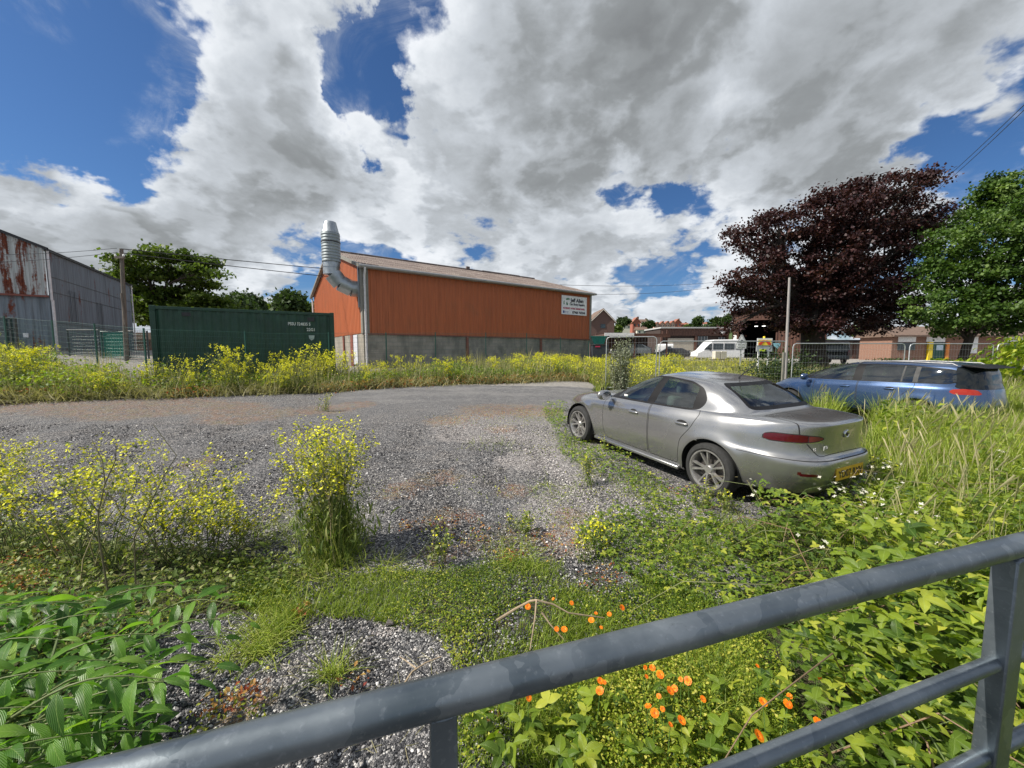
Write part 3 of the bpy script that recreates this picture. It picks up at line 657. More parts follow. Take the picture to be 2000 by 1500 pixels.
def cable(label, a, b, sag=.4, r=.014, n=16):
    a = Vector(a); b = Vector(b); o = empty('cable', a); tag(o, label, 'cable')
    m = MB(); m.tube([(b - a) * (i / n) + Vector((0, 0, -sag * 4 * (i / n) * (1 - i / n))) for i in range(n + 1)], r, 5, False); m.build('strand', m_black, o); return o
top = Vector((tp.x, tp.y, tp.z - .1))
cable('upper overhead wire running left from the brown pole over the grey barn', top + Vector((0, -.12, .1)), (-46, 26, top.z + 2.2), .6, .012)
cable('lower overhead wire running left from the brown pole over the grey barn', top + Vector((0, -.12, -.1)), (-46, 26, top.z + 1.4), .6, .012)
e1 = AT(1390, 552, 64); cable('upper overhead wire passing behind the orange warehouse', top + Vector((.1, 0, .1)), e1, 1.1, .022, 30)
e2 = AT(1400, 560, 64); cable('lower overhead wire passing behind the orange warehouse', top + Vector((.1, 0, -.1)), e2, 1.6, .022, 30)
cable('upper of the twin cables sloping over the copper coloured tree', AT(2120, 88, 9), AT(1790, 395, 34), .2, .012)
cable('lower of the twin cables sloping over the copper coloured tree', AT(2120, 98, 9), AT(1790, 401, 34), .25, .012)
# ------------------------------------------------------------ cars
def sdf_poly(poly):
    n = len(poly)
    def f(px, py):
        d = 1e9; ins = False
        for i in range(n):
            x0, y0 = poly[i]; x1, y1 = poly[(i + 1) % n]
            ex, ey = x1 - x0, y1 - y0; wx, wy = px - x0, py - y0
            t = (wx * ex + wy * ey) / (ex * ex + ey * ey + 1e-12); t = 0 if t < 0 else 1 if t > 1 else t
            q = (wx - ex * t) ** 2 + (wy - ey * t) ** 2
            if q < d: d = q
            if (y0 > py) != (y1 > py) and px < (x1 - x0) * (py - y0) / (y1 - y0) + x0: ins = not ins
        d = math.sqrt(d); return -d if ins else d
    return f
def round_poly(pts, r=.04, n=4):
    out = []; m = len(pts)
    for i in range(m):
        a, b, c = Vector(pts[i - 1]), Vector(pts[i]), Vector(pts[(i + 1) % m])
        d1 = (a - b); d2 = (c - b); k = min(r, d1.length * .45, d2.length * .45)
        p = b + d1.normalized() * k; q = b + d2.normalized() * k
        for j in range(n + 1):
            t = j / n; out.append(tuple(p * (1 - t) ** 2 + b * 2 * t * (1 - t) + q * t * t))
    return out
def m_paint(name, col, metal=.75, rough=.34, dirt=.3):
    t = NT(name); o = t.obj(); n = t.noise(o, 1.6, 3, .5); f = t.noise(o, 260, 1)
    c = t.mix(t.smooth(n, .42, .72, 0, dirt), col, (.17, .155, .12))
    c = t.mix(t.math('MULTIPLY', t.smooth(f, .45, .7), .15), c, (.6, .6, .6))
    r = t.smooth(n, .35, .7, rough - .04, rough + .10)
    return t.done(t.pbsdf(c, r, metal, .5, None, Coat_Weight=.8, Coat_Roughness=.06))
def m_glazing(name, tint=(.34, .42, .40), alpha=.55):
    t = NT(name)
    g = t.n('ShaderNodeBsdfGlossy', {0: (.9, .95, 1.0), 1: .03}); tr = t.n('ShaderNodeBsdfTransparent', {0: tint})
    lw = t.n('ShaderNodeLayerWeight', {0: .35}).outputs['Fresnel']
    dust = t.n('ShaderNodeBsdfDiffuse', {0: (.30, .30, .27)})
    a = t.n('ShaderNodeMixShader', {0: t.math('ADD', t.math('MULTIPLY', lw, .6), .07), 1: tr.outputs[0], 2: g.outputs[0]})
    n = t.noise(t.obj(), 3.0, 5, .6)
    b = t.n('ShaderNodeMixShader', {0: t.smooth(n, .4, .75, .01, .07), 1: a.outputs[0], 2: dust.outputs[0]})
    return t.done(b.outputs[0])
m_carglass = m_glazing('car_glass', (.55, .68, .62)); m_darkglass = m_glazing('privacy_glass', (.10, .15, .14))
m_rubber = M_plain('tyre_rubber', (.022, .022, .022), .8, 0, .3, 20); m_alloy = M_plain('alloy_wheel', (.40, .39, .38), .36, .75, .25, 9)
m_seam = M_plain('shut_line', (.012, .012, .012), .7); m_chrome = M_plain('chrome_trim', (.62, .62, .62), .16, 1.0, .1)
m_blacktrim = M_plain('black_trim', (.009, .009, .010), .5, spec=.2); m_seat = M_plain('seat_cloth', (.10, .105, .11), .85); m_cabin = M_plain('cabin_plastic', (.035, .036, .038), .8)
def m_lamp(name, col, col2):
    t = NT(name); o = t.obj(); w = t.n('ShaderNodeTexWave', {'Vector': o, 'Scale': 26.0, 'Distortion': 0.0}, bands_direction='Z')
    c = t.mix(t.smooth(w.outputs[1], .2, .8), col, col2)
    return t.done(t.pbsdf(c, .10, 0, .5))
m_redlamp = m_lamp('red_lamp_glass', (.035, .001, .003), (.10, .004, .010)); m_clearlamp = m_lamp('clear_lamp_glass', (.45, .45, .45), (.7, .7, .7)); m_pinklamp = m_lamp('pale_red_lamp', (.10, .012, .016), (.22, .05, .05))
m_orangelamp = m_lamp('bright_red_lamp', (.20, .012, .008), (.42, .035, .015))
m_plate = M_plain('yellow_number_plate', (.58, .35, .02), .5)

def wheel(parent, x, y, z, R, rim, side, spokes=5, twin=True, mat=None, steer=0.0):
    M = Matrix.Translation((x, y, z)) @ Matrix.Rotation(steer, 4, 'Z') @ Matrix.Rotation(-side * rad(90), 4, 'X')
    # local z points outward
    t = MB(); w = .11
    t.lathe([(rim - .01, -w), (rim + .02, -w - .005), (R - .03, -w + .0), (R - .005, -w + .03), (R, -w + .06), (R, w - .06), (R - .005, w - .03), (R - .03, w), (rim + .025, w + .008), (rim + .002, w - .005), (rim - .01, w - .02)], 48, M)
    o = empty('wheel', (0, 0, 0)); o.parent = parent
    t.build('tyre', m_rubber, o, smooth=True)
    r = MB(); r.lathe([(rim - .03, -w + .02), (rim - .02, w - .03), (rim + .004, w - .012), (rim + .004, w + .004), (rim - .012, w + .004), (rim - .022, w - .012), (rim - .035, -w + .03)], 48, M)
    r.lathe([(0, w - .02), (.045, w - .022), (.06, w - .035), (.07, w - .08), (0, w - .1)], 20, M)
    for k in range(spokes):
        for dv in ((-.17, .17) if twin else (0,)):
            a0 = 2 * math.pi * k / spokes + dv * .55; a1 = 2 * math.pi * k / spokes + dv * 1.35
            if not twin: a0 = a1 = 2 * math.pi * k / spokes
            p0 = Vector((math.cos(a0) * .045, math.sin(a0) * .045, w - .034)); p1 = Vector((math.cos(a1) * (rim - .015), math.sin(a1) * (rim - .015), w - .012))
            d = (p1 - p0).normalized(); s_ = d.cross(Vector((0, 0, 1))).normalized(); h0, h1 = (.016, .020) if twin else (.035, .05)
            vs = []
            for p, h in ((p0, h0), (p0.lerp(p1, .5) + Vector((0, 0, .004)), (h0 + h1) * .42), (p1, h1)):
                vs += [p - s_ * h - Vector((0, 0, .03)), p - s_ * h * .6, p + s_ * h * .6, p + s_ * h - Vector((0, 0, .03))]
            fs = []
            for q in (0, 4): fs += [(q, q + 1, q + 5, q + 4), (q + 1, q + 2, q + 6, q + 5), (q + 2, q + 3, q + 7, q + 6), (q + 3, q, q + 4, q + 7)]
            fs += [(3, 2, 1, 0), (8, 9, 10, 11)]
            r.add(vs, fs, M)
    r.build('rim', mat or m_alloy, o, smooth=True)
    b = MB(); b.lathe([(0, w - .10), (rim - .08, w - .10), (rim - .08, w - .125), (0, w - .125)], 24, M); b.build('brake_disc', M_disc, o)
    return o
M_disc = M_plain('brake_disc_steel', (.10, .09, .085), .5, .6)

def make_car(root, S):
    rings = S['rings']; N = S.get('N', 300); sub = S.get('sub', 4)
    # sample angles, even along the outline
    th = np.linspace(0, 2 * np.pi, 20001)
    def outline(R, th, pz=True):
        c, s = np.cos(th), np.sin(th); xc = (R['xf'] + R['xr']) / 2; a = (R['xf'] - R['xr']) / 2
        p = np.where(c > 0, R.get('pf', 2.8), R.get('pr', 3.6))
        x = xc + a * np.sign(c) * np.abs(c) ** (2 / p); y = R['w'] * np.sign(s) * np.abs(s) ** (2 / p)
        return x, y
    ref = dict(xf=S['xf'], xr=S['xr'], w=.88, pf=2.9, pr=3.6)
    rx, ry = outline(ref, th); L_ = np.concatenate([[0], np.cumsum(np.hypot(np.diff(rx), np.diff(ry)))])
    ta = np.interp(np.linspace(0, L_[-1], N, endpoint=False), L_, th)
    K = len(rings); P = np.zeros((K, N, 3))
    for k, R in enumerate(rings):
        x, y = outline(R, ta); kz = np.array(R['z'])
        if kz.ndim == 1 and kz.size == 1: z = np.full(N, kz[0])
        else:
            xs, zs = kz[:, 0], kz[:, 1]; z = np.zeros(N); w_ = np.zeros(N)   # smoothed interpolation
            for o_ in np.linspace(-.16, .16, 9): z += np.interp(x + o_, xs, zs)
            z /= 9
        P[k] = np.stack([x, y, z], -1)
    # interpolate across rings
    rows = []; tt = []
    for k in range(K - 1):
        p0, p1, p2, p3 = P[max(k - 1, 0)], P[k], P[k + 1], P[min(k + 2, K - 1)]
        ns = rings[k].get('sub', sub)
        for j in range(ns):
            t = j / ns; ten = .42
            m1 = (p2 - p0) * ten; m2 = (p3 - p1) * ten
            # keep the tangents short where ring spacing changes a lot
            l = np.linalg.norm(p2 - p1, axis=1, keepdims=True) + 1e-6
            for m_ in (m1, m2):
                q = np.linalg.norm(m_, axis=1, keepdims=True) + 1e-9; m_ *= np.minimum(1, 1.1 * l / q)
            h = (2 * t ** 3 - 3 * t ** 2 + 1) * p1 + (t ** 3 - 2 * t ** 2 + t) * m1 + (-2 * t ** 3 + 3 * t ** 2) * p2 + (t ** 3 - t ** 2) * m2
            rows.append(h); tt.append(k + t)
    rows.append(P[-1]); tt.append(K - 1)
    V = np.array(rows); nr = len(rows)
    # wheel arch flare
    for cx in (0, S['wb']):
        d = np.hypot(V[..., 0] - cx, V[..., 2] - S['wr']); fl = S.get('flare', .022) * np.exp(-((d - S['arch'] - .02) / .085) ** 2) * sstep(np.abs(V[..., 1]), .6, .8)
        V[..., 1] += np.sign(V[..., 1]) * fl
    if 'shape' in S: S['shape'](V)
    # arc length from the middle of the tail
    dd = np.linalg.norm(np.roll(V, -1, 1)[..., :2] - V[..., :2], axis=2)
    ib = int(np.argmin(np.abs(ta - np.pi))); A = np.zeros((nr, N))
    for s_ in (1, -1):
        acc = np.abs(V[:, ib, 1]) * 0
        for q in range(1, N // 2 + 1):
            j = (ib + s_ * q) % N; jp = (ib + s_ * (q - 1)) % N
            acc = acc + (dd[:, jp] if s_ > 0 else dd[:, j]); A[:, j] = acc
    du = np.roll(V, -1, 1) - np.roll(V, 1, 1); dv = np.gradient(V, axis=0)
    NR = np.cross(du, dv); NR /= (np.linalg.norm(NR, axis=2, keepdims=True) + 1e-9)
    flip = 1 if (NR[nr // 4, N // 4] * np.array([0, 1, 0])).sum() * np.sign(V[nr // 4, N // 4, 1]) > 0 else -1
    NR *= flip; NR[-1] = (0, 0, 1)
    bm = bmesh.new(); la = bm.verts.layers.float.new('A'); lt = bm.verts.layers.float.new('T')
    nx_ = [bm.verts.layers.float.new(c) for c in ('n0', 'n1', 'n2')]
    vv = [[None] * N for _ in range(nr)]
    for i in range(nr):
        for j in range(N):
            v = bm.verts.new(V[i, j]); v[la] = A[i, j]; v[lt] = tt[i]; vv[i][j] = v
            for c in range(3): v[nx_[c]] = NR[i, j, c]
    for i in range(nr - 1):
        for j in range(N):
            q = (vv[i][j], vv[i][(j + 1) % N], vv[i + 1][(j + 1) % N], vv[i + 1][j])
            bm.faces.new(q if flip > 0 else q[::-1])
    def cut(F, keep=False):
        vals = {}
        for v in bm.verts:
            vals[v] = F(v)
        es = []
        for e in bm.edges:
            a, b = e.verts; fa, fb = vals[a], vals[b]
            if fa is None or fb is None: continue
            if (fa < 0) != (fb < 0): es.append((e, a, fa, fb))
        new = set()
        for e, a, fa, fb in es:
            t = fa / (fa - fb)
            if t < .02: new.add(a); continue
            if t > .98: new.add(e.other_vert(a)); continue
            ne, nv = bmesh.utils.edge_split(e, a, t); new.add(nv)
        fs = set()
        for v in new:
            for f in v.link_faces: fs.add(f)
        for f in fs:
            if not f.is_valid: continue
            nv = [v for v in f.verts if v in new]
            if len(nv) == 2:
                a, b = nv
                if not any(b in e.verts for e in a.link_edges if f in e.link_faces):
                    try: bmesh.utils.face_split(f, a, b)
                    except Exception: pass
            elif len(nv) > 2:
                try: bmesh.utils.face_split(f, nv[0], nv[len(nv) // 2])
                except Exception: pass
    # cuts: list of (F, on which faces); F gets (x, |y|, z, A, T, y)
    def wrap(F): return lambda v: F(v.co.x, abs(v.co.y), v.co.z, v[la], v[lt], v.co.y)
    for F in S['cuts']: cut(wrap(F))
    # classification
    groups = {}
    for f in bm.faces:
        c = f.calc_center_median(); n = len(f.verts); a = sum(v[la] for v in f.verts) / n; t = sum(v[lt] for v in f.verts) / n
        k = S['classify'](c.x, abs(c.y), c.z, a, t, c.y)
        if k: groups.setdefault(k, []).append(f)
    made = {}
    for k, fl in groups.items():
        idx = {}; vs = []; ns = []; fs = []
        for f in fl:
            q = []
            for v in f.verts:
                if v not in idx: idx[v] = len(vs); vs.append(tuple(v.co)); ns.append((v[nx_[0]], v[nx_[1]], v[nx_[2]]))
                q.append(idx[v])
            fs.append(q)
        me = bpy.data.meshes.new(k); me.from_pydata(vs, [], fs); me.polygons.foreach_set('use_smooth', [True] * len(me.polygons)); me.update()
        me.normals_split_custom_set_from_vertices(ns)
        made[k] = (me, vs)
    bm.free()
    out = {}
    for k, (me, vs) in made.items():
        nm, mt, par = S['mats'][k.split(':')[0]]; me.name = nm; me.materials.append(mt)
        o = bpy.data.objects.new(nm, me); COL.objects.link(o); out[k] = (o, par)
    for k, (o, par) in out.items():
        pk = par + ':' + k.split(':')[1] if (par and ':' in k and par + ':' + k.split(':')[1] in out) else par
        o.parent = out[pk][0] if pk and pk in out else root
    return out
def rr(**k): return k

m_badge = M_plain('dull_badge_metal', (.30, .30, .30), .65, .0)
# ---- the silver saloon
SD = dict(xf=3.66, xr=-.98, wb=2.70, wr=.335, arch=.385)
SD['rings'] = [
    rr(xf=3.40, xr=-.82, w=.70, z=[.24], pf=2.7, pr=3.8, sub=2),
    rr(xf=3.56, xr=-.97, w=.815, z=[(-.95, .31), (-.4, .25), (.5, .20), (2.2, .20), (3.2, .22), (3.6, .23)], pf=2.7, pr=4.0),
    rr(xf=3.62, xr=-1.015, w=.865, z=[(-.95, .41), (0, .34), (2.7, .33), (3.6, .34)], pf=2.7, pr=4.2),
    rr(xf=3.66, xr=-1.045, w=.890, z=[(-.95, .51), (0, .47), (2.7, .46), (3.6, .46)], pf=2.7, pr=4.3),
    rr(xf=3.67, xr=-1.05, w=.902, z=[(-.95, .62), (0, .60), (2.7, .58), (3.6, .56)], pf=2.7, pr=4.3),
    rr(xf=3.66, xr=-1.035, w=.905, z=[(-.95, .675), (0, .69), (2.7, .66), (3.6, .62)], pf=2.7, pr=4.2, sub=3),
    rr(xf=3.64, xr=-.985, w=.902, z=[(-.95, .71), (0, .75), (2.7, .72), (3.6, .66)], pf=2.7, pr=4.0, sub=4),
    rr(xf=3.60, xr=-.97, w=.897, z=[(-.95, .81), (0, .81), (2.7, .77), (3.6, .69)], pf=2.65, pr=3.9),
    rr(xf=3.55, xr=-.975, w=.887, z=[(-.95, .92), (0, .88), (1.2, .85), (2.7, .81), (3.6, .72)], pf=2.6, pr=3.8),
    rr(xf=3.48, xr=-.99, w=.866, z=[(-.95, 1.01), (0, .94), (1.2, .90), (2.7, .845), (3.6, .745)], pf=2.6, pr=3.7, sub=3),
    rr(xf=3.38, xr=-.99, w=.840, z=[(-.95, 1.060), (0, .985), (1.2, .935), (2.7, .875), (3.5, .77)], pf=2.6, pr=3.7, sub=3),
    rr(xf=3.10, xr=-.93, w=.820, z=[(-.95, 1.080), (0, 1.01), (1.2, .955), (2.7, .90), (3.2, .84)], pf=2.7, pr=3.8),
    rr(xf=2.70, xr=-.68, w=.802, z=[(-.7, 1.088), (0, 1.03), (1.2, .972), (2.5, .925)], pf=3.0, pr=4.2),
    rr(xf=2.24, xr=-.43, w=.782, z=[(-.5, 1.095), (0, 1.045), (1.2, .99), (2.3, .965)], pf=3.2, pr=4.8, sub=5),
    rr(xf=1.95, xr=-.27, w=.742, z=[(-.3, 1.18), (.3, 1.13), (1.2, 1.10), (2.0, 1.10)], pf=3.3, pr=5.0),
    rr(xf=1.68, xr=-.11, w=.690, z=[(-.1, 1.265), (.4, 1.24), (1.0, 1.225), (1.8, 1.22)], pf=3.4, pr=5.0),
    rr(xf=1.43, xr=.05, w=.635, z=[(.0, 1.335), (.4, 1.335), (1.0, 1.33), (1.5, 1.315)], pf=3.4, pr=4.6),
    rr(xf=1.28, xr=.15, w=.585, z=[(.1, 1.375), (.9, 1.390), (1.4, 1.365)], pf=3.4, pr=4.2),
    rr(xf=1.15, xr=.27, w=.51, z=[(.3, 1.398), (.9, 1.415), (1.3, 1.395)], pf=3.2, pr=3.6),
    rr(xf=1.05, xr=.45, w=.34, z=[(.4, 1.415), (.9, 1.428)], pf=3, pr=3),
    rr(xf=.98, xr=.65, w=.16, z=[1.432], pf=2.5, pr=2.5, sub=2),
    rr(xf=.90, xr=.80, w=.005, z=[1.433], pf=2, pr=2)]
DLO = sdf_poly(round_poly([(2.08, .965), (1.1, 1.000), (.40, 1.030), (.26, 1.055), (.20, 1.15), (.30, 1.28), (.50, 1.345), (.90, 1.368), (1.18, 1.355), (1.50, 1.255), (1.83, 1.11)], .06))
def side(F, ymin=.45): return lambda x, ay, z, a, t, y: F(x, z) if ay > ymin else .5
BP0, BP1 = (lambda z: 1.145 - .10 * (z - 1.0) / .35), (lambda z: 1.005 - .10 * (z - 1.0) / .35)
FDOOR = sdf_poly(round_poly([(2.02, 1.02), (2.02, .40), (1.96, .27), (1.0, .27), (1.0, .8), (1.04, 1.03)], .06)); RDOOR = sdf_poly(round_poly([(.99, .27), (.99, .8), (1.03, 1.03), (.25, 1.06), (.20, .99), (.28, .80), (.42, .62), (.46, .27)], .05))
WS = sdf_poly(round_poly([(-.64, 1.005), (.64, 1.005), (.50, 1.345), (-.50, 1.345)], .06)); RW = sdf_poly(round_poly([(-.60, 1.112), (.60, 1.112), (.485, 1.372), (-.485, 1.372)], .06))
fRW = lambda x, ay, z, a, t, y: RW(y, z) if x < .62 and t > 12.5 else .5
fWS = lambda x, ay, z, a, t, y: WS(y, z) if x > .95 and t > 12.5 else .5
BOOT = sdf_poly(round_poly([(-.43, .735), (.43, .735), (.49, .84), (.54, .94), (.60, 1.07), (.60, 1.62), (-.60, 1.62), (-.60, 1.07), (-.54, .94), (-.49, .84)], .05))
fBOOT = lambda x, ay, z, a, t, y: BOOT(y, z + max(0, x + .985)) if x < -.1 and t < 13.2 and z > .70 else .5
TL = sdf_poly(round_poly([(.36, .905), (.41, .875), (.58, .855), (.90, .845), (.97, .87), (.96, .92), (.88, .945), (.62, .948), (.42, .935)], .03))
fTL = lambda x, ay, z, a, t, y: TL(a, z) if x < -.3 else .5
fBUMP = lambda x, ay, z, a, t, y: (z - (.685 + .0 * a)) if (x < -.3 and a < 1.30) else .5
REFL = sdf_poly([(.50, .52), (.70, .52), (.70, .55), (.50, .55)])
fREFL = lambda x, ay, z, a, t, y: REFL(a, z) if x < -.6 else .5
def farch(cx, R): return lambda x, ay, z, a, t, y: (math.hypot(x - cx, z - .335) - R) if ay > .45 and z < .9 else .5
def off(F, d): return lambda *q: F(*q) + d
fD, fFD, fRD = side(DLO), side(FDOOR), side(RDOOR)
bpl = lambda x, ay, z, a, t, y: (x - BP0(z)) if (ay > .45 and .95 < z < 1.37) else None
bpr = lambda x, ay, z, a, t, y: (x - BP1(z)) if (ay > .45 and .95 < z < 1.37) else None
def sk(F): return lambda *q: F(*q)
ff = (farch(0, .385), farch(2.7, .385))
SD['cuts'] = [ff[0], ff[1], fD, off(fD, -.022), fFD, off(fFD, .010), fRD, off(fRD, .010), bpl, bpr, fRW, off(fRW, .035), fWS, off(fWS, .03), fBOOT, off(fBOOT, .009), fTL, off(fTL, -.008), off(fTL, .009), (lambda x, ay, z, a, t, y: (a - .54) if x < -.3 and .84 < z < .95 and a < 1.2 else None), (lambda x, ay, z, a, t, y: (a - .548) if x < -.3 and .84 < z < .95 and a < 1.2 else None), fREFL, fBUMP, off(fBUMP, .008)]
def cls(x, ay, z, a, t, y):
    q = (x, ay, z, a, t, y); s = 'l' if y > 0 else 'r'
    if ff[0](*q) < 0 or ff[1](*q) < 0: return None
    if -.009 < fTL(*q) < 0 or (fTL(*q) < 0 and .54 < a < .548): return 'seam'
    if fTL(*q) < 0: return 'lamp:' + s if a > .54 else 'lampi:' + s
    if fTL(*q) < .008 and z < .885: return 'chrome'
    if fREFL(*q) < 0: return 'refl:' + s
    if fRW(*q) < -.035: return 'rglass'
    if fRW(*q) < 0: return 'frit'
    if fWS(*q) < -.03: return 'wglass'
    if fWS(*q) < 0: return 'frit'
    if fD(*q) < 0:
        if BP1(z) < x < BP0(z): return 'frame'
        if x > 1.86 or x < .36 - .0 * z: return 'frame'
        return ('fglass:' if x > 1.05 else 'bglass:') + s
    if fD(*q) < .022: return 'frame'
    if z < 1.02 or t < 12.8:
        if -.010 < fFD(*q) < 0 or -.010 < fRD(*q) < 0: return 'seam'
        if fFD(*q) < 0: return 'fdoor:' + s
        if fRD(*q) < 0: return 'rdoor:' + s
    b = fBOOT(*q)
    if -.009 < b < 0: return 'seam'
    if b < 0: return 'boot'
    if x < -.3 and a < 1.30:
        if -.008 < fBUMP(*q) < 0: return 'seam'
        if z < .68: return 'bumper' if z > .29 else 'valance'
    return 'body'
SD['classify'] = cls
m_silver = m_paint('silver_grey_paint', (.30, .30, .302), .76, .24, .10)
SD['mats'] = dict(body=('body', m_silver, None), boot=('boot_lid', m_silver, None), bumper=('rear_bumper', m_silver, None), valance=('valance', m_blacktrim, None), seam=('shut_line', m_seam, 'body'), fdoor=('front_door', m_silver, None), rdoor=('rear_door', m_silver, None),
    lamp=('tail_lamp', m_redlamp, None), lampi=('reversing_lamp', m_pinklamp, 'lamp'), refl=('reflector', m_redlamp, 'bumper'), chrome=('lamp_trim', m_chrome, None), rglass=('rear_window', m_carglass, None), wglass=('windscreen', m_carglass, None), frit=('window_surround', m_blacktrim, 'body'),
    frame=('window_frame', m_blacktrim, 'body'), fglass=('side_window', m_carglass, 'fdoor'), bglass=('side_window', m_carglass, 'rdoor'))
E1 = empty('parked_car', (3.20, 5.09, CAMZ - 1.78)); rt = Matrix.Rotation(rad(115.8), 4, 'Z') @ Matrix.Rotation(rad(-2.4), 4, 'Y') @ Matrix.Rotation(rad(-.7), 4, 'X')
E1.rotation_euler = rt.to_euler()
tag(E1, 'dusty silver grey four door saloon car standing in the weeds', 'car', 'abandoned cars on the plot')
parts1 = make_car(E1, SD)
def interior(root, seats, floor=(-.2, 2.2, .3), wtub=.72, zt=.93, dash=1.75):
    m = MB(); m.box(floor[0], floor[1], -wtub, wtub, .25, .42); m.box(floor[0], floor[1], -wtub - .03, -wtub, .25, zt); m.box(floor[0], floor[1], wtub, wtub + .03, .25, zt)
    m.box(dash, floor[1] + .05, -wtub, wtub, .42, zt); m.box(floor[0] - .05, floor[0], -wtub, wtub, .25, zt + .05); m.build('cabin_tub', m_cabin, root)
    for x, y, w, hb in seats:
        m = MB(); m.box(x, x + .48, y - w, y + w, .42, .62); M = Matrix.Translation((x + .06, 0, .55)) @ Matrix.Rotation(rad(-14), 4, 'Y')
        m.box(-.1, .06, y - w, y + w, 0, hb, M); o = m.build('seat', m_seat, root, bevel=.05, smooth=True, seg=3)
        for yy in ([y] if w < .3 else [y - .38, y + .38]):
            h = MB(); h.box(-.08, .03, yy - .13, yy + .13, hb + .03, hb + .21, M); h.build('headrest', m_seat, o, bevel=.04, smooth=True, seg=3)
interior(E1, [(.98, .37, .24, .58), (.98, -.37, .24, .58), (.22, 0, .60, .40)], floor=(-.20, 2.15, .3))
m = MB(); m.box(-.40, -.12, -.55, .55, .98, 1.0); m.build('parcel_shelf', M_plain('grey_shelf', (.16, .16, .16), .8), E1)
m = MB(); M = Matrix.Translation((1.52, .37, .88)) @ Matrix.Rotation(rad(65), 4, 'Y'); m.lathe([(.17, -.012), (.185, 0), (.17, .012), (.155, 0)], 24, M, True); m.build('steering_wheel', m_black, E1, smooth=True)
for cx, sp in ((0, 1), (2.7, 1)):
    for s in (1, -1): wheel(E1, cx, s * (.785), .335, .335, .243, s, 5, True, None, 0)
def arches(root, xs, wr, arch, w=.78, mt=None):
    m = MB()
    for cx in xs:
        for s in (1, -1):
            n = 20; vs = []; fs = []
            for k in range(n + 1):
                a = math.pi * (k / n) * 1.16 - .25; vs += [(cx + math.cos(a) * (arch + .0), s * (w + .095), wr + math.sin(a) * arch), (cx + math.cos(a) * (arch + .02), s * .52, wr + math.sin(a) * (arch + .02))]
            for k in range(n): fs.append((2 * k, 2 * k + 1, 2 * k + 3, 2 * k + 2))
            m.add(vs, fs); m.box(cx - arch, cx + arch, s * .50 - .01, s * .50 + .01, .2, wr + arch)
    m.box(-.75, 3.3, -.60, .60, .2, .27); return m.build('underbody', mt or m_seam, root)
arches(E1, (0, 2.7), .335, .388)
def capsule(mb, a, b, r, flat=.5, n=10):
    a = Vector(a); b = Vector(b); mb.tube([a, a.lerp(b, .04), a.lerp(b, .12), a.lerp(b, .5), a.lerp(b, .88), a.lerp(b, .96), b], [r * .3, r * .7, r, r * 1.05, r, r * .7, r * .3], n)
def handle(root, door, x, y, z, s):
    m = MB(); capsule(m, (x - .10, s * y, z), (x + .10, s * y, z - .006), .017); m.build('handle', m_silver if root is E1 else m_bluepaint, door, smooth=True)
    m = MB(); m.lathe([(0, .004), (.075, .002), (.08, -.004)], 20, Matrix.Translation((x, s * (y - .018), z)) @ Matrix.Rotation(-s * rad(90), 4, 'X') @ Matrix.Diagonal((1.1, .55, 1, 1))); m.build('handle_recess', m_seam, door, smooth=True)
for s, q in ((1, 'l'), (-1, 'r')):
    handle(E1, parts1['rdoor:' + q][0], .42, .905, .835, s); handle(E1, parts1['fdoor:' + q][0], 1.30, .903, .825, s)
    m = MB(); mm = Matrix.Translation((1.88, s * .985, 1.005)) @ Matrix.Diagonal((.62, 1.15, .78, 1))
    m.lathe([(0, -.1), (.06, -.095), (.10, -.06), (.115, 0), (.10, .06), (.06, .095), (0, .1)], 16, mm); m.tube([(1.93, s * .80, .965), (1.90, s * .92, .985)], .025, 8); mo = m.build('door_mirror', m_silver, E1, smooth=True)
    m = MB(); m.lathe([(0, 0), (.085, 0), (.085, .008)], 16, Matrix.Translation((1.815, s * .99, 1.005)) @ Matrix.Rotation(rad(-90), 4, 'Y') @ Matrix.Diagonal((.8, 1.1, 1, 1))); m.build('mirror_glass', m_chrome, mo)
    m = MB(); m.box(.45, 2.25, s * .842 - .03, s * .842 + .03, .185, .235); m.build('sill_strip', m_silver, E1, bevel=.015, smooth=True)
pm = face_M((-1.052, .27, .53), (0, -1, 0), (-1, 0, .06))
m = MB(); m.box(-.01, .53, -.065, .065, -.004, .006, pm); pl = m.build('number_plate', m_plate, E1)
text_mesh('YD07 RXV', .108, m_black, pl, pm @ Matrix.Translation((.025, -.040, .008)), depth=.001, bold=.002, sx=.98)
m = MB(); m.lathe([(.0, .012), (.030, .010), (.034, .004), (.038, .012), (.044, .010), (.046, .0)], 28, Matrix.Translation((-.980, 0, .93)) @ Matrix.Rotation(rad(-90), 4, 'Y')); bd = m.build('badge', m_chrome, parts1['boot'][0], smooth=True)
m = MB(); m.box(-.998, -.994, -.004, .020, .91, .95); m.box(-.998, -.994, -.018, .006, .925, .935); m.build('emblem', m_black, bd)
text_mesh('1.9', .048, m_badge, parts1['boot'][0], face_M((-.972, .60, .80), (0, -1, 0), (-1, 0, 0)), depth=.003)
text_mesh('JTD', .048, m_badge, parts1['boot'][0], face_M((-.976, .41, .80), (0, -1, 0), (-1, 0, 0)), depth=.003)
m = MB(); m.tube([(.28, 0, 1.40), (.27, 0, 1.43), (.06, 0, 1.62)], [.016, .009, .004], 8); m.build('aerial', m_black, E1, smooth=True)
m = MB(); m.box(1.62, 1.70, .715, .722, 1.00, 1.03, Matrix.Rotation(0, 4, 'Z')); m.build('window_sticker', m_white, parts1['fdoor:l'][0])

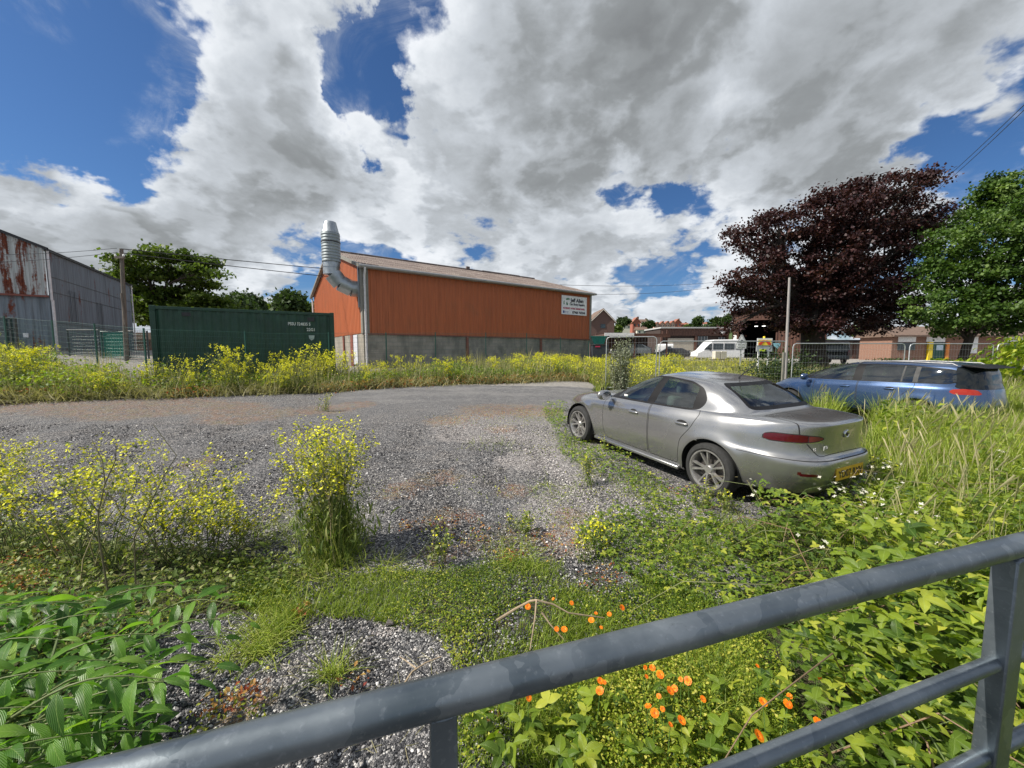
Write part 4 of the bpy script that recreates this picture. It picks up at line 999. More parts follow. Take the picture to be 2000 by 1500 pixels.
# ---- the blue estate
m_railgrey = M_plain('grey_roof_rail', (.22, .22, .23), .5, .3)
ES = dict(xf=3.62, xr=-.93, wb=2.65, wr=.32, arch=.37, N=240, sub=3, flare=.015)
ES['rings'] = [
    rr(xf=3.3, xr=-.75, w=.70, z=[.26], sub=1), rr(xf=3.5, xr=-.88, w=.81, z=[.30]), rr(xf=3.6, xr=-.94, w=.87, z=[.45], pr=3.6), rr(xf=3.54, xr=-.96, w=.885, z=[(-.9, .58), (3.6, .56)], pf=2.7, pr=3.8),
    rr(xf=3.52, xr=-.94, w=.887, z=[(-.9, .70), (3.6, .64)], pf=2.7, pr=3.7), rr(xf=3.48, xr=-.92, w=.882, z=[(-.9, .80), (2.6, .76), (3.6, .70)], pf=2.7, pr=3.6),
    rr(xf=3.42, xr=-.90, w=.870, z=[(-.9, .90), (1.2, .885), (2.6, .84), (3.6, .74)], pf=2.7, pr=3.6), rr(xf=3.32, xr=-.885, w=.848, z=[(-.9, .955), (1.2, .935), (2.6, .89), (3.5, .78)], pf=2.7, pr=3.6),
    rr(xf=3.06, xr=-.87, w=.83, z=[(-.9, 1.0), (1.2, .965), (2.6, .93)], pf=3, pr=3.6), rr(xf=2.78, xr=-.86, w=.815, z=[(-.9, 1.03), (1.2, .99), (2.8, .965)], pf=3.2, pr=3.6),
    rr(xf=2.44, xr=-.845, w=.775, z=[(-.9, 1.14), (1.2, 1.11), (2.4, 1.10)], pf=3.3, pr=3.7), rr(xf=2.10, xr=-.82, w=.72, z=[(-.9, 1.25), (1.8, 1.24)], pf=3.4, pr=3.8),
    rr(xf=1.76, xr=-.78, w=.655, z=[(-.8, 1.355), (.6, 1.375), (1.8, 1.345)], pf=3.4, pr=3.8), rr(xf=1.54, xr=-.74, w=.60, z=[(-.7, 1.385), (.6, 1.43), (1.4, 1.40)], pf=3.4, pr=3.8),
    rr(xf=1.38, xr=-.66, w=.52, z=[(-.7, 1.405), (.6, 1.455), (1.3, 1.435)], pf=3.2, pr=3.4), rr(xf=1.15, xr=-.30, w=.3, z=[1.468], pf=3, pr=3), rr(xf=.6, xr=.5, w=.01, z=[1.472], pf=2, pr=2)]
E_DLO = sdf_poly(round_poly([(2.48, 1.0), (1.1, 1.012), (-.42, 1.04), (-.60, 1.10), (-.57, 1.26), (-.42, 1.315), (.2, 1.375), (.9, 1.392), (1.38, 1.372), (1.80, 1.28), (2.2, 1.12)], .06))
eD = side(E_DLO)
E_RW = sdf_poly(round_poly([(-.70, .93), (.70, .93), (.61, 1.375), (-.61, 1.375)], .06)); eRW = lambda x, ay, z, a, t, y: E_RW(y, z) if x < -.5 and t > 5 else .5
E_WS = sdf_poly(round_poly([(-.66, 1.01), (.66, 1.01), (.50, 1.40), (-.50, 1.40)], .06)); eWS = lambda x, ay, z, a, t, y: E_WS(y, z) if x > 1.2 and t > 8.5 else .5
E_FD = side(sdf_poly(round_poly([(2.05, 1.0), (2.05, .40), (1.98, .30), (1.08, .30), (1.08, 1.02)], .05))); E_RD = side(sdf_poly(round_poly([(1.07, .30), (1.07, 1.02), (.05, 1.04), (.05, .92), (.36, .62), (.42, .30)], .05)))
E_TL = sdf_poly(round_poly([(.50, .84), (.54, .82), (.90, .82), (.97, .86), (.92, .92), (.74, .94), (.54, .92)], .04)); eTL = lambda x, ay, z, a, t, y: E_TL(a, z) if x < -.2 else .5
ea = [lambda x, ay, z, a, t, y, c=c: (math.hypot(x - c, z - .32) - .37) if ay > .45 and z < .9 else .5 for c in (0, 2.65)]
ES['cuts'] = [ea[0], ea[1], eD, off(eD, -.02), E_FD, off(E_FD, .01), E_RD, off(E_RD, .01), eRW, eWS, off(eWS, .03), eTL] + [(lambda x, ay, z, a, t, y, c=c: (x - c) if ay > .45 and .98 < z < 1.41 else None) for c in (1.20, 1.02, .10, .02, .30, .27)]
def ecls(x, ay, z, a, t, y):
    q = (x, ay, z, a, t, y); s = 'l' if y > 0 else 'r'
    if ea[0](*q) < 0 or ea[1](*q) < 0: return None
    if eTL(*q) < 0: return 'lamp:' + s
    if eRW(*q) < 0: return 'rglass'
    if eWS(*q) < -.03: return 'wglass'
    if eWS(*q) < 0: return 'frame'
    if eD(*q) < 0:
        if 1.02 < x < 1.20 or x > 2.2: return 'frame'
        if .02 < x < .10 or .27 < x < .30: return 'strip'
        return 'fglass:' + s if x > 1.1 else 'bglass:' + s if x > .05 else 'qglass:' + s
    if eD(*q) < .02: return 'frame'
    if z < 1.03:
        if -.01 < E_FD(*q) < 0 or -.01 < E_RD(*q) < 0: return 'seam'
        if E_FD(*q) < 0: return 'fdoor:' + s
        if E_RD(*q) < 0: return 'rdoor:' + s
    return 'body'
ES['classify'] = ecls
m_bluepaint = m_paint('blue_paint', (.022, .066, .17), .6, .28, .10)
m_strip = M_plain('satin_window_strip', (.05, .05, .05), .75, .0)
ES['mats'] = dict(body=('body', m_bluepaint, None), seam=('shut_line', m_seam, 'body'), fdoor=('front_door', m_bluepaint, None), rdoor=('rear_door', m_bluepaint, None), lamp=('tail_lamp', m_orangelamp, None), rglass=('rear_window', M_plain('black_tailgate_glass', (.008, .010, .011), .12, spec=.45), None),
    wglass=('windscreen', m_carglass, None), frame=('window_frame', m_blacktrim, 'body'), strip=('pillar_strip', m_strip, 'body'), fglass=('side_window', m_carglass, 'fdoor'), bglass=('side_window', m_darkglass, 'rdoor'), qglass=('quarter_window', m_darkglass, None))
E2 = empty('parked_car', (9.5, 8.65, .0), rad(111.3)); tag(E2, 'metallic blue estate car half buried in tall grass and weeds', 'car', 'abandoned cars on the plot')
parts2 = make_car(E2, ES)
interior(E2, [(1.05, .37, .24, .6), (1.05, -.37, .24, .6), (.12, 0, .60, .58)], floor=(-.45, 2.25, .3), wtub=.66)
for cx in (0, 2.65):
    for s in (1, -1): wheel(E2, cx, s * .775, .32, .32, .215, s, 5, True)
arches(E2, (0, 2.65), .32, .373)
for s, q in ((1, 'l'), (-1, 'r')):
    handle(E2, parts2['rdoor:' + q][0], .45, .885, .86, s); handle(E2, parts2['fdoor:' + q][0], 1.32, .885, .85, s)
    m = MB(); mm = Matrix.Translation((2.20, s * .98, 1.03)) @ Matrix.Diagonal((.62, 1.15, .85, 1)); m.lathe([(0, -.1), (.06, -.095), (.10, -.06), (.115, 0), (.10, .06), (.06, .095), (0, .1)], 16, mm); m.tube([(2.23, s * .8, .99), (2.21, s * .92, 1.01)], .025, 8); m.build('door_mirror', m_bluepaint, E2, smooth=True)
    m = MB(); m.tube([(-.5, s * .60, 1.40), (-.42, s * .60, 1.445), (.5, s * .60, 1.475), (1.1, s * .58, 1.455), (1.2, s * .57, 1.42)], .014, 8); m.build('roof_rail', m_railgrey, E2, smooth=True)
m = MB(); m.prism([(-.50, 1.425), (-.62, 1.425), (-.90, 1.375), (-.92, 1.355), (-.64, 1.375)], -.60, .60); m.build('roof_spoiler', m_blacktrim, E2, bevel=.012, smooth=True)

# ------------------------------------------------------------ foliage machinery
RS = np.random.RandomState(7)
def strip(pts, widths, fold=0.0, crease=True):
    "leaf blade along pts (n,3) with half widths; returns V, F(quads), luv"
    pts = np.array(pts, float); n = len(pts); V = []; U = []
    for i in range(n):
        w = widths[i]; v_ = i / (n - 1)
        V += [pts[i] + (-w, 0, w * fold), pts[i], pts[i] + (w, 0, w * fold)]; U += [(-w / max(widths), v_, 0), (0, v_, 0), (w / max(widths), v_, 0)]
    F = []
    for i in range(n - 1):
        a = 3 * i; F += [(a, a + 1, a + 4, a + 3), (a + 1, a + 2, a + 5, a + 4)]
    return np.array(V), np.array(F), np.array(U)
def rotm(yaw, pitch, roll):
    cy, sy, cp, sp, cr, sr = np.cos(yaw), np.sin(yaw), np.cos(pitch), np.sin(pitch), np.cos(roll), np.sin(roll)
    o = np.zeros_like(cy); e = np.ones_like(cy)
    Z = np.stack([cy, -sy, o, sy, cy, o, o, o, e], -1).reshape(-1, 3, 3)
    X = np.stack([e, o, o, o, cp, -sp, o, sp, cp], -1).reshape(-1, 3, 3)
    Y = np.stack([cr, o, sr, o, e, o, -sr, o, cr], -1).reshape(-1, 3, 3)
    return Z @ X @ Y
def xf(T, M, trans=(0, 0, 0), s=1.0):
    V, F, U = T; return (V * s) @ np.asarray(M).T + np.array(trans), F, U
def join(Ts):
    V = []; F = []; U = []; n = 0
    for v, f, u in Ts: V.append(v); F.append(f + n); U.append(u); n += len(v)
    return np.concatenate(V), np.concatenate(F), np.concatenate(U)
def scatter(T, P, R, S, rnd):
    "copies of a template; P (n,3), R (n,3,3), S (n,) or (n,3)"
    V, F, U = T; n = len(P); S = np.asarray(S)
    if S.ndim == 1: S = np.repeat(S[:, None], 3, 1)
    W_ = np.einsum('nij,nvj->nvi', R, V[None] * S[:, None, :]) + P[:, None, :]
    FF = (F[None] + (np.arange(n) * len(V))[:, None, None]).reshape(-1, F.shape[1])
    return W_.reshape(-1, 3), FF, np.repeat(rnd, len(V)), np.tile(U, (n, 1))
class Heap:
    def __init__(s): s.V = []; s.F = []; s.r = []; s.u = []; s.n = 0
    def add(s, T, P, R, S, rnd):
        if len(P) == 0: return
        v, f, r, u = scatter(T, np.asarray(P, float), R, S, np.asarray(rnd, float)); s.V.append(v); s.F.append(f + s.n); s.r.append(r); s.u.append(u); s.n += len(v)
    def raw(s, V, F, r): s.V.append(V); s.F.append(F + s.n); s.r.append(np.full(len(V), r)); s.u.append(np.zeros((len(V), 3))); s.n += len(V)
    def build(s, name, mat, parent=None, origin=None, luv=False, smooth=False):
        V = np.concatenate(s.V); 
        if origin is not None: V = V - np.array(origin)
        at = {'rnd': np.concatenate(s.r)}
        if luv: at['luv'] = np.concatenate(s.u)
        return npmesh(name, V, np.concatenate(s.F), mat, parent, at, smooth)
def rnd_rot(n, tilt=1.0, rs=RS): return rotm(rs.uniform(0, 6.283, n), rs.normal(0, tilt, n), rs.normal(0, tilt, n))
LEAF2 = strip([(0, 0, 0), (0, .5, .06), (0, 1, -.04)], [.04, .30, .02], .3)           # simple leaf, unit long
LEAF4 = strip([(0, 0, 0), (0, .18, .03), (0, .45, .06), (0, .72, .03), (0, 1, -.10)], [.02, .21, .27, .19, .01], .28)
LANCE = strip([(0, 0, 0), (0, .15, .03), (0, .4, .06), (0, .7, .02), (0, .9, -.08), (0, 1, -.16)], [.02, .12, .16, .11, .04, .004], .3)
QUAD = (np.array([(-.5, 0, -.5), (.5, 0, -.5), (.5, 0.12, .5), (-.5, 0, .5)], float), np.array([(0, 1, 2, 3)]), np.zeros((4, 3)))
def Rz_(a): return np.array([[math.cos(a), -math.sin(a), 0], [math.sin(a), math.cos(a), 0], [0, 0, 1]])
def Rx_(a): return np.array([[1, 0, 0], [0, math.cos(a), -math.sin(a)], [0, math.sin(a), math.cos(a)]])
BRAM = join([xf(LEAF4, Rz_(0), (0, .28, .0), 1.0), xf(LEAF4, Rz_(rad(78)) @ Rx_(-.1), (0, .26, 0), .82), xf(LEAF4, Rz_(rad(-78)) @ Rx_(-.1), (0, .26, 0), .82)])
PETAL = strip([(0, 0, 0), (0, .6, .12), (0, 1, .10)], [.08, .34, .26], .1)
FLOW4 = join([xf(PETAL, Rz_(rad(90 * k)), (0, 0, 0), 1) for k in range(4)])
FLOWX = (np.array([(-1, -.45, 0), (1, -.45, 0.1), (1, .45, 0), (-1, .45, .1), (-.45, -1, .05), (.45, -1, -.05), (.45, 1, .05), (-.45, 1, -.05)], float), np.array([(0, 1, 2, 3), (4, 5, 6, 7)]), np.zeros((8, 3)))
def blade(n=4, bend=.35, w=.012, top=.25):
    pts = [(0, bend * (i / n) ** 2, (i / n) * (1 - .25 * bend * (i / n))) for i in range(n + 1)]
    V = []; F = []
    for i, p in enumerate(pts):
        k = w * (1 - (i / n) ** 1.5 * (1 - top * .2)); V += [(p[0] - k, p[1], p[2]), (p[0] + k, p[1], p[2])]
    for i in range(n): F.append((2 * i, 2 * i + 1, 2 * i + 3, 2 * i + 2))
    return np.array(V, float), np.array(F), np.array([(0, i // 2 / n, 0) for i in range(2 * n + 2)], float)
BL = [blade(4, .15), blade(4, .45), blade(4, .8), blade(4, 1.1)]
def thin_tube(pts, r0, r1, n=4):
    m = MB(); k = len(pts); m.tube(pts, [r0 + (r1 - r0) * i / (k - 1) for i in range(k)], n, False); return np.array(m.v), np.array(m.f)
def sample(poly, n, rs=RS, jit=0.0):
    xs = [p[0] for p in poly]; ys = [p[1] for p in poly]; out = []
    tot = 0
    while tot < n:
        X = rs.uniform(min(xs), max(xs), n * 3); Y = rs.uniform(min(ys), max(ys), n * 3)
        k = edge_mask(poly, X, Y, jit) if jit else pip(poly, X, Y)
        out.append(np.stack([X[k], Y[k]], -1)); tot += k.sum()
    return np.concatenate(out)[:n]
def xyz(P2, dz=0.0): return np.concatenate([P2, (gh(P2[:, 0], P2[:, 1]) + dz)[:, None]], 1)
def area(poly):
    a = 0
    for i in range(len(poly)): x0, y0 = poly[i]; x1, y1 = poly[(i + 1) % len(poly)]; a += x0 * y1 - x1 * y0
    return abs(a) / 2
def local(P, cx, cy, yaw):
    dx, dy = P[:, 0] - cx, P[:, 1] - cy; c, s = math.cos(yaw), math.sin(yaw); return dx * c + dy * s, -dx * s + dy * c
def nocar(P, m=0.0):
    "points that are not under the two cars"
    lx, ly = local(P, 3.20, 5.09, rad(115.8)); k = ~((lx > -1.05 - m) & (lx < 3.7 + m) & (np.abs(ly) < .93 + m))
    lx, ly = local(P, 9.5, 8.65, rad(111.3)); return k & ~((lx > -1.0 - m) & (lx < 3.7 + m) & (np.abs(ly) < .92 + m))

m_bark = M_plain('grey_brown_bark', (.10, .085, .07), .9, 0, .35, 5, .2, .4, (5, 5, .8)); m_bark2 = M_plain('dark_bark', (.05, .04, .035), .9, 0, .35, 5, .2, .4, (5, 5, .8))
f_beech = M_leaf('copper_leaves', [(.016, .006, .008), (.040, .014, .016), (.085, .036, .032)], .22, .5, spec=.35)
f_green = M_leaf('bright_tree_leaves', [(.022, .050, .010), (.060, .12, .020), (.17, .25, .07)], .32, .5)
f_oak = M_leaf('olive_tree_leaves', [(.030, .055, .010), (.075, .12, .018), (.14, .19, .035)], .38, .5)
f_dark = M_leaf('dark_tree_leaves', [(.015, .030, .010), (.035, .065, .016), (.07, .11, .03)], .25, .6)
f_silver = M_leaf('silver_shrub_leaves', [(.11, .13, .085), (.22, .25, .17), (.36, .38, .28)], .25, .6)

def branch_path(a, b, rs, w=.12, n=5, up=.12):
    a = np.array(a, float); b = np.array(b, float); L_ = np.linalg.norm(b - a); P = []
    off = rs.normal(0, w * L_, 3) * .5
    for i in range(n + 1):
        t = i / n; P.append(tuple(a + (b - a) * t + off * math.sin(math.pi * t) + np.array([0, 0, up * L_ * math.sin(math.pi * t) * .5]) + rs.normal(0, .012 * L_, 3) * (0 < i < n)))
    return P
def tree(name, label, cat, base, trunk_top, r0, lobes, nclump, leaves, size, fmat, bmat, seed, group=None, drift=(0, 0, 0), flat=.55, cl_r=.55, outer=.45, aspect=.8):
    "lobes: (x, y, z, rx, ry, rz) in world metres"
    rs = np.random.RandomState(seed); o = empty(name, base); tag(o, label, cat, group)
    base = Vector(base); mb = MB(); T = Vector(trunk_top)
    mb.tube([base + Vector((0, 0, -.3)), base + Vector((0, 0, .15)), base.lerp(T, .35), base.lerp(T, .7), T], [r0 * 1.35, r0 * 1.1, r0 * .88, r0 * .8, r0 * .7], 14, True)
    cl = []; lob = np.array(lobes, float); vol = lob[:, 3] * lob[:, 4] * lob[:, 5]; vol = vol ** .75; cnt = np.maximum(3, (nclump * vol / vol.sum())).astype(int)
    for L_, c in zip(lob, cnt):
        d = rs.normal(0, 1, (c, 3)); d /= np.linalg.norm(d, axis=1, keepdims=True); rr_ = rs.uniform(outer ** 3, 1, c) ** (1 / 3.)
        P = L_[:3] + d * rr_[:, None] * L_[3:]; cl.append(P)
        tip = tuple(L_[:3]); st = T if rs.rand() < .6 else base.lerp(T, .75)
        br = branch_path(st, tip, rs, .1); rr0 = r0 * .38 * min(1.0, (L_[3] / 2.0) ** .5)
        mb.tube(br, [rr0 * (1 - .75 * i / 5) for i in range(6)], 7, False)
        for q in P[rs.choice(c, min(c, 7), False)]:
            k = rs.randint(2, 5); mb.tube(branch_path(br[k], q, rs, .12, 4), [rr0 * .34, rr0 * .26, rr0 * .18, rr0 * .12, .012], 4, False)
    mb.v = [(a - base.x, b - base.y, c - base.z) for a, b, c in mb.v]; mb.build('trunk', bmat, o, smooth=True)
    C_ = np.concatenate(cl); n = len(C_); per = leaves // n
    sz = rs.uniform(.6, 1.3, n) * cl_r
    P = np.repeat(C_, per, 0) + rs.normal(0, 1, (n * per, 3)) * np.repeat(sz, per)[:, None] * np.array([1, 1, flat]) + rs.uniform(0, 1, (n * per, 1)) ** 2 * np.array(drift)
    R = rotm(rs.uniform(0, 6.283, n * per), rs.normal(0, .7, n * per) + .8, rs.normal(0, .6, n * per))
    rn = np.clip(np.repeat(rs.normal(.5, .16, n), per) + rs.normal(0, .16, n * per), 0, 1)
    H = Heap(); S = rs.uniform(.6, 1.25, n * per) * size; H.add(QUAD, P, R, np.stack([S * aspect, S, S], -1), rn); H.build('crown', fmat, o, base)
    return o
def lobes_px(lst, Y, dy, rs, deep=1.0):
    out = []
    for u, v, ru, rv in lst:
        c = AT(u, v, Y + rs.uniform(-dy, dy)); k = c.y / FPX; out.append((c.x, c.y, c.z, ru * k, ru * k * deep, rv * k))
    return out
rs_ = np.random.RandomState(3)
# the copper beech
BEECH = [(1450, 478, 30, 26), (1490, 460, 45, 38), (1475, 540, 60, 48), (1450, 585, 42, 30), (1525, 595, 70, 34), (1545, 520, 70, 60), (1520, 440, 40, 28), (1590, 440, 60, 48), (1630, 410, 60, 38), (1680, 385, 55, 34), (1735, 372, 55, 26), (1785, 356, 38, 16), (1810, 352, 22, 10),
    (1700, 440, 75, 45), (1770, 425, 60, 34), (1815, 430, 36, 16), (1650, 500, 80, 60), (1740, 500, 60, 45), (1770, 470, 42, 30), (1610, 570, 80, 55), (1690, 580, 75, 50), (1745, 570, 45, 40), (1760, 610, 35, 30), (1590, 636, 50, 24), (1650, 635, 60, 26), (1720, 630, 45, 22), (1535, 628, 40, 16), (1420, 560, 22, 14), (1425, 640, 18, 10), (1418, 455, 18, 14)]
g = AT(1592, 690, 26); tree('beech_tree', 'large dark purple leaved tree with a broad windswept crown', 'tree', (g.x, 26, ghs(g.x, 26)), AT(1585, 600, 26), .78, lobes_px(BEECH, 26, 2.2, rs_), 760, 78000, .125, f_beech, m_bark2, 11, None, (.5, 0, .28), .5, .30, .42)
GREEN = [(1960, 385, 60, 40), (2020, 370, 80, 50), (1905, 440, 55, 40), (1850, 480, 50, 38), (1950, 460, 80, 60), (2050, 470, 90, 70), (1830, 540, 45, 40), (1880, 560, 70, 50), (1960, 560, 80, 60), (2060, 580, 90, 60), (1810, 600, 36, 32), (1860, 620, 55, 26), (1930, 625, 70, 26), (2010, 620, 70, 30), (1805, 630, 25, 16), (1865, 642, 44, 14), (1940, 640, 50, 14), (2120, 420, 80, 80), (2130, 560, 90, 70)]
g = AT(1872, 690, 21); tree('green_tree', 'big bright green broadleaf tree cut off by the right edge', 'tree', (g.x, 21, ghs(g.x, 21)), AT(1900, 640, 21), .24, lobes_px(GREEN, 21, 2.5, rs_), 620, 70000, .12, f_green, m_bark2, 12, None, (.2, 0, .1), .55, .27, .5)
ROB = [(245, 525, 26, 9), (275, 512, 34, 10), (330, 500, 42, 10), (385, 508, 34, 10), (400, 530, 26, 9), (240, 545, 26, 8), (290, 540, 42, 11), (350, 535, 40, 10), (395, 556, 28, 10), (300, 570, 50, 14), (360, 578, 44, 14), (410, 592, 34, 14), (250, 590, 30, 26), (300, 610, 60, 30), (380, 620, 60, 26), (440, 615, 40, 16)]
g = AT(318, 660, 46); tree('locust_tree', 'spreading olive green tree with layered open crown beside the grey barn', 'tree', (g.x, 46, ghs(g.x, 46)), AT(315, 580, 46), .4, lobes_px(ROB, 46, 3, rs_), 420, 30000, .30, f_oak, m_bark2, 13, None, (0, 0, 0), .28, .62, .2)
for i, (u, v, ru, rv, Y, lab) in enumerate([(490, 598, 36, 18, 85, 'round dark tree above the middle of the container'), (540, 606, 34, 16, 95, 'low olive tree between two taller trees beyond the container'), (568, 596, 18, 20, 78, 'tall narrow dark tree near the left edge of the orange warehouse'), (598, 612, 20, 12, 80, 'small dark tree touching the left edge of the orange warehouse'), (455, 606, 30, 14, 70, 'dark low tree where the spreading tree ends')]):
    L_ = []
    for k in range(9): L_.append((u + rs_.uniform(-.7, .7) * ru, v + rs_.uniform(-.5, .9) * rv, ru * .5, rv * .6))
    g = AT(u, 690, Y); tree('distant_tree', lab, 'tree', (g.x, Y, ghs(g.x, Y)), AT(u, v + rv, Y), .3, lobes_px(L_, Y, 3, rs_), 90, 7000, .55, f_oak if i % 2 else f_dark, m_bark2, 20 + i, 'trees beyond the container', (0, 0, 0), .7, .8, .3)
for i, (u, v, ru, rv, Y, lab) in enumerate([(1205, 648, 13, 10, 120, 'tree on the hillside just right of the brick gable'), (1216, 629, 11, 7, 190, 'rounded tree on the left of the hillside houses'), (1267, 632, 9, 7, 200, 'broad dark tree between the hillside houses'), (1348, 641, 12, 5, 190, 'low hedge like tree at the right end of the hillside terrace'), (1360, 630, 9, 11, 170, 'tall conical tree left of the roundest hillside tree'), (1404, 626, 20, 13, 150, 'round tree just above the low brown workshop'), (1380, 643, 18, 4, 160, 'flat topped tree above the workshop roof'), (1180, 668, 16, 8, 110, 'bush at the foot of the brick gable'), (1700, 640, 50, 22, 70, 'sunlit green tree glimpsed between the dark tree and the bungalow'), (1760, 655, 34, 18, 60, 'pale green tree standing left of the bungalow roof')]):
    L_ = []
    for k in range(8): L_.append((u + rs_.uniform(-.7, .7) * ru, v + rs_.uniform(-.5, .9) * rv, ru * .5, rv * .6))
    g = AT(u, v + rv + 6, Y); tree('distant_tree', lab, 'tree', (g.x, Y, min(g.z, ghs(g.x, Y) + 8)), AT(u, v + rv * .6, Y), .25, lobes_px(L_, Y, 3, rs_), 60, 4500, Y * .0042, f_oak if i in (0, 8, 9, 3) else f_dark, m_bark2, 40 + i, 'trees on the right hand horizon', (0, 0, 0), .7, Y * .0032, .3)

# ------------------------------------------------------------ plants of the plot
f_must = M_leaf('mustard_foliage', [(.06, .10, .022), (.13, .19, .035), (.23, .28, .07), (.30, .29, .12)], .3)
f_yel = M_leaf('yellow_blossom', [(.60, .56, .01), (.74, .72, .02), (.80, .80, .08)], .25, .6)
f_stem = M_leaf('weed_stems', [(.10, .14, .05), (.17, .20, .08), (.24, .20, .12), (.20, .12, .08)], .1)
f_bramble = M_leaf('bramble_leaves', [(.035, .085, .008), (.11, .19, .015), (.26, .34, .025), (.46, .48, .06)], .38, .42, True, .45)
f_grass = M_leaf('grass_blades', [(.075, .12, .014), (.17, .25, .028), (.30, .37, .05), (.42, .43, .14)], .35, .5)
f_dry = M_leaf('dry_grass', [(.22, .22, .09), (.33, .31, .16), (.44, .40, .26)], .25, .7)
f_clover = M_leaf('low_green_plants', [(.035, .08, .008), (.12, .19, .015), (.28, .34, .028), (.48, .46, .08)], .35, .5)
f_sap = M_leaf('sapling_leaves', [(.035, .10, .012), (.07, .19, .02), (.14, .30, .03), (.25, .40, .05)], .40, .38, True, .5)
f_red = M_leaf('reddish_weeds', [(.20, .03, .02), (.34, .10, .04), (.40, .22, .06), (.45, .30, .10)], .25, .6)
f_white = M_leaf('white_blossom', [(.62, .60, .52), (.80, .79, .72)], .3, .6)
f_orange = M_leaf('orange_petals', [(.80, .14, .01), (.88, .24, .01), (.90, .34, .02)], .25, .5)

def mustard(rs, h, spread, nst, fl=1.0, leafy=1.0, detail=True, fsz=.010, droop=0.0, imin=2):
    "one branching plant: returns heaps (stems, leaves, flowers) round the origin"
    st, lf, fw = Heap(), Heap(), Heap(); FP = []; LP = []; LS = []
    for k in range(nst):
        a = rs.uniform(0, 6.283); r = spread * math.sqrt(rs.rand()); hh = h * rs.uniform(.65, 1.05)
        b = np.array([rs.normal(0, .06), rs.normal(0, .06), 0]); tip = b + np.array([math.cos(a) * r, math.sin(a) * r, hh * (1 - droop * (r / max(spread, .01)) ** 2 * .5)])
        P = branch_path(b, tip, rs, .06, 6, .10); V, F = thin_tube(P, .0045 + .0015 * h, .0014, 3); st.raw(V, F, rs.uniform(0, .7))
        Pn = np.array(P)
        for q in range(rs.randint(6, 10) if detail else rs.randint(4, 6)):
            i = rs.randint(imin, 6); s0 = Pn[i] * .6 + Pn[i - 1] * .4; a2 = rs.uniform(0, 6.283); l = rs.uniform(.12, .32) * h
            t2 = s0 + np.array([math.cos(a2) * l * .55, math.sin(a2) * l * .55, l * .75]); P2 = branch_path(s0, t2, rs, .08, 3, .1)
            V, F = thin_tube(P2, .0018, .0009, 3); st.raw(V, F, rs.uniform(0, .7))
            nf = rs.poisson(9 * fl); P2 = np.array(P2)
            if nf: FP.append(P2[-1] + rs.normal(0, 1, (nf, 3)) * (.018, .018, .028))
            LP.append(P2[rs.randint(0, 4, 3)] + rs.normal(0, .012, (3, 3))); LS.append(rs.uniform(.02, .05, 3))
        nf = rs.poisson(13 * fl)
        if nf: FP.append(Pn[-1] + rs.normal(0, 1, (nf, 3)) * (.02, .02, .035))
        nl = int(16 * leafy); i = rs.randint(0, 5, nl); LP.append(Pn[i] + rs.normal(0, .03, (nl, 3))); LS.append(rs.uniform(.05, .13, nl) * min(1.0, .12 + h * .85) * (1 - i / 7.) * (1 if h < 1.6 else 1.2))
    LP = np.concatenate(LP); LS = np.concatenate(LS); lf.add(LEAF2, LP, rotm(rs.uniform(0, 6.283, len(LP)), rs.normal(.3, .5, len(LP)), rs.normal(0, .5, len(LP))), LS, rs.uniform(0, 1, len(LP)))
    if FP: FP = np.concatenate(FP); fw.add(FLOWX, FP, rnd_rot(len(FP), .6, rs), rs.uniform(.7, 1.3, len(FP)) * fsz, rs.uniform(0, 1, len(FP)))
    return st, lf, fw
def hp(h): return np.concatenate(h.V), np.concatenate(h.F), np.concatenate(h.r)
def instance_heaps(tpls, P, yaw, S, rs, gain=0.12):
    "merge rotated and scaled copies of whole plants"
    outs = [Heap(), Heap(), Heap()]
    for i in range(len(P)):
        tp = tpls[rs.randint(len(tpls))]; c, s = math.cos(yaw[i]), math.sin(yaw[i]); R = np.array([[c, -s, 0], [s, c, 0], [0, 0, 1]]); dv = rs.normal(0, gain)
        for k in range(3):
            if tp[k] is None: continue
            V, F, r = tp[k]; o = outs[k]; o.V.append((V * S[i]) @ R.T + P[i]); o.F.append(F + o.n); o.r.append(np.clip(r + dv, 0, 1)); o.n += len(V)
    for o in outs: o.u = [np.zeros((o.n, 3))]
    return outs
def plants_to(prefix_label, outs, kinds=('stem', 'foliage', 'blossom')): pass

# far bank of mustard and scrub: too many plants to count
rs = np.random.RandomState(21)
TP = []
for k in range(5):
    st, lf, fw = mustard(rs, 1.0, .30, 9, (.2, .55, .9, .35, .7)[k], 1.3, False, .0145)
    TP.append([hp(st), hp(lf), hp(fw)])
pts = sample(P_BANK, 620, rs, .15)
d_front = np.array([min(math.hypot(p[0] - a[0], p[1] - a[1]) for a in bf) for p in pts])
u_ = 1000 + FPX * pts[:, 0] / pts[:, 1]
scl = (.62 + .42 * sstep(d_front, .3, 1.6)) * np.where(pts[:, 1] > 15.5, .98, 1.15) * rs.uniform(.62, 1.18, len(pts))
gap = (u_ > 95) & (u_ < 262); scl = np.where(gap, scl * .62, scl); scl = np.where(u_ < 110, scl * .95, scl)
scl = np.where(u_ > 700, scl * .82, scl); scl = np.where((u_ > 280) & (u_ < 620), scl * 1.12, scl)
flow = np.clip(.5 + .55 * vnoise(pts[:, 0], pts[:, 1], 1.1, 9), 0, 1); flow = np.where(u_ < 260, flow * .35, flow * .85)
P3 = xyz(pts)
TPn = [[a, b, None] for a, b, c in TP]
sel = rs.rand(len(pts)) < (.15 + .75 * flow)
A_ = instance_heaps(TP, P3[sel], rs.uniform(0, 6.28, sel.sum()), scl[sel] * 1.02, rs); B_ = instance_heaps(TPn, P3[~sel], rs.uniform(0, 6.28, (~sel).sum()), scl[~sel] * .92, rs)
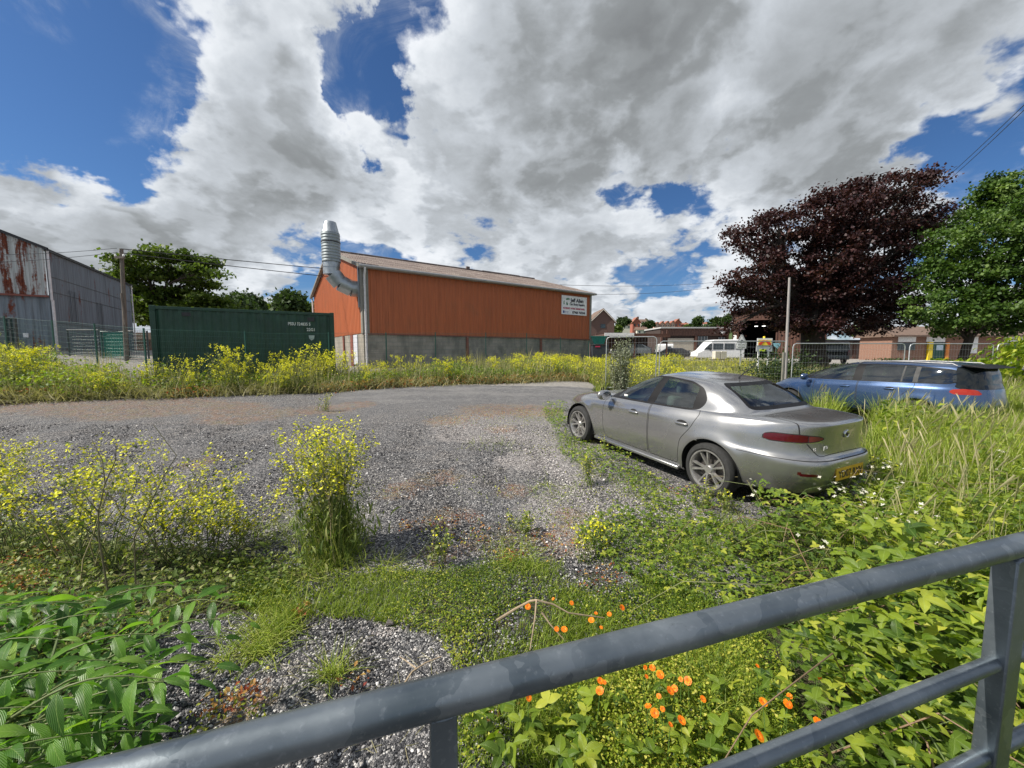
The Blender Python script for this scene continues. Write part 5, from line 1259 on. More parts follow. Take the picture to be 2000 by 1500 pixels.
tag(A_[0].build('wildflower_stems', f_stem), kind='stuff'); tag(A_[2].build('yellow_wildflowers', f_yel), kind='stuff'); 
H = Heap(); H.V = A_[1].V + B_[1].V; H.F = A_[1].F + [f + A_[1].n for f in B_[1].F]; H.r = A_[1].r + B_[1].r; H.u = [np.zeros((A_[1].n + B_[1].n, 3))]
tag(H.build('wildflower_foliage', f_must), kind='stuff'); tag(B_[0].build('weed_stems', f_stem), kind='stuff')
H = Heap(); n = 5200; p = sample(P_BANK, n, rs, .2); H.add(BL[0], xyz(p), rotm(rs.uniform(0, 6.28, n), rs.normal(0, .16, n), rs.normal(0, .16, n)), np.stack([np.full(n, .9)] * 2 + [rs.uniform(.7, 1.45, n) * (.75 + .3 * vnoise(p[:, 0], p[:, 1], 1.3, 90))], -1), rs.uniform(0, 1, n)); tag(H.build('tall_bank_grass', f_dry), kind='stuff')
# undergrowth at its foot, leafy scrub on the left
H = Heap(); n = 26000; p = sample(P_BANK, n, rs, .2); df = np.array([0.0]); P = xyz(p)
u_ = 1000 + FPX * p[:, 0] / p[:, 1]; lump = .5 + .5 * vnoise(p[:, 0], p[:, 1], 1.6, 31)
P[:, 2] += rs.uniform(.0, 1, n) ** .8 * (.30 + .42 * lump) * np.where(u_ < 330, 1.45, 1.0)
H.add(LEAF2, P, rnd_rot(n, .6, rs), rs.uniform(.06, .13, n), np.clip(rs.normal(.35, .2, n) + .2 * (u_ < 300), 0, 1)); tag(H.build('bank_undergrowth', f_bramble, luv=True), kind='stuff')
H = Heap(); n = 7000; k = rs.uniform(0, 1, n); i = rs.randint(0, len(bf) - 1, n); a = np.array(bf)
p = a[i] * (1 - k[:, None]) + a[i + 1] * k[:, None] + rs.normal(0, .22, (n, 2)) + np.array([0, .15]); H.add(BL[1], xyz(p), rnd_rot(n, .25, rs), np.stack([np.full(n, 1.0)] * 2 + [rs.uniform(.15, .5, n)], -1), rs.uniform(0, 1, n)); tag(H.build('dry_grass_fringe', f_dry), kind='stuff')
# some red and brown at the foot
H = Heap(); n = 5000; i = rs.randint(0, len(bf) - 1, n); k = rs.uniform(0, 1, n); p = a[i] * (1 - k[:, None]) + a[i + 1] * k[:, None] + rs.normal(0, .25, (n, 2)); m_ = vnoise(p[:, 0], p[:, 1], 1.5, 77) > .1; p = p[m_]; P = xyz(p); P[:, 2] += rs.uniform(0, .35, len(p)); H.add(LEAF2, P, rnd_rot(len(p), .7, rs), rs.uniform(.03, .08, len(p)), rs.uniform(.2, 1, len(p))); tag(H.build('reddish_dock_leaves', f_red), kind='stuff')
# yellow field between the saloon and the wire panels
pts = sample(P_FIELD, 900, rs, .2); pts = pts[nocar(pts, .12)]
dd = np.hypot(pts[:, 0], pts[:, 1]); u_ = 1000 + FPX * pts[:, 0] / pts[:, 1]
scl = rs.uniform(.5, .85, len(pts)) * (.62 + .4 * sstep(dd, 9, 16)) * np.where(u_ > 1500, .75, 1) * np.where((u_ < 1330) & (pts[:, 1] > 10.5), 1.35, 1)
C_ = instance_heaps([TPn[1], TPn[2], TPn[0], TP[0], TP[1], TP[3]], xyz(pts), rs.uniform(0, 6.28, len(pts)), scl, rs, .15)
tag(C_[0].build('field_weed_stems', f_stem), kind='stuff'); tag(C_[1].build('field_weed_foliage', f_must), kind='stuff'); tag(C_[2].build('field_yellow_flowers', f_yel), kind='stuff')
H = Heap(); n = 30000; p = sample(P_FIELD, n, rs, .2); p = p[nocar(p, .02)]; n = len(p)
hgt = rs.uniform(.35, .85, n) * (.7 + .3 * vnoise(p[:, 0], p[:, 1], 1.4, 8)); H.add(BL[1], xyz(p), rotm(rs.uniform(0, 6.28, n), rs.normal(0, .18, n), rs.normal(0, .18, n)), np.stack([np.full(n, 1.1), hgt * .7, hgt], -1), np.clip(rs.normal(.6, .25, n), 0, 1)); tag(H.build('field_grass', f_grass), kind='stuff')
H = Heap(); n = 9000; p = sample(P_FIELD, n, rs, .2); p = p[nocar(p, .02)]; n = len(p); hgt = rs.uniform(.5, 1.0, n); H.add(BL[0], xyz(p), rotm(rs.uniform(0, 6.28, n), rs.normal(0, .15, n), rs.normal(0, .15, n)), np.stack([np.full(n, .7), hgt * .7, hgt], -1), rs.uniform(0, 1, n)); tag(H.build('field_dry_grass', f_dry), kind='stuff')

# tall grass and scrub on the right
P_TALL = gpoly([(1700, 800), (1705, 880), (1715, 960), (1690, 1000), (1720, 1080)]) + [(2.6, 2.6), (4.0, 2.1), (9, 2.6), (16, 6), (20, 14), (12, 13.6), (10.5, 13.2), (8.6, 11.5), (7.1, 8.6), (4.6, 6.6)]
rs = np.random.RandomState(33)
H = Heap(); n = 95000; p = sample(P_TALL, n, rs, .15); p = p[nocar(p, .01)]; n = len(p); dd = np.hypot(p[:, 0], p[:, 1])
lump = .5 + .5 * vnoise(p[:, 0], p[:, 1], 1.7, 41)
hgt = rs.uniform(.3, .75, n) * (.65 + .5 * lump) * (.72 + .28 * sstep(dd, 3.5, 6)) * (1 + .35 * sstep(dd, 7.5, 9.5)); w = np.where(dd < 6, .32, .55)
H.add(BL[1], xyz(p), rotm(rs.uniform(0, 6.28, n), rs.normal(0, .2, n), rs.normal(0, .2, n)), np.stack([w, hgt * .8, hgt], -1), np.clip(rs.normal(.45, .22, n) + .15 * lump, 0, 1)); tag(H.build('tall_grass', f_grass), kind='stuff')
# seed heads
STALK = join([blade(4, .22, .004, 1.0), (np.array([(-.0035, .10, .80), (.0035, .10, .80), (.004, .22, 1.0), (-.001, .28, 1.05), (0, .10, .80), (0.0, .108, .80), (.001, .245, 1.06), (-.001, .232, 1.05)], float), np.array([(0, 1, 2, 3), (4, 5, 6, 7)]), np.zeros((8, 3)))])
H = Heap(); n = 2400; p = sample(P_TALL, n, rs, .3); p = p[nocar(p, .02)]; n = len(p); hgt = rs.uniform(.6, 1.0, n) * (.70 + .28 * sstep(np.hypot(p[:, 0], p[:, 1]), 3.5, 6)); H.add(STALK, xyz(p), rotm(rs.uniform(-2.6, -.2, n), rs.normal(.05, .16, n), rs.normal(0, .16, n)), np.stack([np.full(n, .8), hgt, hgt], -1), rs.uniform(0, 1, n)); tag(H.build('grass_seed_heads', f_dry), kind='stuff')
# leafy scrub among it and round the blue car
H = Heap(); n = 26000; p = sample(P_TALL, n, rs, .1); p = p[nocar(p, .0)]; lump = vnoise(p[:, 0], p[:, 1], 2.3, 51); k = lump > -.15; p = p[k]; lump = lump[k]; n = len(p); P = xyz(p); dd = np.hypot(p[:, 0], p[:, 1])
P[:, 2] += rs.uniform(0, 1, n) * (.30 + .42 * np.clip(lump, 0, 1)) * np.where(dd > 7, 1.25, 1); H.add(LEAF2, P, rnd_rot(n, .5, rs), np.where(dd < 6, .055, .09) * rs.uniform(.7, 1.4, n), np.clip(rs.normal(.55, .22, n), 0, 1)); tag(H.build('leafy_scrub', f_bramble, luv=True), kind='stuff')
# climbing creeper on the wire panels at the far right
H = Heap(); n = 5200; x = 14.2 + rs.uniform(0, 1, n) ** .7 * 8.5; y = 13.55 + rs.normal(0, .35, n); zt_ = (1.2 + .9 * sstep(x, 14.5, 18) + .25 * np.sin(x * 2.2)) ; z = gh(x, y) + rs.uniform(.1, 1, n) ** .7 * zt_
H.add(LEAF4, np.stack([x, y, z], -1), rotm(rs.normal(0, .6, n), rs.normal(-1.0, .4, n), rs.normal(0, .4, n)), rs.uniform(.12, .22, n), np.clip(rs.normal(.6, .2, n), 0, 1)); o = H.build('creeper', f_bramble, None, (16, 13.6, 0), luv=True); o.location = (16, 13.6, 0); tag(o, 'bright leafy creeper climbing over the wire panels at the right edge', 'creeper')

# bramble patch on the right and in front
rs = np.random.RandomState(44)
P_BR = gpoly([(1440, 1020), (1560, 985), (1690, 965), (1760, 1000), (1900, 930), (2100, 960)]) + [(6.0, 2.2), (6.0, .2), (.9, .2)] + gpoly([(1500, 1500), (1560, 1330), (1640, 1250), (1560, 1190), (1500, 1110)])
def bramble(name, poly, n, hmin, hmax, size, seed, mat=f_bramble, shade=.0, mind=.0, T=BRAM):
    rs = np.random.RandomState(seed); p = sample(poly, n, rs, .12); p = p[nocar(p, .02)]; n = len(p); lump = .5 + .5 * vnoise(p[:, 0], p[:, 1], 2.6, seed); P = xyz(p)
    f = rs.uniform(0, 1, n) ** .6; P[:, 2] += hmin + f * (hmax - hmin) * (.45 + .75 * lump)
    H = Heap(); H.add(T, P, rotm(rs.uniform(0, 6.28, n), rs.normal(.12, .35, n), rs.normal(0, .35, n)), rs.uniform(.6, 1.25, n) * size, np.clip(rs.normal(.40, .2, n) + .25 * (f - .6) + (rs.rand(n) < .05) * .6, 0, 1)); o = H.build(name, mat, luv=True); tag(o, kind='stuff'); return o
bramble('bramble_leaves', P_BR, 9800, .0, .57, .055, 45)
bramble('bramble_leaves', gpoly([(1560, 1330), (1700, 1240), (1960, 1150), (2100, 1150)]) + [(3.6, 1.4), (3.0, .2), (1.0, .2)], 2600, .02, .58, .080, 46)
bramble('bramble_leaves', gpoly([(1120, 1050), (1200, 1000), (1400, 1020), (1560, 1110), (1560, 1260), (1300, 1180), (1180, 1110)]), 2100, .0, .15, .038, 47)
bramble('bramble_leaves', gpoly([(900, 1560), (905, 1420), (1100, 1400), (1250, 1400), (1560, 1440), (1560, 1600)]), 85, .06, .20, .075, 48)
bramble('bramble_leaves', P_CARW, 2000, .0, .22, .036, 49)
# woody stems in it
H = Heap()
for p in sample(P_BR, 260, rs):
    z = ghs(*p); a = rs.uniform(0, 6.28); l = rs.uniform(.4, 1.1); V, F = thin_tube([(p[0], p[1], z), (p[0] + math.cos(a) * l * .35, p[1] + math.sin(a) * l * .35, z + l * .5), (p[0] + math.cos(a) * l * .8, p[1] + math.sin(a) * l * .8, z + l * .42), (p[0] + math.cos(a) * l * 1.1, p[1] + math.sin(a) * l * 1.1, z + l * .15)], .004, .002, 4); H.raw(V, F, rs.uniform(0, 1))
tag(H.build('bramble_stems', f_stem), kind='stuff')
# small white flowers
H = Heap(); n = 520; p = sample(P_BR, n, rs); c = vnoise(p[:, 0], p[:, 1], 3.1, 61) > .15; p = np.repeat(p[c], 3, 0) + rs.normal(0, .03, (c.sum() * 3, 2)); P = xyz(p); P[:, 2] += rs.uniform(.34, .60, len(p)); H.add(FLOW4, P, rnd_rot(len(p), .4, rs), rs.uniform(.012, .02, len(p)), rs.uniform(0, 1, len(p))); tag(H.build('white_bramble_flowers', f_white), kind='stuff')

# low green carpet
def carpet(poly, ng, nl, h, seed, thr=-.35):
    rs = np.random.RandomState(seed); p = sample(poly, ng, rs, .10); p = p[nocar(p)]; p = p[vnoise(p[:, 0], p[:, 1], 5.5, seed + 1) > thr + rs.normal(0, .2, len(p))]; n = len(p); l = .5 + .5 * vnoise(p[:, 0], p[:, 1], 4, seed)
    H = Heap(); hg = rs.uniform(.35, 1, n) * h * (.45 + .9 * l); H.add(BL[2], xyz(p), rotm(rs.uniform(0, 6.28, n), rs.normal(0, .3, n), rs.normal(0, .3, n)), np.stack([np.full(n, .20), hg * .8, hg], -1), np.clip(rs.normal(.4, .22, n), 0, 1)); tag(H.build('short_grass', f_grass), kind='stuff')
    H = Heap(); p = sample(poly, nl, rs, .10); p = p[vnoise(p[:, 0], p[:, 1], 4.5, seed + 2) > thr + rs.normal(0, .25, len(p))]; n = len(p); P = xyz(p); P[:, 2] += rs.uniform(0, .9, n) * h; H.add(LEAF2, P, rnd_rot(n, .5, rs), rs.uniform(.008, .021, n), np.clip(rs.normal(.45, .28, n) + .3 * vnoise(p[:, 0], p[:, 1], 3.0, seed + 3), 0, 1)); tag(H.build('low_leaves', f_clover), kind='stuff')
carpet(P_LOWC, 34000, 46000, .085, 52, -.08)
carpet(gpoly([(1120, 1100), (1400, 1000), (1700, 1010), (1760, 1120), (1500, 1250), (1330, 1160)]), 11000, 11000, .11, 53, .12)
carpet(gpoly([(880, 1560), (885, 1420), (1000, 1330), (1250, 1260), (1560, 1330), (1600, 1600)]), 22000, 30000, .17, 54, -.2)
carpet(P_LEFT, 9000, 12000, .09, 55, 0.0)
carpet(P_CARW, 2400, 5000, .09, 56, .15)
# ------------------------------------------------------------ background buildings
def bld(name, label, x, y, rz=0.0, cat='building', group=None):
    o = empty(name, (x, y, ghs(x, y) - .15), rz); tag(o, label, cat, group); return o, CAMZ - o.location.z   # second value: eye level above the base
def zt_at(v, Y): return CAMZ + (686 - v) * Y / FPX
Yw = 59.0; fx = lambda u, Y=Yw: (u - 1000) / FPX * Y
wk = empty('workshop', (fx(1289), Yw, .4)); tag(wk, 'long low brown clad workshop with a beige roller shutter left of the tall door bay', 'workshop')
w1 = fx(1421) - fx(1289); zz = lambda v, b=.4: zt_at(v, Yw) - b
m = MB(); corrug(m, w1, zz(656), zz(642), .45, .05); m.build('fascia_wall', m_brown, wk)
m = MB(); m.box(-.2, w1, -.35, 7, zz(642), zz(639.5)); m.build('roof', M_plain('pale_flat_roof', (.42, .42, .41), .7), wk)
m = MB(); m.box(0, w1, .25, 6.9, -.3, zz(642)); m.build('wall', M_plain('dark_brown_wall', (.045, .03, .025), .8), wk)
for u0, u1 in ((1289, 1292), (1355, 1359), (1417, 1420)): m = MB(); m.box(fx(u0) - fx(1289), fx(u1) - fx(1289), -.1, .25, -.3, zz(656)); m.build('pier', m_brown, wk)
m = MB(); m.box(fx(1302) - fx(1289), fx(1354) - fx(1289), .12, .2, -.2, zz(661)); m.build('roller_shutter', m_shutter, wk)
for u0, u1, v0, v1 in ((1362, 1380, 657, 675), (1402, 1418, 659, 672)):
    m = MB(); m.box(fx(u0) - fx(1289), fx(u1) - fx(1289), .14, .2, zz(v1), zz(v0)); f = m.build('window', m_glass, wk)
    m = MB()
    for k in range(4): x = fx(u0) - fx(1289) + (fx(u1) - fx(u0)) * k / 3; m.box(x - .04, x + .04, .08, .14, zz(v1), zz(v0))
    m.build('window_frame', m_gutter, f)
m = MB(); m.lathe([(0, 0), (.32, 0), (.32, .2), (0, .2)], 14, Matrix.Translation((fx(1407) - fx(1289), -.1, zz(649))) @ Matrix.Rotation(rad(90), 4, 'X')); m.build('wall_lamp', m_white, wk)
tb = empty('workshop', (fx(1421), Yw - 1.0, .4), rad(-29)); tag(tb, 'tall brown clad industrial unit with a huge dark open doorway partly behind the purple tree', 'workshop')
Wt = 11.0; e0, e1 = zz(616), zz(604)
def tz(x): return e0 + (e1 - e0) * (1 - abs(x - Wt / 2) / (Wt / 2))
d0, d1, dz = .72, 5.3, zz(628.5)
for a, b, lo in ((0, d0, -.3), (d1, Wt, -.3), (d0, d1, dz)):
    m = MB(); corrug(m, b - a, lo, lambda x, a=a: tz(x + a), .35, .05); m.v = [(x + a, y, z) for x, y, z in m.v]; m.build('front_wall', m_brown, tb)
DP = 15
m = MB(); m.box(0, .1, 0, DP, -.3, e0); m.build('side_wall', m_brown, tb); m = MB(); m.box(Wt - .1, Wt, 0, DP, -.3, e0); m.build('side_wall', m_brown, tb)
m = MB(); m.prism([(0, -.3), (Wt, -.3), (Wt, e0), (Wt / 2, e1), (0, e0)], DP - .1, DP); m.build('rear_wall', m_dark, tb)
m = MB(); m.add([(-.2, -.3, e0 - .05), (Wt / 2, -.3, e1 + .05), (Wt / 2, DP + .2, e1 + .05), (-.2, DP + .2, e0 - .05), (Wt + .2, -.3, e0 - .05), (Wt + .2, DP + .2, e0 - .05), (-.2, -.3, e0 + .13), (Wt / 2, -.3, e1 + .23), (Wt / 2, DP + .2, e1 + .23), (-.2, DP + .2, e0 + .13), (Wt + .2, -.3, e0 + .13), (Wt + .2, DP + .2, e0 + .13)],
    [(0, 1, 2, 3), (1, 4, 5, 2), (6, 9, 8, 7), (7, 8, 11, 10), (0, 6, 7, 1), (1, 7, 10, 4), (0, 3, 9, 6), (4, 10, 11, 5)]); m.build('roof', m_black, tb)
m = MB(); m.box(d0 - .15, d0, -.12, .1, -.3, dz); m.box(d1, d1 + .15, -.12, .1, -.3, dz); m.box(d0 - .15, d1 + .15, -.12, .1, dz, dz + .2); m.build('door_frame', m_brown, tb)
te = NT('strip_light'); em = te.n('ShaderNodeEmission', {0: (1, 1, .95), 1: 2.2}); m_em = te.done(em.outputs[0])
for x in (2.9, 3.9): m = MB(); m.box(x, x + .4, 4, 5.0, zz(637), zz(637) + .05); m.build('strip_light', m_em, tb)
m = MB(); m.box(.08, .50, -.09, -.06, zz(664), zz(655.5)); m.build('notice', m_white, tb)
# brick gable beyond the warehouse
Yg = 80; gx = lambda u: (u - 1000) / FPX * Yg; hb = empty('brick_house', (gx(1150), Yg, .5)); tag(hb, 'brown brick gable end of a house showing just right of the orange warehouse', 'house')
xa, xe, x0 = gx(1176) - gx(1150), gx(1200) - gx(1150), gx(1152) - gx(1150); za, ze = zt_at(606, Yg) - .5, zt_at(629, Yg) - .5
m = MB(); m.prism([(x0, -.5), (xe - .2, -.5), (xe - .2, ze), (xa, za - .15), (x0, ze)], 0, 9); m.build('wall', m_brick, hb)
m = MB(); m.prism([(x0 - .3, ze - .25), (xa, za), (xe + .15, ze - .25), (xe + .15, ze - .02), (xa, za + .26), (x0 - .3, ze - .02)], -.3, 9.2); m.build('roof', m_tile, hb)
m = MB(); m.prism([(x0 - .32, ze - .35), (xa, za - .08), (xe + .17, ze - .35), (xe + .17, ze - .2), (xa, za + .1), (x0 - .32, ze - .2)], -.38, -.305); m.build('barge_board', m_cream, hb)
m = MB(); m.prism([(xa - .5, 5.9), (xa + .5, 5.9), (xa + .5, 6.7), (xa - .5, 6.7)], -.06, .02); m.build('window', m_glass, hb)
# carport
cp = empty('carport', ((1180 - 1000) / FPX * 40, 40, ghs(10, 40))); tag(cp, 'low open carport with a white edged flat roof beside the brick gable', 'carport'); cz_ = cp.location.z
m = MB(); m.box(0, 3.0, 0, .12, zt_at(656.5, 40) - cz_, zt_at(650.5, 40) - cz_); m.build('white_fascia', m_white, cp)
m = MB(); m.box(0, 6.7, .13, 6, zt_at(656, 40) - cz_, zt_at(652, 40) - cz_); m.box(3.02, 6.7, 0, .12, zt_at(659, 40) - cz_, zt_at(655, 40) - cz_); m.build('roof', m_brown, cp)
for x in (.2, 3.1, 6.4): m = MB(); m.box(x, x + .12, .2, .32, -.3, 3.2); m.build('post', m_brown, cp)
m = MB(); m.box(.3, 6.4, 5.8, 5.95, -.3, 3.1); m.build('rear_wall', m_brick, cp)
# skip and bin
sk_ = empty('skip', (1153 / 1 and (1154 - 1000) / FPX * 33, 33, ghs(6.7, 33))); tag(sk_, 'teal green waste skip raised beside the corner of the orange warehouse', 'skip'); b = sk_.location.z
m_teal = M_plain('teal_paint', (.02, .25, .19), .5); zt0, zt1 = zt_at(674, 33) - b, zt_at(658, 33) - b
m = MB(); m.add([(.25, 0, zt0), (1.05, 0, zt0), (1.25, 0, zt1), (0, 0, zt1), (.25, 1.6, zt0), (1.05, 1.6, zt0), (1.25, 1.6, zt1), (0, 1.6, zt1)], [(0, 1, 2, 3), (7, 6, 5, 4), (0, 4, 5, 1), (1, 5, 6, 2), (3, 7, 4, 0)]); m.build('body', m_teal, sk_)
for k in range(6): m = MB(); m.box(.2 + .16 * k, .25 + .16 * k, -.06, -.005, zt0 + .02, zt1 - .05); m.build('rib', m_teal, sk_)
m = MB(); m.box(-.06, 1.31, -.06, .0, zt1 - .04, zt1 + .06); m.build('rim', m_teal, sk_)
m = MB(); m.box(.2, 1.1, .1, 1.5, -.1, zt0 - .01); m.build('stand', m_black, sk_)
wb = empty('waste_bin', ((1157 - 1000) / FPX * 29, 29, ghs(6, 29))); tag(wb, 'large black wheeled waste bin below the teal skip', 'bin'); b = wb.location.z; t1 = zt_at(675, 29) - b
m = MB(); m.add([(.06, .05, .15), (1.10, .05, .15), (1.18, 0, t1), (0, 0, t1), (.06, .9, .15), (1.10, .9, .15), (1.18, .95, t1), (0, .95, t1)], [(0, 1, 2, 3), (7, 6, 5, 4), (0, 4, 5, 1), (1, 5, 6, 2), (3, 7, 4, 0), (4, 7, 6, 5)]); m.build('body', M_plain('charcoal_plastic', (.03, .035, .045), .6), wb)
m = MB(); m.prism([(-.03, t1), (1.21, t1), (1.21, t1 + .05), (.9, t1 + .12), (.3, t1 + .12), (-.03, t1 + .05)], -.03, .98); m.build('lid', m_black, wb, bevel=.02)
m = MB(); m.box(.18, .55, -.02, -.006, t1 - .12, t1 - .03); m.build('label', m_sred, wb)
for x in (.15, 1.0): m = MB(); m.lathe([(0, -.03), (.09, -.03), (.09, .03), (0, .03)], 12, Matrix.Translation((x, .15, .09)) @ Matrix.Rotation(rad(90), 4, 'Y')); m.build('castor', m_black, wb)

# bungalow and outbuilding on the right
Yb = 42.0; bx_ = lambda u: (u - 1740) / FPX * Yb; bg_ = empty('bungalow', ((1740 - 1000) / FPX * Yb, Yb, .35)); tag(bg_, 'single storey building with brown tiled roof and white and brick panels behind the wire fence', 'bungalow'); zb = lambda v: zt_at(v, Yb) - .35
m = MB(); m.box(0, 26, .1, 4, -.4, zb(656)); m.build('wall', M_plain('orange_brown_brick', (.24, .135, .095), .9, 0, .25, 8), bg_)
m = MB(); m.prism([(0, 0)] * 0 or [(-.5, zb(655)), (2.0, zb(636)), (4.5, zb(655)), (4.5, zb(658)), (-.5, zb(658))], -.4, 26.4); m.v = [(y, x, z) for x, y, z in m.v]; m.build('roof', m_tile, bg_)
for u0, u1, v0, v1 in ((1751, 1785, 657.5, 668), (1806, 1842, 657.5, 668), (1888, 1906, 658, 690), (1958, 2010, 657.5, 668)): m = MB(); m.box(bx_(u0), bx_(u1), .03, .1, zb(v1), zb(v0)); m.build('white_panel', m_white, bg_)
for u0, u1, v0, v1 in ((1751, 1785, 669, 684), (1958, 2010, 669, 684)): m = MB(); m.box(bx_(u0), bx_(u1), .04, .1, zb(v1), zb(v0)); m.build('window', m_glass, bg_)
m = MB(); m.box(bx_(1819), bx_(1842), .0, .1, -.2, zb(669)); d = m.build('door', m_green, bg_); m = MB(); m.box(bx_(1825), bx_(1838), -.03, -.002, zb(684), zb(674)); m.build('door_glass', M_plain('pale_glass', (.5, .62, .72), .2), d)
m = MB(); m.box(bx_(1807), bx_(1815), -.2, .02, -.2, zb(668)); m.build('yellow_post', M_plain('yellow_paint', (.75, .55, .02), .5), bg_)
m = MB(); m.box(bx_(1843), bx_(1849), -.1, .02, -.2, zb(669)); m.build('orange_post', M_plain('orange_paint', (.70, .22, .03), .5), bg_)
ob = empty('outbuilding', ((1594 - 1000) / FPX * 50, 50, .5)); tag(ob, 'low flat roofed brick outbuilding between the purple tree and the bungalow', 'outbuilding'); zo = lambda v: zt_at(v, 50) - .5; ox = lambda u: (u - 1594) / FPX * 50
m = MB(); m.box(0, ox(1690), .1, 3, -.4, zo(667)); m.build('wall', M_plain('pinkish_brick', (.15, .11, .095), .9, 0, .25, 8), ob)
m = MB(); m.box(-.3, ox(1690) + .3, -.3, 3.3, zo(667), zo(664)); m.build('roof', m_black, ob)
m = MB(); m.box(ox(1604), ox(1652), .02, .1, -.2, zo(670)); m.build('garage_door', m_dark, ob)
m = MB(); m.box(ox(1664), ox(1670), .02, .1, -.2, zo(668)); m.build('door', m_brown, ob)

# houses on the hillside
rs = np.random.RandomState(5)
def house(label, u, v, wpx, Y, wall, roofm, gable=True, hpx=None):
    k = Y / FPX; x = (u - 1000) * k; w = wpx * k; hgt = (hpx or wpx * .8) * k; z0 = zt_at(v, Y); zb_ = ghs(x, Y)
    o = empty('hillside_house', (x, Y, min(z0, zb_ + .5))); tag(o, label, 'house', 'houses on the hillside'); b = o.location.z
    m = MB(); e = z0 - b + hgt * .55; t = z0 - b + hgt
    if gable: m.prism([(-w / 2, -.5), (w / 2, -.5), (w / 2, e), (0, t - .1), (-w / 2, e)], 0, w * 1.1)
    else: m.box(-w / 2, w / 2, 0, w * .8, -.5, e)
    m.build('wall', wall, o); m = MB()
    if gable: m.prism([(-w / 2 - .4, e - .5), (0, t), (w / 2 + .4, e - .5), (w / 2 + .4, e - .1), (0, t + .5), (-w / 2 - .4, e - .1)], -.4, w * 1.1 + .3)
    else: m.add([(-w / 2 - .3, -.4, e), (w / 2 + .3, -.4, e), (w / 2 + .3, w * .4, t), (-w / 2 - .3, w * .4, t), (-w / 2 - .3, w * .8 + .4, e), (w / 2 + .3, w * .8 + .4, e)], [(0, 1, 2, 3), (3, 2, 5, 4), (0, 3, 4), (1, 5, 2), (0, 4, 5, 1)])
    m.build('roof', roofm, o)
    for s in (-.25, .25): m = MB(); m.box(w * s - w * .09, w * s + w * .09, -.08, -.01, z0 - b + hgt * .12, z0 - b + hgt * .38); m.build('window', m_glass, o)
    m = MB(); m.box(w * .2, w * .2 + .9, w * .4, w * .4 + .9, t - hgt * .3, t + hgt * .18); m.build('chimney', m_brick, o)
m_redb = M_plain('red_brick', (.34, .11, .075), .9, 0, .2, 3); m_redtile = M_plain('red_clay_tiles', (.30, .12, .08), .85, 0, .25, 3)
for a_ in [('red brick gabled house highest on the left of the hillside', 1241, 640, 15, 215, m_redb, m_redtile, True, 18), ('cream house with a brown hipped roof below the red gabled house', 1252, 652, 20, 170, m_cream, m_tile, False, 13),
    ('grey roofed house right behind the red gabled house', 1257, 636, 16, 250, m_cream, m_tile, False, 12), ('first pink gable of the hillside terrace from the left', 1281, 640, 9, 245, m_pinkwall, m_redtile, True, 9), ('second pink gable of the hillside terrace from the left', 1291, 639.5, 9, 246, m_pinkwall, m_redtile, True, 10),
    ('third pink gable of the hillside terrace from the left', 1301, 639, 9, 247, m_pinkwall, m_redtile, True, 10), ('fourth pink gable of the hillside terrace from the left', 1311, 638.5, 9, 248, m_pinkwall, m_redtile, True, 10), ('large red gabled house in the middle of the hillside terrace', 1321, 638, 13, 249, m_redb, m_redtile, True, 13),
    ('red roofed house ending the hillside terrace on the right', 1335, 640, 14, 252, m_redb, m_redtile, False, 9), ('pale house low on the hillside between two dark trees', 1344, 643, 12, 230, m_cream, m_tile, False, 8), ('brown roofed house at the left end of the hillside', 1222, 642, 16, 235, m_cream, m_tile, False, 11),
    ('small pale house just left of the roundest hillside tree', 1375, 637, 9, 260, m_cream, m_redtile, False, 7)]: house(*a_)
# wall and roof seen past the barn
lo = empty('outbuilding', AT(262, 700, 40)); lo.location.z = 1.4; tag(lo, 'small shed roof showing between the grey barn and the container', 'outbuilding')
m = MB(); m.box(0, 3.2, 0, 3, 0, 1.5); m.build('wall', m_brick, lo); m = MB(); m.prism([(-.2, 1.5), (3.4, 1.5), (3.1, 2.2), (.1, 2.2)], -.2, 3.2); m.build('roof', m_tile, lo)
m = MB(); m.box(.9, 1.6, -.06, .0, .1, 1.3); m.build('door', m_brown, lo)

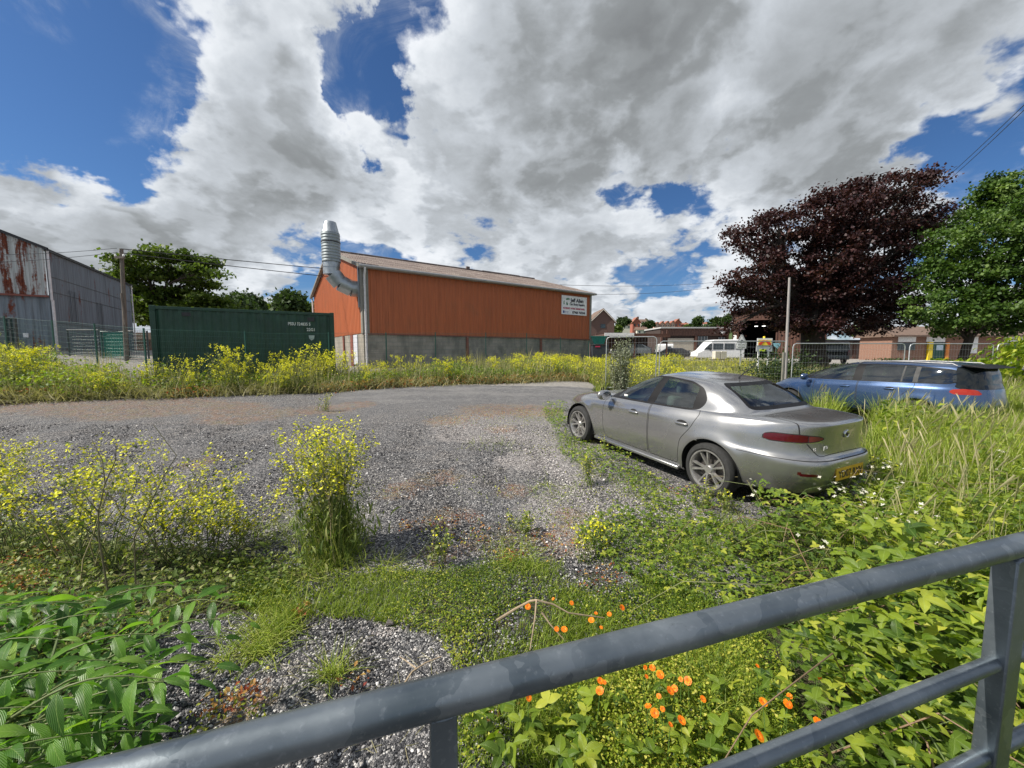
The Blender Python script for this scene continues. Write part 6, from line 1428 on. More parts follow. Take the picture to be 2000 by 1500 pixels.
# ------------------------------------------------------------ vehicles and signs in the yard
m_vanwhite = m_paint('white_van_paint', (.80, .80, .79), .0, .35, .12)
def small_wheel(par, x, y, R=.34):
    m = MB(); m.lathe([(.2, -.1), (R - .03, -.1), (R, -.06), (R, .06), (R - .03, .1), (.2, .1)], 20, Matrix.Translation((x, y, R)) @ Matrix.Rotation(rad(90), 4, 'X')); w = m.build('wheel', m_rubber, par, smooth=True)
    m = MB(); m.lathe([(0, -.08), (.20, -.08), (.20, .08), (0, .08)], 16, Matrix.Translation((x, y, R)) @ Matrix.Rotation(rad(90), 4, 'X')); m.build('hub_cap', m_alloy, w)
def van(label, x, y, z, rz, Lg, H, W_, prof, paint, wins, wh, name='parked_van', cat='van', back=None, lamps=True):
    o = empty(name, (x, y, z), rz); tag(o, label, cat)
    m = MB(); m.prism(prof, -W_ / 2, W_ / 2); m.build('body', paint, o, bevel=.09, smooth=True, seg=4)
    for s in (-1, 1):
        for poly in wins:
            m = MB(); m.prism(poly, s * (W_ / 2 + .012) - .01, s * (W_ / 2 + .012) + .01); m.build('side_window', m_glass, o)
        for xw in wh: small_wheel(o, xw, s * (W_ / 2 - .12))
        m = MB(); m.box(Lg * .72, Lg * .72 + .12, s * (W_ / 2 + .12) - .09, s * (W_ / 2 + .12) + .09, H * .48, H * .62); m.box(Lg * .72 + .03, Lg * .72 + .08, s * (W_ / 2 + .0) - .06, s * (W_ / 2 + .0) + .06, H * .5, H * .54); m.build('door_mirror', m_black, o, bevel=.02)
        m = MB(); m.box(Lg - .14, Lg - .02, s * (W_ / 2 - .2) - .12, s * (W_ / 2 - .2) + .12, H * .32, H * .42); m.build('headlight', m_clearlamp, o, bevel=.02)
        m = MB(); m.box(-.02, .05, s * (W_ / 2 - .12) - .07, s * (W_ / 2 - .12) + .07, H * .35, H * .62); m.build('tail_lamp', m_redlamp, o, bevel=.01)
    m = MB(); m.box(-.05, .02, -W_ / 2 + .18, W_ / 2 - .18, H * .56, H * .84) if back is None else m.box(*back); m.build('rear_window', m_glass, o, bevel=.02)
    return o
bus = [(.0, .35), (5.3, .35), (5.5, .55), (5.45, .95), (4.75, 1.25), (3.95, 2.15), (3.6, 2.45), (.15, 2.5), (0, 2.35)]
van('white high roofed minibus facing left in front of the brown workshop', (1443 - 1000) / FPX * 46, 46, zt_at(703, 46) - .1, rad(180), 5.5, 2.5, 2.0, bus, m_vanwhite, [[(4.72, 1.32), (3.80, 1.32), (3.80, 2.0), (4.05, 2.0)], [(3.65, 1.32), (2.5, 1.32), (2.5, 2.02), (3.65, 2.02)], [(2.35, 1.32), (1.2, 1.32), (1.2, 2.02), (2.35, 2.02)], [(1.05, 1.32), (.2, 1.32), (.2, 2.02), (1.05, 2.02)]], (.9, 4.5))
sv = [(.0, .3), (4.2, .3), (4.3, .9), (3.4, 1.15), (2.8, 1.8), (.1, 1.85), (0, 1.7)]
van('small white panel van seen from behind left of the minibus', (1299 - 1000) / FPX * 47, 47, zt_at(700, 47) - .1, rad(75), 4.3, 1.85, 1.75, sv, m_vanwhite, [[(3.3, 1.2), (2.5, 1.2), (2.5, 1.65), (2.85, 1.65)]], (.7, 3.5), back=(-.05, .02, -.6, -.05, 1.1, 1.55))
sc1 = [(.05, .3), (4.2, .3), (4.35, .55), (4.2, .8), (3.2, .95), (2.5, 1.42), (.9, 1.42), (.15, 1.0), (.0, .7)]
van('pale silver car parked at an angle left of the small white van', (1272 - 1000) / FPX * 42, 42, zt_at(697, 42), rad(160), 4.3, 1.42, 1.75, sc1, m_silver, [[(3.1, 1.0), (1.9, 1.0), (1.9, 1.33), (2.5, 1.33)], [(1.8, 1.0), (.6, 1.0), (1.0, 1.33), (1.8, 1.33)]], (.8, 3.4), 'parked_car', 'car', back=(-.01, .04, -.6, .6, .9, 1.1))
van('dark grey car hidden between the small white van and the minibus', (1345 - 1000) / FPX * 43, 43, zt_at(701, 43), rad(165), 4.1, 1.2, 1.7, [(a * .95, b * .85) for a, b in sc1], m_paint('dark_grey_paint', (.03, .03, .035), .3, .35, .1), [[(2.9, .86), (1.9, .86), (1.9, 1.12), (2.4, 1.12)]], (.8, 3.2), 'parked_car', 'car', back=(-.01, .04, -.6, .6, .8, .95))
suv = [(.0, .35), (4.4, .35), (4.5, .9), (3.5, 1.1), (2.9, 1.72), (.2, 1.75), (0, 1.2)]
van('black off road car seen from the rear beyond the wire panel behind the blue car', (1631 - 1000) / FPX * 31, 31, zt_at(711, 31), rad(70), 4.5, 1.75, 1.85, suv, m_paint('black_paint_car', (.012, .012, .014), .2, .25, .1), [[(3.3, 1.15), (1.9, 1.15), (1.9, 1.6), (2.85, 1.6)], [(1.8, 1.15), (.3, 1.15), (.3, 1.6), (1.8, 1.6)]], (.8, 3.6), 'parked_car', 'car')
# stacked timber box, pale crates behind the panels
cr = empty('crate', AT(1397, 697, 30)); cr.location.z = zt_at(700, 30) - .4; tag(cr, 'pair of pale boxes standing in front of the minibus tail', 'crate')
m = MB(); m.box(0, .42, 0, .5, .35, .95); m.box(.46, .88, 0, .5, .35, .95); m.build('boxes', m_cream, cr, bevel=.02); m = MB(); m.box(-.04, .94, -.05, .55, .25, .345); m.build('pallet', m_wood, cr)
# triangular warning sign on a post
def at_obj(name, u, v, Y, label, cat):
    p = AT(u, v, Y); o = empty(name, (p.x, p.y, ghs(p.x, p.y) - .1)); tag(o, label, cat); return o, o.location.z
Yt = 24.0; o, b = at_obj('warning_sign', 1447, 680, Yt, 'grey backed triangular road sign over a square plate on a thin post', 'sign'); k = Yt / FPX; z = lambda v: zt_at(v, Yt) - b
m = MB(); m.tube([(0, 0, 0), (0, 0, z(665))], .035, 8); m.build('post', m_gal, o)
m = MB(); m.prism([(-10 * k, z(670)), (10 * k, z(670)), (1.5 * k, z(654)), (-1.5 * k, z(654))], -.06, -.04); pnl = m.build('triangle_plate', M_plain('sign_grey', (.42, .42, .42), .5), o)
m = MB(); m.prism([(-6.5 * k, z(668)), (6.5 * k, z(668)), (0, z(657.5))], -.07, -.062); m.build('triangle_face', m_white, pnl); m = MB(); m.prism([(-3.4 * k, z(667)), (3.4 * k, z(667)), (2 * k, z(664)), (-2 * k, z(664))], -.078, -.072); m.build('symbol', m_black, pnl)
m = MB(); m.box(-9.5 * k, 9.5 * k, -.06, -.04, z(681), z(670.5)); m.build('supplementary_plate', m_white, o)
text_mesh('ROAD', .17, m_black, o, face_M((-6.5 * k, -.062, z(675)), (1, 0, 0), (0, -1, 0)), depth=.002); text_mesh('WORKS', .15, m_black, o, face_M((-7 * k, -.062, z(680)), (1, 0, 0), (0, -1, 0)), depth=.002)
# chevron board
Yc = 22.0; o, b = at_obj('chevron_sign', 1491, 688, Yc, 'white board with red and yellow chevrons and an amber beacon on two posts', 'sign'); k = Yc / FPX; z = lambda v: zt_at(v, Yc) - b
for s in (-9.5, 9.5): m = MB(); m.box(s * k - .04, s * k + .04, -.03, .03, 0, z(684)); m.build('post', m_white, o)
m = MB(); m.box(-14.5 * k, 14.5 * k, -.08, -.04, z(675), z(661)); pb = m.build('board', m_white, o)
m_yl = M_plain('reflective_yellow', (.85, .60, .03), .5); m_rd = M_plain('reflective_red', (.62, .05, .02), .5)
m = MB(); m.box(-12.5 * k, 12.5 * k, -.09, -.082, z(674.5), z(664)); m.build('yellow_field', m_yl, pb)
for s in (-1, 1):
    m = MB(); m.prism([(s * 12 * k, z(674)), (s * 12 * k, z(671)), (s * 5 * k, z(665)), (s * 1 * k, z(665)), (s * 1 * k, z(667)), (s * 7 * k, z(674))], -.10, -.092); m.build('chevron', m_rd, pb)
m = MB(); m.box(-15.5 * k, 15.5 * k, -.07, -.03, z(686.5), z(675.5)); lb = m.build('lower_board', M_plain('grey_board', (.40, .42, .44), .5), o)
m = MB(); m.box(-9 * k, 4 * k, -.08, -.072, z(686), z(682)); m.build('lime_strip', M_plain('lime_strip', (.62, .75, .04), .5), lb)
m = MB(); m.lathe([(0, z(657)), (.05, z(657.3)), (.06, z(660)), (.07, z(660.8))], 12); m.build('beacon', m_yl, o)
o, b = at_obj('notice_board', 1516, 680, 25, 'small pale blue shield shaped notice right of the chevron board', 'sign'); k = 25 / FPX; z = lambda v: zt_at(v, 25) - b
m = MB(); m.prism([(-7 * k, z(670)), (7 * k, z(670)), (6.5 * k, z(676)), (2 * k, z(681)), (-5 * k, z(676))], -.04, -.02); m.build('panel', M_plain('pale_blue', (.30, .58, .70), .5), o); m = MB(); m.box(-.03, .03, -.02, .02, 0, z(678)); m.build('post', m_green, o)
# green gate panels by the barn
def meshgate(label, u0, u1, v0, v1, Y, fill):
    p = AT(u0, v1, Y); o = empty('mesh_gate', (p.x, Y, ghs(p.x, Y))); tag(o, label, 'gate'); k = Y / FPX; w = (u1 - u0) * k; b = o.location.z; t = zt_at(v0, Y) - b
    m = MB(); m.tube([(0, 0, 0), (0, 0, t), (w, 0, t), (w, 0, 0), (0, 0, .1)], .045, 8); m.build('frame', m_green if fill else M_plain('dark_steel', (.03, .04, .045), .5), o)
    m = MB(); n = int(w / .12)
    for i in range(1, n): m.tube([(w * i / n, 0, .05), (w * i / n, 0, t)], .006, 4, False)
    for i in range(1, 8): m.tube([(0, 0, t * i / 8), (w, 0, t * i / 8)], .006, 4, False)
    m.build('bars', m_teal if fill else m_green, o)
    if fill: m = MB(); m.box(.05, w - .05, .03, .06, .1, t - .05); m.build('backing_sheet', M_plain('green_sheet', (.015, .15, .11), .6), o)
meshgate('dark framed mesh gate leaning along the grey barn wall', 136, 196, 645, 690, 21, False); meshgate('bright green mesh panel beside the brown pole', 201, 245, 648, 688, 20.5, True)
meshgate('dark green mesh panel between the brown pole and the container', 252, 290, 647, 688, 21, False)
o, b = at_obj('glazed_screen', 18, 690, 19, 'black framed glazed screen at the far left edge in front of the barn', 'screen'); k = 19 / FPX; z = lambda v: zt_at(v, 19) - b
m = MB()
for u in (-20, 0, 9, 18): m.box((u) * k - .04, u * k + .04, -.05, .05, 0, z(622))
m.box(-20 * k, 18 * k, -.05, .05, z(624), z(622)); m.box(-20 * k, 18 * k, -.05, .05, z(645), z(643)); m.build('frame', m_black, o); m = MB(); m.box(-20 * k, 18 * k, .0, .02, 0.1, z(623)); m.build('glass', m_glass, o)
# silvery shrub
Ys = 13.3; p = AT(1212, 705, Ys); o = empty('silver_shrub', (p.x, Ys, ghs(p.x, Ys))); tag(o, 'wispy silver green shrub standing between the bin and the parked cars', 'shrub')
rs = np.random.RandomState(71); mb = MB(); PP = []
for k in range(26):
    a = rs.uniform(0, 6.28); r = rs.uniform(.1, .52); t = (p.x + math.cos(a) * r, Ys + math.sin(a) * r, p.z * 0 + ghs(p.x, Ys) + rs.uniform(.95, 2.1)); br = branch_path((p.x + math.cos(a) * .08, Ys, ghs(p.x, Ys)), t, rs, .08, 5, .0); mb.tube([(a_[0] - o.location.x, a_[1] - o.location.y, a_[2] - o.location.z) for a_ in br], [.014, .012, .01, .008, .005, .003], 4, False); br = np.array(br)
    i = rs.randint(1, 6, 200); f = rs.rand(200, 1); PP.append(br[i] * f + br[i - 1] * (1 - f) + rs.normal(0, .06, (200, 3)))
mb.build('stem', m_bark, o); PP = np.concatenate(PP); H = Heap(); H.add(LEAF2, PP, rnd_rot(len(PP), .8, rs), rs.uniform(.035, .075, len(PP)), rs.uniform(0, 1, len(PP))); H.build('foliage', f_silver, o, o.location)
p = AT(1580, 705, 13.0); o = empty('dark_shrub', (p.x, 15.2, ghs(p.x, 15.2))); tag(o, 'dense dark green shrub behind the wire panel right of the slim pole', 'shrub')
PP = np.array([p.x + .6, 15.2, ghs(p.x, 15.2) + .85]) + rs.normal(0, 1, (5200, 3)) * (.62, .4, .40); H = Heap(); H.add(LEAF2, PP, rnd_rot(len(PP), .8, rs), rs.uniform(.06, .11, len(PP)), rs.uniform(0, 1, len(PP))); H.build('foliage', f_dark, o, o.location); m = MB(); m.tube([(.6, 0, -.1), (.6, 0, .8)], [.05, .03], 6); m.build('stem', m_bark, o)

for i, (u, Y, rx, hz_, lab) in enumerate([(1660, 19, .9, .95, 'rounded dark shrub behind the wire panel above the blue car windscreen'), (1742, 20, .8, 1.15, 'dark shrub left of the bungalow door behind the wire panels'), (1860, 18, 1.0, 1.0, 'leafy green shrub under the bright green tree behind the blue car'), (1925, 17, .8, 1.2, 'light green shrub left of the creeper on the wire panels')]):
    x = (u - 1000) / FPX * Y; g = ghs(x, Y); o = empty('shrub', (x, Y, g)); tag(o, lab, 'shrub', 'shrubs behind the wire panels'); nl = 3000
    PP = np.array([x, Y, g + hz_ * .5]) + np.clip(rs.normal(0, 1, (nl, 3)), -1.9, 1.9) * (rx * .5, .4, hz_ * .3); H = Heap(); H.add(LEAF2, PP, rnd_rot(nl, .8, rs), rs.uniform(.07, .12, nl), rs.uniform(0, 1, nl)); H.build('foliage', f_dark if i < 2 else f_bramble, o, o.location, luv=True)
    m = MB(); m.tube([(0, 0, -.1), (.1, 0, hz_ * .7)], [.05, .02], 6); m.build('stem', m_bark, o)
# ------------------------------------------------------------ the gate in the foreground
def M_galvgate():
    t = NT('weathered_galvanised_steel'); o = t.obj()
    v = t.n('ShaderNodeTexVoronoi', {'Vector': t.n('ShaderNodeVectorMath', {0: o, 1: t.scale(t.noise(o, 14, 3, .5, 0, True), (.10, .10, .10))}, operation='ADD').outputs[0], 'Scale': 13.0}, feature='F1')
    cs = t.n('ShaderNodeSeparateColor', {0: v.outputs['Color']}).outputs
    n = t.noise(o, 5, 5, .6); f = t.noise(o, 90, 4, .6); st = t.noise(t.scale(o, (1, 1, 1)), 24, 6, .7, .8)
    c = t.ramp(n, [(.3, (.085, .108, .125)), (.5, (.13, .155, .175)), (.72, (.23, .26, .28))])
    c = t.mix(t.smooth(cs[0], .55, .75, 0, .35), c, (.26, .29, .31)); c = t.mix(t.smooth(st, .60, .72, 0, .55), c, (.06, .075, .085)); c = t.mix(t.smooth(f, .55, .75, 0, .25), c, (.42, .45, .47))
    r = t.smooth(n, .3, .7, .28, .5)
    return t.done(t.pbsdf(c, r, .7, .5, t.bump(f, .12, .002)))
m_gate = M_galvgate()
ZT = 1.235; q0 = G(700, 1402, ZT); q1 = G(2000, 1062, ZT); dr = Vector((q1.x - q0.x, q1.y - q0.y, 0)).normalized(); gang = math.atan2(dr.y, dr.x)
ga = empty('field_gate', (q0.x, q0.y, -.1), gang); tag(ga, 'galvanised tubular steel field gate crossing the foreground', 'gate')
Mi = (Matrix.Translation(ga.location) @ Matrix.Rotation(gang, 4, 'Z')).inverted()
def along(u, v, z): p = Mi @ G(u, v, z); return p
def depth_at(u):                                     # distance along the gate seen at column u on the top rail
    lo, hi = -1.0, 3.0
    for _ in range(60):
        s_ = (lo + hi) / 2; p = q0 + dr * s_; d = p - Vector((0, 0, CAMZ)); c = Matrix.Rotation(PITCH, 3, 'X') @ d
        if c.y <= .02 or 1000 + FPX * c.x / c.y < u: lo = s_
        else: hi = s_
    return s_
s_r = depth_at(1979); s_l = depth_at(865); Yr = (q0 + dr * s_r).y
zr2 = AT(1958, 1290, Yr).z + .1; zr3 = AT(1950, 1468, Yr).z + .1; zt0 = ZT + .1
m = MB(); m.tube([(-1.6, 0, zt0), (0, 0, zt0), (1.2, 0, zt0), (2.4, 0, zt0)], .0250, 28); m.build('top_rail', m_gate, ga, smooth=True)
for k, z in enumerate([zr2, zr3, zr3 - .25, .12]):
    m = MB(); m.tube([(-1.6, .0, z), (s_r, .0, z), (2.4, 0, z)], .0165, 20); m.build('rail', m_gate, ga, smooth=True)
m = MB(); m.box(s_r - .031, s_r + .031, -.022, .022, .08, zt0 - .022); m.build('upright', m_gate, ga, bevel=.004, smooth=True)
m = MB(); m.box(s_l - .018, s_l + .018, -.012, .012, .08, zt0 - .022); m.build('upright', m_gate, ga, bevel=.003, smooth=True)
for s_, w in ((s_r, .038), (s_l, .023)): m = MB(); m.lathe([(w, -.003), (w * 1.05, .002), (w * .8, .006)], 16, Matrix.Translation((s_, 0, zt0 - .0255)) @ Matrix.Diagonal((1, .6, 1, 1))); m.build('weld_bead', m_gate, ga, smooth=True)
def gt(u, v, Y): return 0

# ------------------------------------------------------------ single plants in the foreground
def plant(name, label, cat, u, v, h, spread, nst, seed, fl=1.0, leafy=1.0, droop=0, group=None, lean=(0, 0), base_leaf=0, fsz=.0095, imin=2):
    rs = np.random.RandomState(seed); g = G(u, v); o = empty(name, g); tag(o, label, cat, group)
    st, lf, fw = mustard(rs, h, spread, nst, fl, leafy, True, fsz, droop, imin)
    if base_leaf:
        n = base_leaf; P = np.stack([rs.normal(0, .11 * min(1, h), n), rs.normal(0, .11 * min(1, h), n), rs.uniform(.02, .38 * h, n)], -1); sz = rs.uniform(.05, .13, n) * min(1, .25 + h * .7); P[:, :2] *= 1.55; lf.add(LANCE, P, rotm(rs.uniform(0, 6.28, n), rs.normal(.9, .4, n), rs.normal(0, .4, n)), np.stack([sz * .55, sz, sz], -1), rs.uniform(0, .9, n))
        n = base_leaf * 2; P = np.stack([rs.normal(0, .12 * min(1, h), n), rs.normal(0, .12 * min(1, h), n), rs.uniform(0, .04, n)], -1); lf.add(BL[1], P, rnd_rot(n, .30, rs), np.stack([np.full(n, .20)] * 2 + [rs.uniform(.1, .72, n) * h], -1), rs.uniform(0, 1, n))
    for H, nm, mt in ((st, 'stem', f_stem), (lf, 'foliage', f_must), (fw, 'blossom', f_yel)):
        if H.n:
            if lean != (0, 0): H.V = [V + np.stack([V[:, 2] * lean[0], V[:, 2] * lean[1], 0 * V[:, 2]], -1) for V in H.V]
            q = H.build(nm, mt, o)
            if nm != 'stem': q['kind'] = 'stuff'
    return o
plant('mustard_plant', 'upright yellow flowering bush standing alone on the gravel', 'flowering plant', 655, 1083, 1.12, .37, 40, 101, .75, .6, 0, None, (-.04, .05), 420, .0085, 3)
gp = 'sprawling yellow plants on the left'
for a_ in [('yellow flowering plant in the left of the gravel beside the picture edge', 30, 1085, .95, .55, 11, 102), ('loose yellow flowering plant over the reddish leaves at lower left', 130, 1105, 1.0, .55, 12, 103), ('tall thin stemmed yellow plant left of the brown curved stalks', 215, 1120, 1.1, .5, 12, 104),
    ('yellow flowering plant with bare brown stalks in its middle', 320, 1105, .95, .6, 14, 105), ('densest sprawling yellow plant nearest the upright bush', 405, 1090, .75, .5, 16, 106), ('low yellow flowering plant between the sprawling clump and the upright bush', 470, 1075, .50, .40, 9, 107), ('yellow flowering plant cut by the left picture edge', -70, 1060, 1.0, .5, 12, 108), ('yellow plant furthest back at the left picture edge', -20, 985, .85, .4, 10, 109)]:
    plant('mustard_plant', a_[0], 'flowering plant', a_[1], a_[2], a_[3], a_[4], a_[5], a_[6], .80, .10, .3, gp, (.12, .05), 3, .0080)
for a_ in [('small green and yellow weed on the white chippings before the saloon car', 1165, 1085, .34, .10, 7, 120, .4), ('slender green weed beside the low green patch', 850, 1105, .40, .05, 4, 121, .1), ('little weed alone far out on the grey gravel', 632, 803, .45, .12, 5, 122, .2), ('spindly weed with a yellow tip on the reddish gravel', 1015, 1040, .22, .07, 5, 123, .1),
    ('pale weed growing at the sill of the saloon car', 1152, 950, .42, .08, 5, 124, .1), ('tall green weed against the rear bumper of the saloon car', 1585, 965, .55, .12, 7, 125, .1), ('thin seeding weed left of the number plate', 1500, 985, .50, .08, 5, 126, .0), ('leafy weed growing up over the yellow number plate', 1640, 985, .62, .15, 9, 130, .1), ('bushy weed under the right end of the rear bumper', 1700, 960, .6, .2, 9, 131, .1), ('low weed hiding the bottom of the rear wheel', 1375, 995, .3, .16, 8, 132, .05), ('green weed in front of the rear wheel of the saloon car', 1420, 1000, .28, .10, 6, 127, .1), ('small weed between the front wheel and the sill of the saloon car', 1180, 880, .28, .1, 6, 128, .1)]:
    plant('small_weed', a_[0], 'weed', a_[1], a_[2], a_[3], a_[4], a_[5], a_[6], a_[7], .9, 0, None, (0, 0), 16, .008)
# bare brown stalks
def stalk(name, label, cat, pts, r, mat, extra=()):
    o = empty(name, pts[0]); tag(o, label, cat); m = MB(); P = [Vector(p) - Vector(pts[0]) for p in pts]; m.tube(P, [r * (1 - .6 * i / (len(P) - 1)) for i in range(len(P))], 7)
    q = m.build('stem', mat, o, smooth=True)
    for e in extra: m = MB(); P = [Vector(p) - Vector(pts[0]) for p in e]; m.tube(P, [r * .7 * (1 - .6 * i / (len(P) - 1)) for i in range(len(P))], 6); m.build('twig', mat, o, smooth=True)
    return o
m_drystalk = M_plain('dry_stalk', (.30, .23, .15), .85, 0, .3, 20); m_brstalk = M_plain('brown_green_stalk', (.11, .10, .05), .8, 0, .3, 20)
def pz(u, v, Y): return AT(u, v, Y)
stalk('curved_stalk', 'thin dark curved stalk rising through the yellow plants at left', 'stalk', [pz(215, 1180, 2.55), pz(193, 1050, 2.6), pz(192, 1000, 2.62), pz(205, 945, 2.66), pz(200, 900, 2.7), pz(180, 860, 2.75)], .006, m_brstalk, [[pz(205, 945, 2.66), pz(225, 900, 2.7), pz(228, 870, 2.7)], [pz(192, 1000, 2.62), pz(160, 960, 2.6)]])
stalk('curved_stalk', 'second thin stalk leaning right through the yellow plants', 'stalk', [pz(265, 1140, 2.6), pz(262, 1050, 2.62), pz(290, 990, 2.66), pz(320, 930, 2.7), pz(345, 890, 2.75), pz(300, 830, 2.8)], .005, m_brstalk)
stalk('dry_branch', 'forked dry pale branch lying on the low green patch', 'branch', [G(970, 1212, .06), G(1005, 1190, .10), G(1035, 1174, .17), G(1048, 1172, .19), G(1080, 1180, .16), G(1110, 1197, .12), G(1180, 1207, .05)], .009, m_drystalk, [[G(1048, 1172, .19), G(1045, 1205, .14), G(1035, 1270, .03)], [G(1058, 1196, .14), G(1075, 1220, .09), G(1104, 1252, .02)]])
stalk('dry_branch', 'small forked dry twig on the dark gravel left of the gate post', 'branch', [G(790, 1335, -.06), G(805, 1312, -.03), G(830, 1295, 0.0), G(862, 1282, .02)], .006, m_drystalk, [[G(812, 1305, -.02), G(795, 1292, -.03), G(780, 1282, -.04)]])
rs = np.random.RandomState(9)
H = Heap()
for k in range(150):
    u, v = rs.uniform(420, 900), rs.uniform(1220, 1480); g = G(u, v); a = rs.uniform(0, 6.28); l = rs.uniform(.03, .12); V, F = thin_tube([(g.x, g.y, g.z + .006), (g.x + math.cos(a) * l * .5, g.y + math.sin(a) * l * .5, g.z + rs.uniform(.008, .025)), (g.x + math.cos(a) * l, g.y + math.sin(a) * l + .01, g.z + .008)], .0016, .0009, 4); H.raw(V, F, rs.uniform(0, 1))
tag(H.build('dead_grass_litter', f_dry), kind='stuff')
# orange flowers
PET = strip([(0, .1, 0), (0, .6, .10), (0, .95, .06), (0, 1.0, .04)], [.10, .30, .26, .16], .1)
def orange_flower(g, zt, size, seed, label, group=None, bud=False):
    rs = np.random.RandomState(seed); o = empty('orange_flower', (g.x, g.y, ghs(g.x, g.y))); h = zt - o.location.z; lx, ly = rs.normal(0, .02), rs.normal(0, .02)
    tag(o, label, 'flower', group); m = MB(); m.tube([(lx, ly, 0), (lx * .3, ly * .6, h * .5), (0, 0, h)], .0016, 5); m.build('stem', M_fstem, o)
    n = 9; ring = Heap(); yw = np.arange(n) * 6.283 / n; ring.add(PET, np.zeros((n, 3)), rotm(yw, np.full(n, .15 + .2 * rs.rand()), np.zeros(n)), np.full(n, size), rs.uniform(0, 1, n)); ring.add(PET, np.zeros((n, 3)) + (0, 0, .002), rotm(yw + .35, np.full(n, .35), np.zeros(n)), np.full(n, size * .7), rs.uniform(0, 1, n))
    R = rotm(np.array([0.]), np.array([rs.normal(.45, .2)]), np.array([rs.normal(0, .3)]))[0]; ring.V = [V @ R.T + (0, 0, h) for V in ring.V]; ring.build('petals', f_orange, o)
    m = MB(); Mx = Matrix.Translation((0, 0, h)) @ Matrix([list(r) + [0] for r in R] + [[0, 0, 0, 1]]); m.lathe([(0, .006), (size * .2, .004), (size * .22, 0)], 10, Mx); m.build('centre', M_fcen, o)
M_fstem = M_plain('flower_stalk', (.09, .17, .03), .6); M_fcen = M_plain('flower_centre', (.35, .10, .01), .7)
BIG = [(1597, 1322, 'orange flower among bramble leaves furthest right of the big ones', 0), (1490, 1372, 'orange flower low in the middle of the bramble leaves', 0), (1538, 1375, 'lower flower of the close orange pair under the brambles', 0), (1542, 1360, 'upper smaller flower of the close orange pair under the brambles', .6), (1480, 1438, 'largest orange bloom with dark centre nearest the gate bottom', 1.1), (1597, 1411, 'orange flower just above the second gate rail', .9),
    (1214, 1187, 'orange flower highest up beyond the top gate rail', .9), (1479, 1301, 'small orange flower alone under the top rail', .5)]
for i, (u, v, lab, s) in enumerate(BIG): orange_flower(G(u, v, .20), .20, .026 * .78 * (s or .9), 300 + i, lab)
SM = [(1081, 1170), (1116, 1178), (1031, 1185), (1164, 1198), (1190, 1200), (1155, 1212), (1174, 1226), (1087, 1229), (1102, 1230), (1260, 1304), (1274, 1305), (1289, 1318), (1330, 1327), (1318, 1345), (1344, 1330), (1287, 1360), (1266, 1380), (1278, 1393), (1294, 1385), (1372, 1366), (1330, 1408), (1309, 1416), (1172, 1330), (1172, 1350), (1180, 1333), (1032, 1363), (1308, 1350), (1262, 1322)]
for i, (u, v) in enumerate(SM): orange_flower(G(u, v, .10 if v < 1250 else .17), .10 if v < 1250 else .17, .011 + .004 * (i % 3), 330 + i, 'small orange flower on a thin stalk in the low green plants by the gate', 'small orange flowers by the gate')
# red leaf tufts, small tufts of grass on the gravel
H = Heap(); H2 = Heap(); H3 = Heap()
def put(u, v, r, n, hp_, kind, s=(.015, .035)):
    g = G(u, v); p = np.stack([g.x + rs.normal(0, r, n), g.y + rs.normal(0, r, n)], -1); P = xyz(p); P[:, 2] += rs.uniform(0, hp_, n)
    if kind == 0: H.add(LEAF2, P, rnd_rot(n, .6, rs), rs.uniform(*s, n), rs.uniform(0, 1, n))
    elif kind == 1: P = xyz(p); H2.add(BL[2], P, rnd_rot(n, .45, rs), np.stack([np.full(n, .25)] * 2 + [rs.uniform(.4, 1, n) * hp_ * 2.2], -1), rs.uniform(.2, 1, n))
    else: H3.add(LEAF2, P, rnd_rot(n, .6, rs), rs.uniform(*s, n), rs.uniform(.2, 1, n))
for u, v, r, n in [(15, 1150, .12, 260), (590, 1200, .03, 60), (1400 / 1, 960, .06, 60), (800, 1030, .06, 50), (440, 1385, .05, 50), (480, 1360, .04, 40), (60, 1090, .12, 160), (1180, 1130, .1, 60), (980, 1375, .05, 60), (1000, 1090, .08, 60), (700, 1330, .04, 20), (870, 1020, .12, 60), (1330, 960, .1, 70), (950, 812, .4, 220), (1040, 806, .4, 220), (880, 826, .3, 120), (990, 845, .2, 60), (1090, 1060, .15, 60), (940, 1040, .15, 60)]: put(u, v, r, n, .05, 0)
for u, v, r, n in [(650, 1320, .035, 120), (540, 1230, .10, 500), (510, 1270, .05, 160), (530, 1050, .2, 240), (640, 1110, .15, 500), (1010, 1090, .15, 220), (1080, 960, .2, 120), (430, 1300, .05, 60), (960, 870, .3, 80), (760, 1110, .08, 120)]: put(u, v, r, n, .05, 1)
for u, v, r, n in [(545, 1285, .02, 14), (530, 1310, .02, 12), (445, 1380, .06, 50), (500, 1400, .04, 40), (390, 1430, .06, 60), (1000, 822, .5, 420), (1070, 815, .45, 420), (1090, 850, .3, 200), (1130, 880, .25, 200), (1160, 905, .25, 200), (1250, 950, .25, 250), (1300, 985, .2, 250), (1350, 1030, .25, 250), (1250, 1040, .25, 200), (880, 820, .3, 80), (940, 960, .25, 90), (1060, 1010, .2, 160), (1130, 1020, .2, 160), (980, 1050, .25, 160), (860, 1060, .15, 60), (740, 960, .2, 40), (1180, 970, .2, 160), (1050, 880, .3, 120)]: put(u, v, r, n, .05, 2, (.012, .03))
tag(H.build('red_leaf_tufts', f_red), kind='stuff'); tag(H2.build('grass_tufts', f_grass), kind='stuff'); tag(H3.build('yellow_green_tufts', f_clover), kind='stuff')

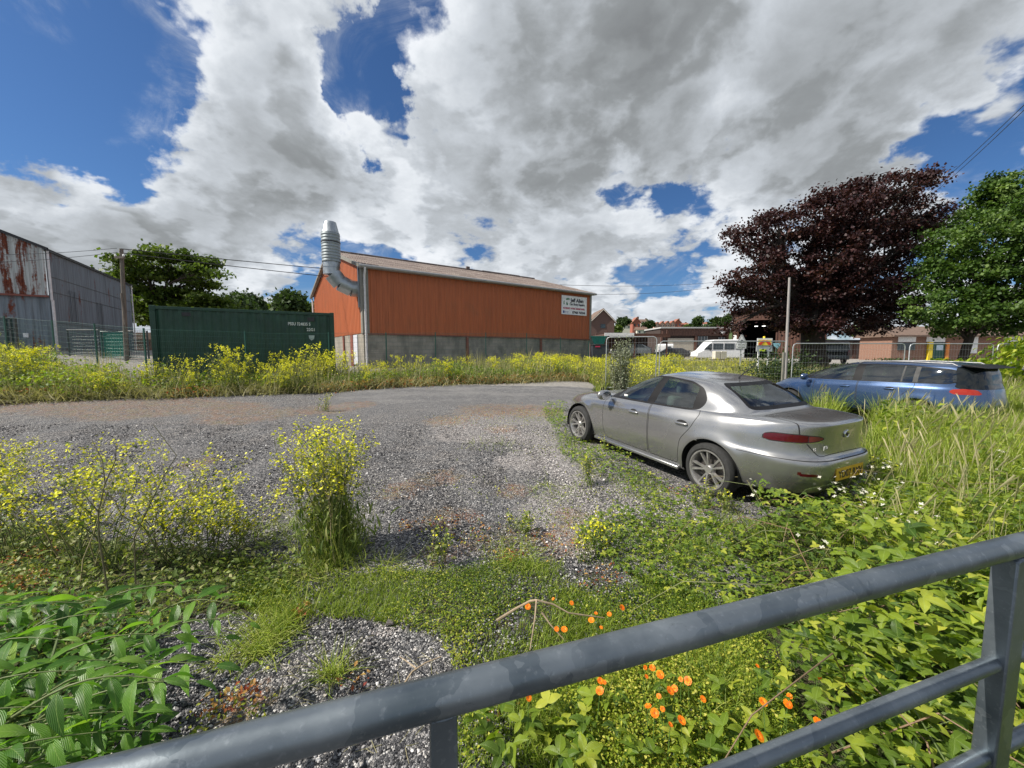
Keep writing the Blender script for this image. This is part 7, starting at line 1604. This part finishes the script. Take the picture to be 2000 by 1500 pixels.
# ------------------------------------------------------------ the sapling in the lower left corner
sp = empty('ash_sapling', (-1.75, 1.15, ghs(-1.75, 1.15))); tag(sp, 'leafy sapling with long drooping paired leaflets in the lower left corner', 'sapling')
rs = np.random.RandomState(88)
def frond(tip, base, nl, ll, seed, droop=.5):
    rs = np.random.RandomState(seed); a = np.array(base); b = np.array(tip); L_ = np.linalg.norm(b - a); up = np.array([0, 0, 1.]); P = []
    for i in range(9): t = i / 8; P.append(a + (b - a) * t + up * L_ * .16 * math.sin(math.pi * t))
    P = np.array(P); H = Heap(); V, F = thin_tube([tuple(p) for p in P], .0045, .0012, 5); T_ = Heap(); T_.raw(V, F, .2)
    ax = (b - a) / L_; side_ = np.cross(ax, up); side_ /= np.linalg.norm(side_)
    Ps = []; Rs = []; Ss = []
    for k in range(nl):
        t = .30 + .68 * k / max(nl - 1, 1); p = a + (b - a) * t + up * L_ * .16 * math.sin(math.pi * t)
        sides = (1, -1) if k < nl - 1 else (0,)
        for s in sides:
            d = ax * (.55 if s else 1.0) + side_ * s * .9 + up * rs.normal(-.38 * droop - .1, .16) + rs.normal(0, .12, 3); d /= np.linalg.norm(d)
            n_ = up * 1.0 - ax * .1 + rs.normal(0, .28, 3); x_ = np.cross(d, n_); x_ /= np.linalg.norm(x_); z_ = np.cross(x_, d)
            Ps.append(p + d * .008); Rs.append(np.stack([x_, d, z_], -1)); Ss.append(ll * rs.uniform(.8, 1.12) * (.75 + .35 * math.sin(math.pi * min(1, t * .95))))
    H.add(LANCEB, np.array(Ps), np.array(Rs), np.array(Ss), np.clip(rs.normal(.5, .22, len(Ps)), 0, 1)); loc = np.array(sp.location)
    st = T_.build('stalk', f_stem, None, loc); st.parent = sp; lf = H.build('leaf', f_sap, None, loc, luv=True, smooth=True); lf.parent = sp
LANCEB = strip([(0, 0, 0), (0, .10, .015), (0, .25, .03), (0, .42, .03), (0, .60, .0), (0, .76, -.05), (0, .90, -.12), (0, 1, -.19)], [.012, .085, .140, .155, .130, .085, .035, .003], .32)
TIPS = [(455, 1180, 1.75, 1), (490, 1215, 1.62, .7), (395, 1150, 1.85, .9), (425, 1300, 1.38, 1), (385, 1330, 1.22, .9), (300, 1160, 1.80, 1), (345, 1240, 1.45, .9), (255, 1200, 1.55, 1), (180, 1180, 1.6, 1.05), (110, 1180, 1.6, 1.05), (40, 1190, 1.5, 1.0), (-40, 1180, 1.5, 1), (230, 1290, 1.25, 1), (150, 1310, 1.15, 1), (90, 1380, 1.05, 1), (40, 1310, 1.15, 1), (-50, 1300, 1.1, 1), (270, 1390, 1.08, .85), (190, 1430, 1.0, .9), (80, 1460, .95, .9), (-20, 1430, .95, 1), (330, 1290, 1.35, .9), (440, 1245, 1.55, .8), (120, 1250, 1.38, 1), (0, 1240, 1.4, 1), (-120, 1250, 1.3, 1), (30, 1520, .9, .9), (200, 1500, .95, .7)]
mb = MB(); bz = Vector(sp.location)
for i, (u, v, Y, s) in enumerate(TIPS):
    t = AT(u, v, Y); st = Vector((t.x - .42 - .12 * rs.rand(), t.y - .16 + rs.normal(0, .05), t.z - .06 - .1 * rs.rand())); frond(t, st, 5 if s > .8 else 4, .118 * s, 500 + i, .8)
    br = branch_path(tuple(bz + Vector((rs.normal(0, .03), rs.normal(0, .03), 0))), tuple(st), rs, .06, 5, .05); mb.tube([Vector(p) - bz for p in br], [.012, .010, .009, .007, .006, .0045], 6, False)
for i in range(34):
    u = rs.uniform(-200, 330); v = rs.uniform(1300, 1560); Y = rs.uniform(1.05, 1.6); t = AT(u, v, Y)
    if t.z < .08: t.z = .08 + rs.rand() * .1
    frond(t, t + Vector((-.36, -.12 + rs.normal(0, .12), -.04)), 5, .11, 600 + i, .9)
mb.build('stem', M_plain('green_stem', (.12, .17, .05), .6), sp, smooth=True)
H = Heap(); n = 2600; p = np.stack([rs.uniform(-3.2, -.62, n), rs.uniform(.9, 2.3, n)], -1); k = (1000 + FPX * p[:, 0] / p[:, 1]) < 260; p = p[k]; P = xyz(p); P[:, 2] += rs.uniform(0, .38, len(p)); H.add(LEAF4, P, rnd_rot(len(p), .5, rs), rs.uniform(.04, .09, len(p)), rs.uniform(0, .5, len(p))); tag(H.build('leafy_undergrowth', f_sap, luv=True), kind='stuff')
H = Heap(); n = 5200; p = sample(P_LEFT, n, rs, .1); P = xyz(p); P[:, 2] += rs.uniform(0, .16, n); H.add(LEAF2, P, rnd_rot(n, .5, rs), rs.uniform(.025, .06, n), rs.uniform(0, 1, n)); tag(H.build('creeping_leaves', f_must), kind='stuff')

# ------------------------------------------------------------ loose stones
rs = np.random.RandomState(17)
OCT = (np.array([(1, 0, 0), (0, 1, 0), (-.9, .1, .1), (.1, -1, 0), (.1, .1, .75), (.5, .6, .45), (-.5, -.6, .4), (0, 0, -.5)], float), np.array([(0, 5, 4), (5, 1, 4), (1, 2, 4), (2, 6, 4), (6, 3, 4), (3, 0, 4), (0, 1, 5), (2, 3, 6)]), np.zeros((8, 3)))
def M_stone(name, els):
    t = NT(name); c = t.ramp(t.attr('rnd'), els); n = t.noise(t.geo(), 140, 2); c = t.mix(.35, c, t.mix(1.0, c, t.ramp(n, [(.3, (.5, .5, .5)), (.7, (1.5, 1.5, 1.5))]), 'MULTIPLY')); return t.done(t.pbsdf(c, .85, 0, .25))
m_st = M_stone('gravel_stones', [(0, (.022, .022, .025)), (.45, (.06, .06, .064)), (.74, (.12, .118, .12)), (.88, (.26, .25, .25)), (1, (.62, .60, .58))]); m_ch = M_stone('pale_chippings', [(0, (.13, .115, .11)), (.4, (.32, .29, .28)), (1, (.70, .66, .63))])
n = 150000; vv_ = rs.uniform(0, 1, n); Yn = 1.25 * (8.5 / 1.25) ** vv_; Xn = Yn * rs.uniform(-1.35, .65, n); p = np.stack([Xn, Yn], -1)
inveg = edge_mask(P_LEFT, p[:, 0], p[:, 1], .1) | (pip(P_RIGHT, p[:, 0], p[:, 1]) & (p[:, 0] > 1.4)); p = p[~inveg & nocar(p)]; n = len(p); P = xyz(p, .001)
cb = bumps(CHIPS, p[:, 0], p[:, 1], 1.3); isch = rs.rand(n) < cb * .85 * (.6 + .4 * vnoise(p[:, 0], p[:, 1], 6, 3))
S = rs.lognormal(0, .35, n) * .0056 * (1 + .10 * p[:, 1]); S3 = np.stack([S, S * rs.uniform(.6, 1, n), S * rs.uniform(.5, .9, n)], -1)
for msk, nm, mt in ((~isch, 'loose_gravel', m_st), (isch, 'white_chippings', m_ch)):
    H = Heap(); H.add(OCT, P[msk], rnd_rot(msk.sum(), .5, rs), S3[msk], rs.uniform(0, 1, msk.sum())); tag(H.build(nm, mt), kind='stuff')
for u, v, lab, s in [(288, 1115, 'scrap of white litter under the sprawling yellow plants', .035), (762, 1222, 'pale flat stone on the dark gravel left of the green patch', .03)]:
    g = G(u, v); o = empty('litter' if s > .03 else 'pale_stone', (g.x, g.y, g.z + .01)); tag(o, lab, 'litter' if s > .03 else 'stone'); m = MB(); m.add([(-s, -s * .5, .0), (s, -s * .6, .008), (s * 1.1, s * .5, .0), (-s * .7, s * .6, .015), (-s * .8, -s * .4, .02), (s * .8, -s * .5, .026), (s * .9, s * .4, .02), (-s * .5, s * .5, .03)], [(3, 2, 1, 0), (4, 5, 6, 7), (0, 1, 5, 4), (1, 2, 6, 5), (2, 3, 7, 6), (3, 0, 4, 7)]); m.build('sheet' if s > .03 else 'slab', m_white if s > .03 else m_ch, o, bevel=.004)
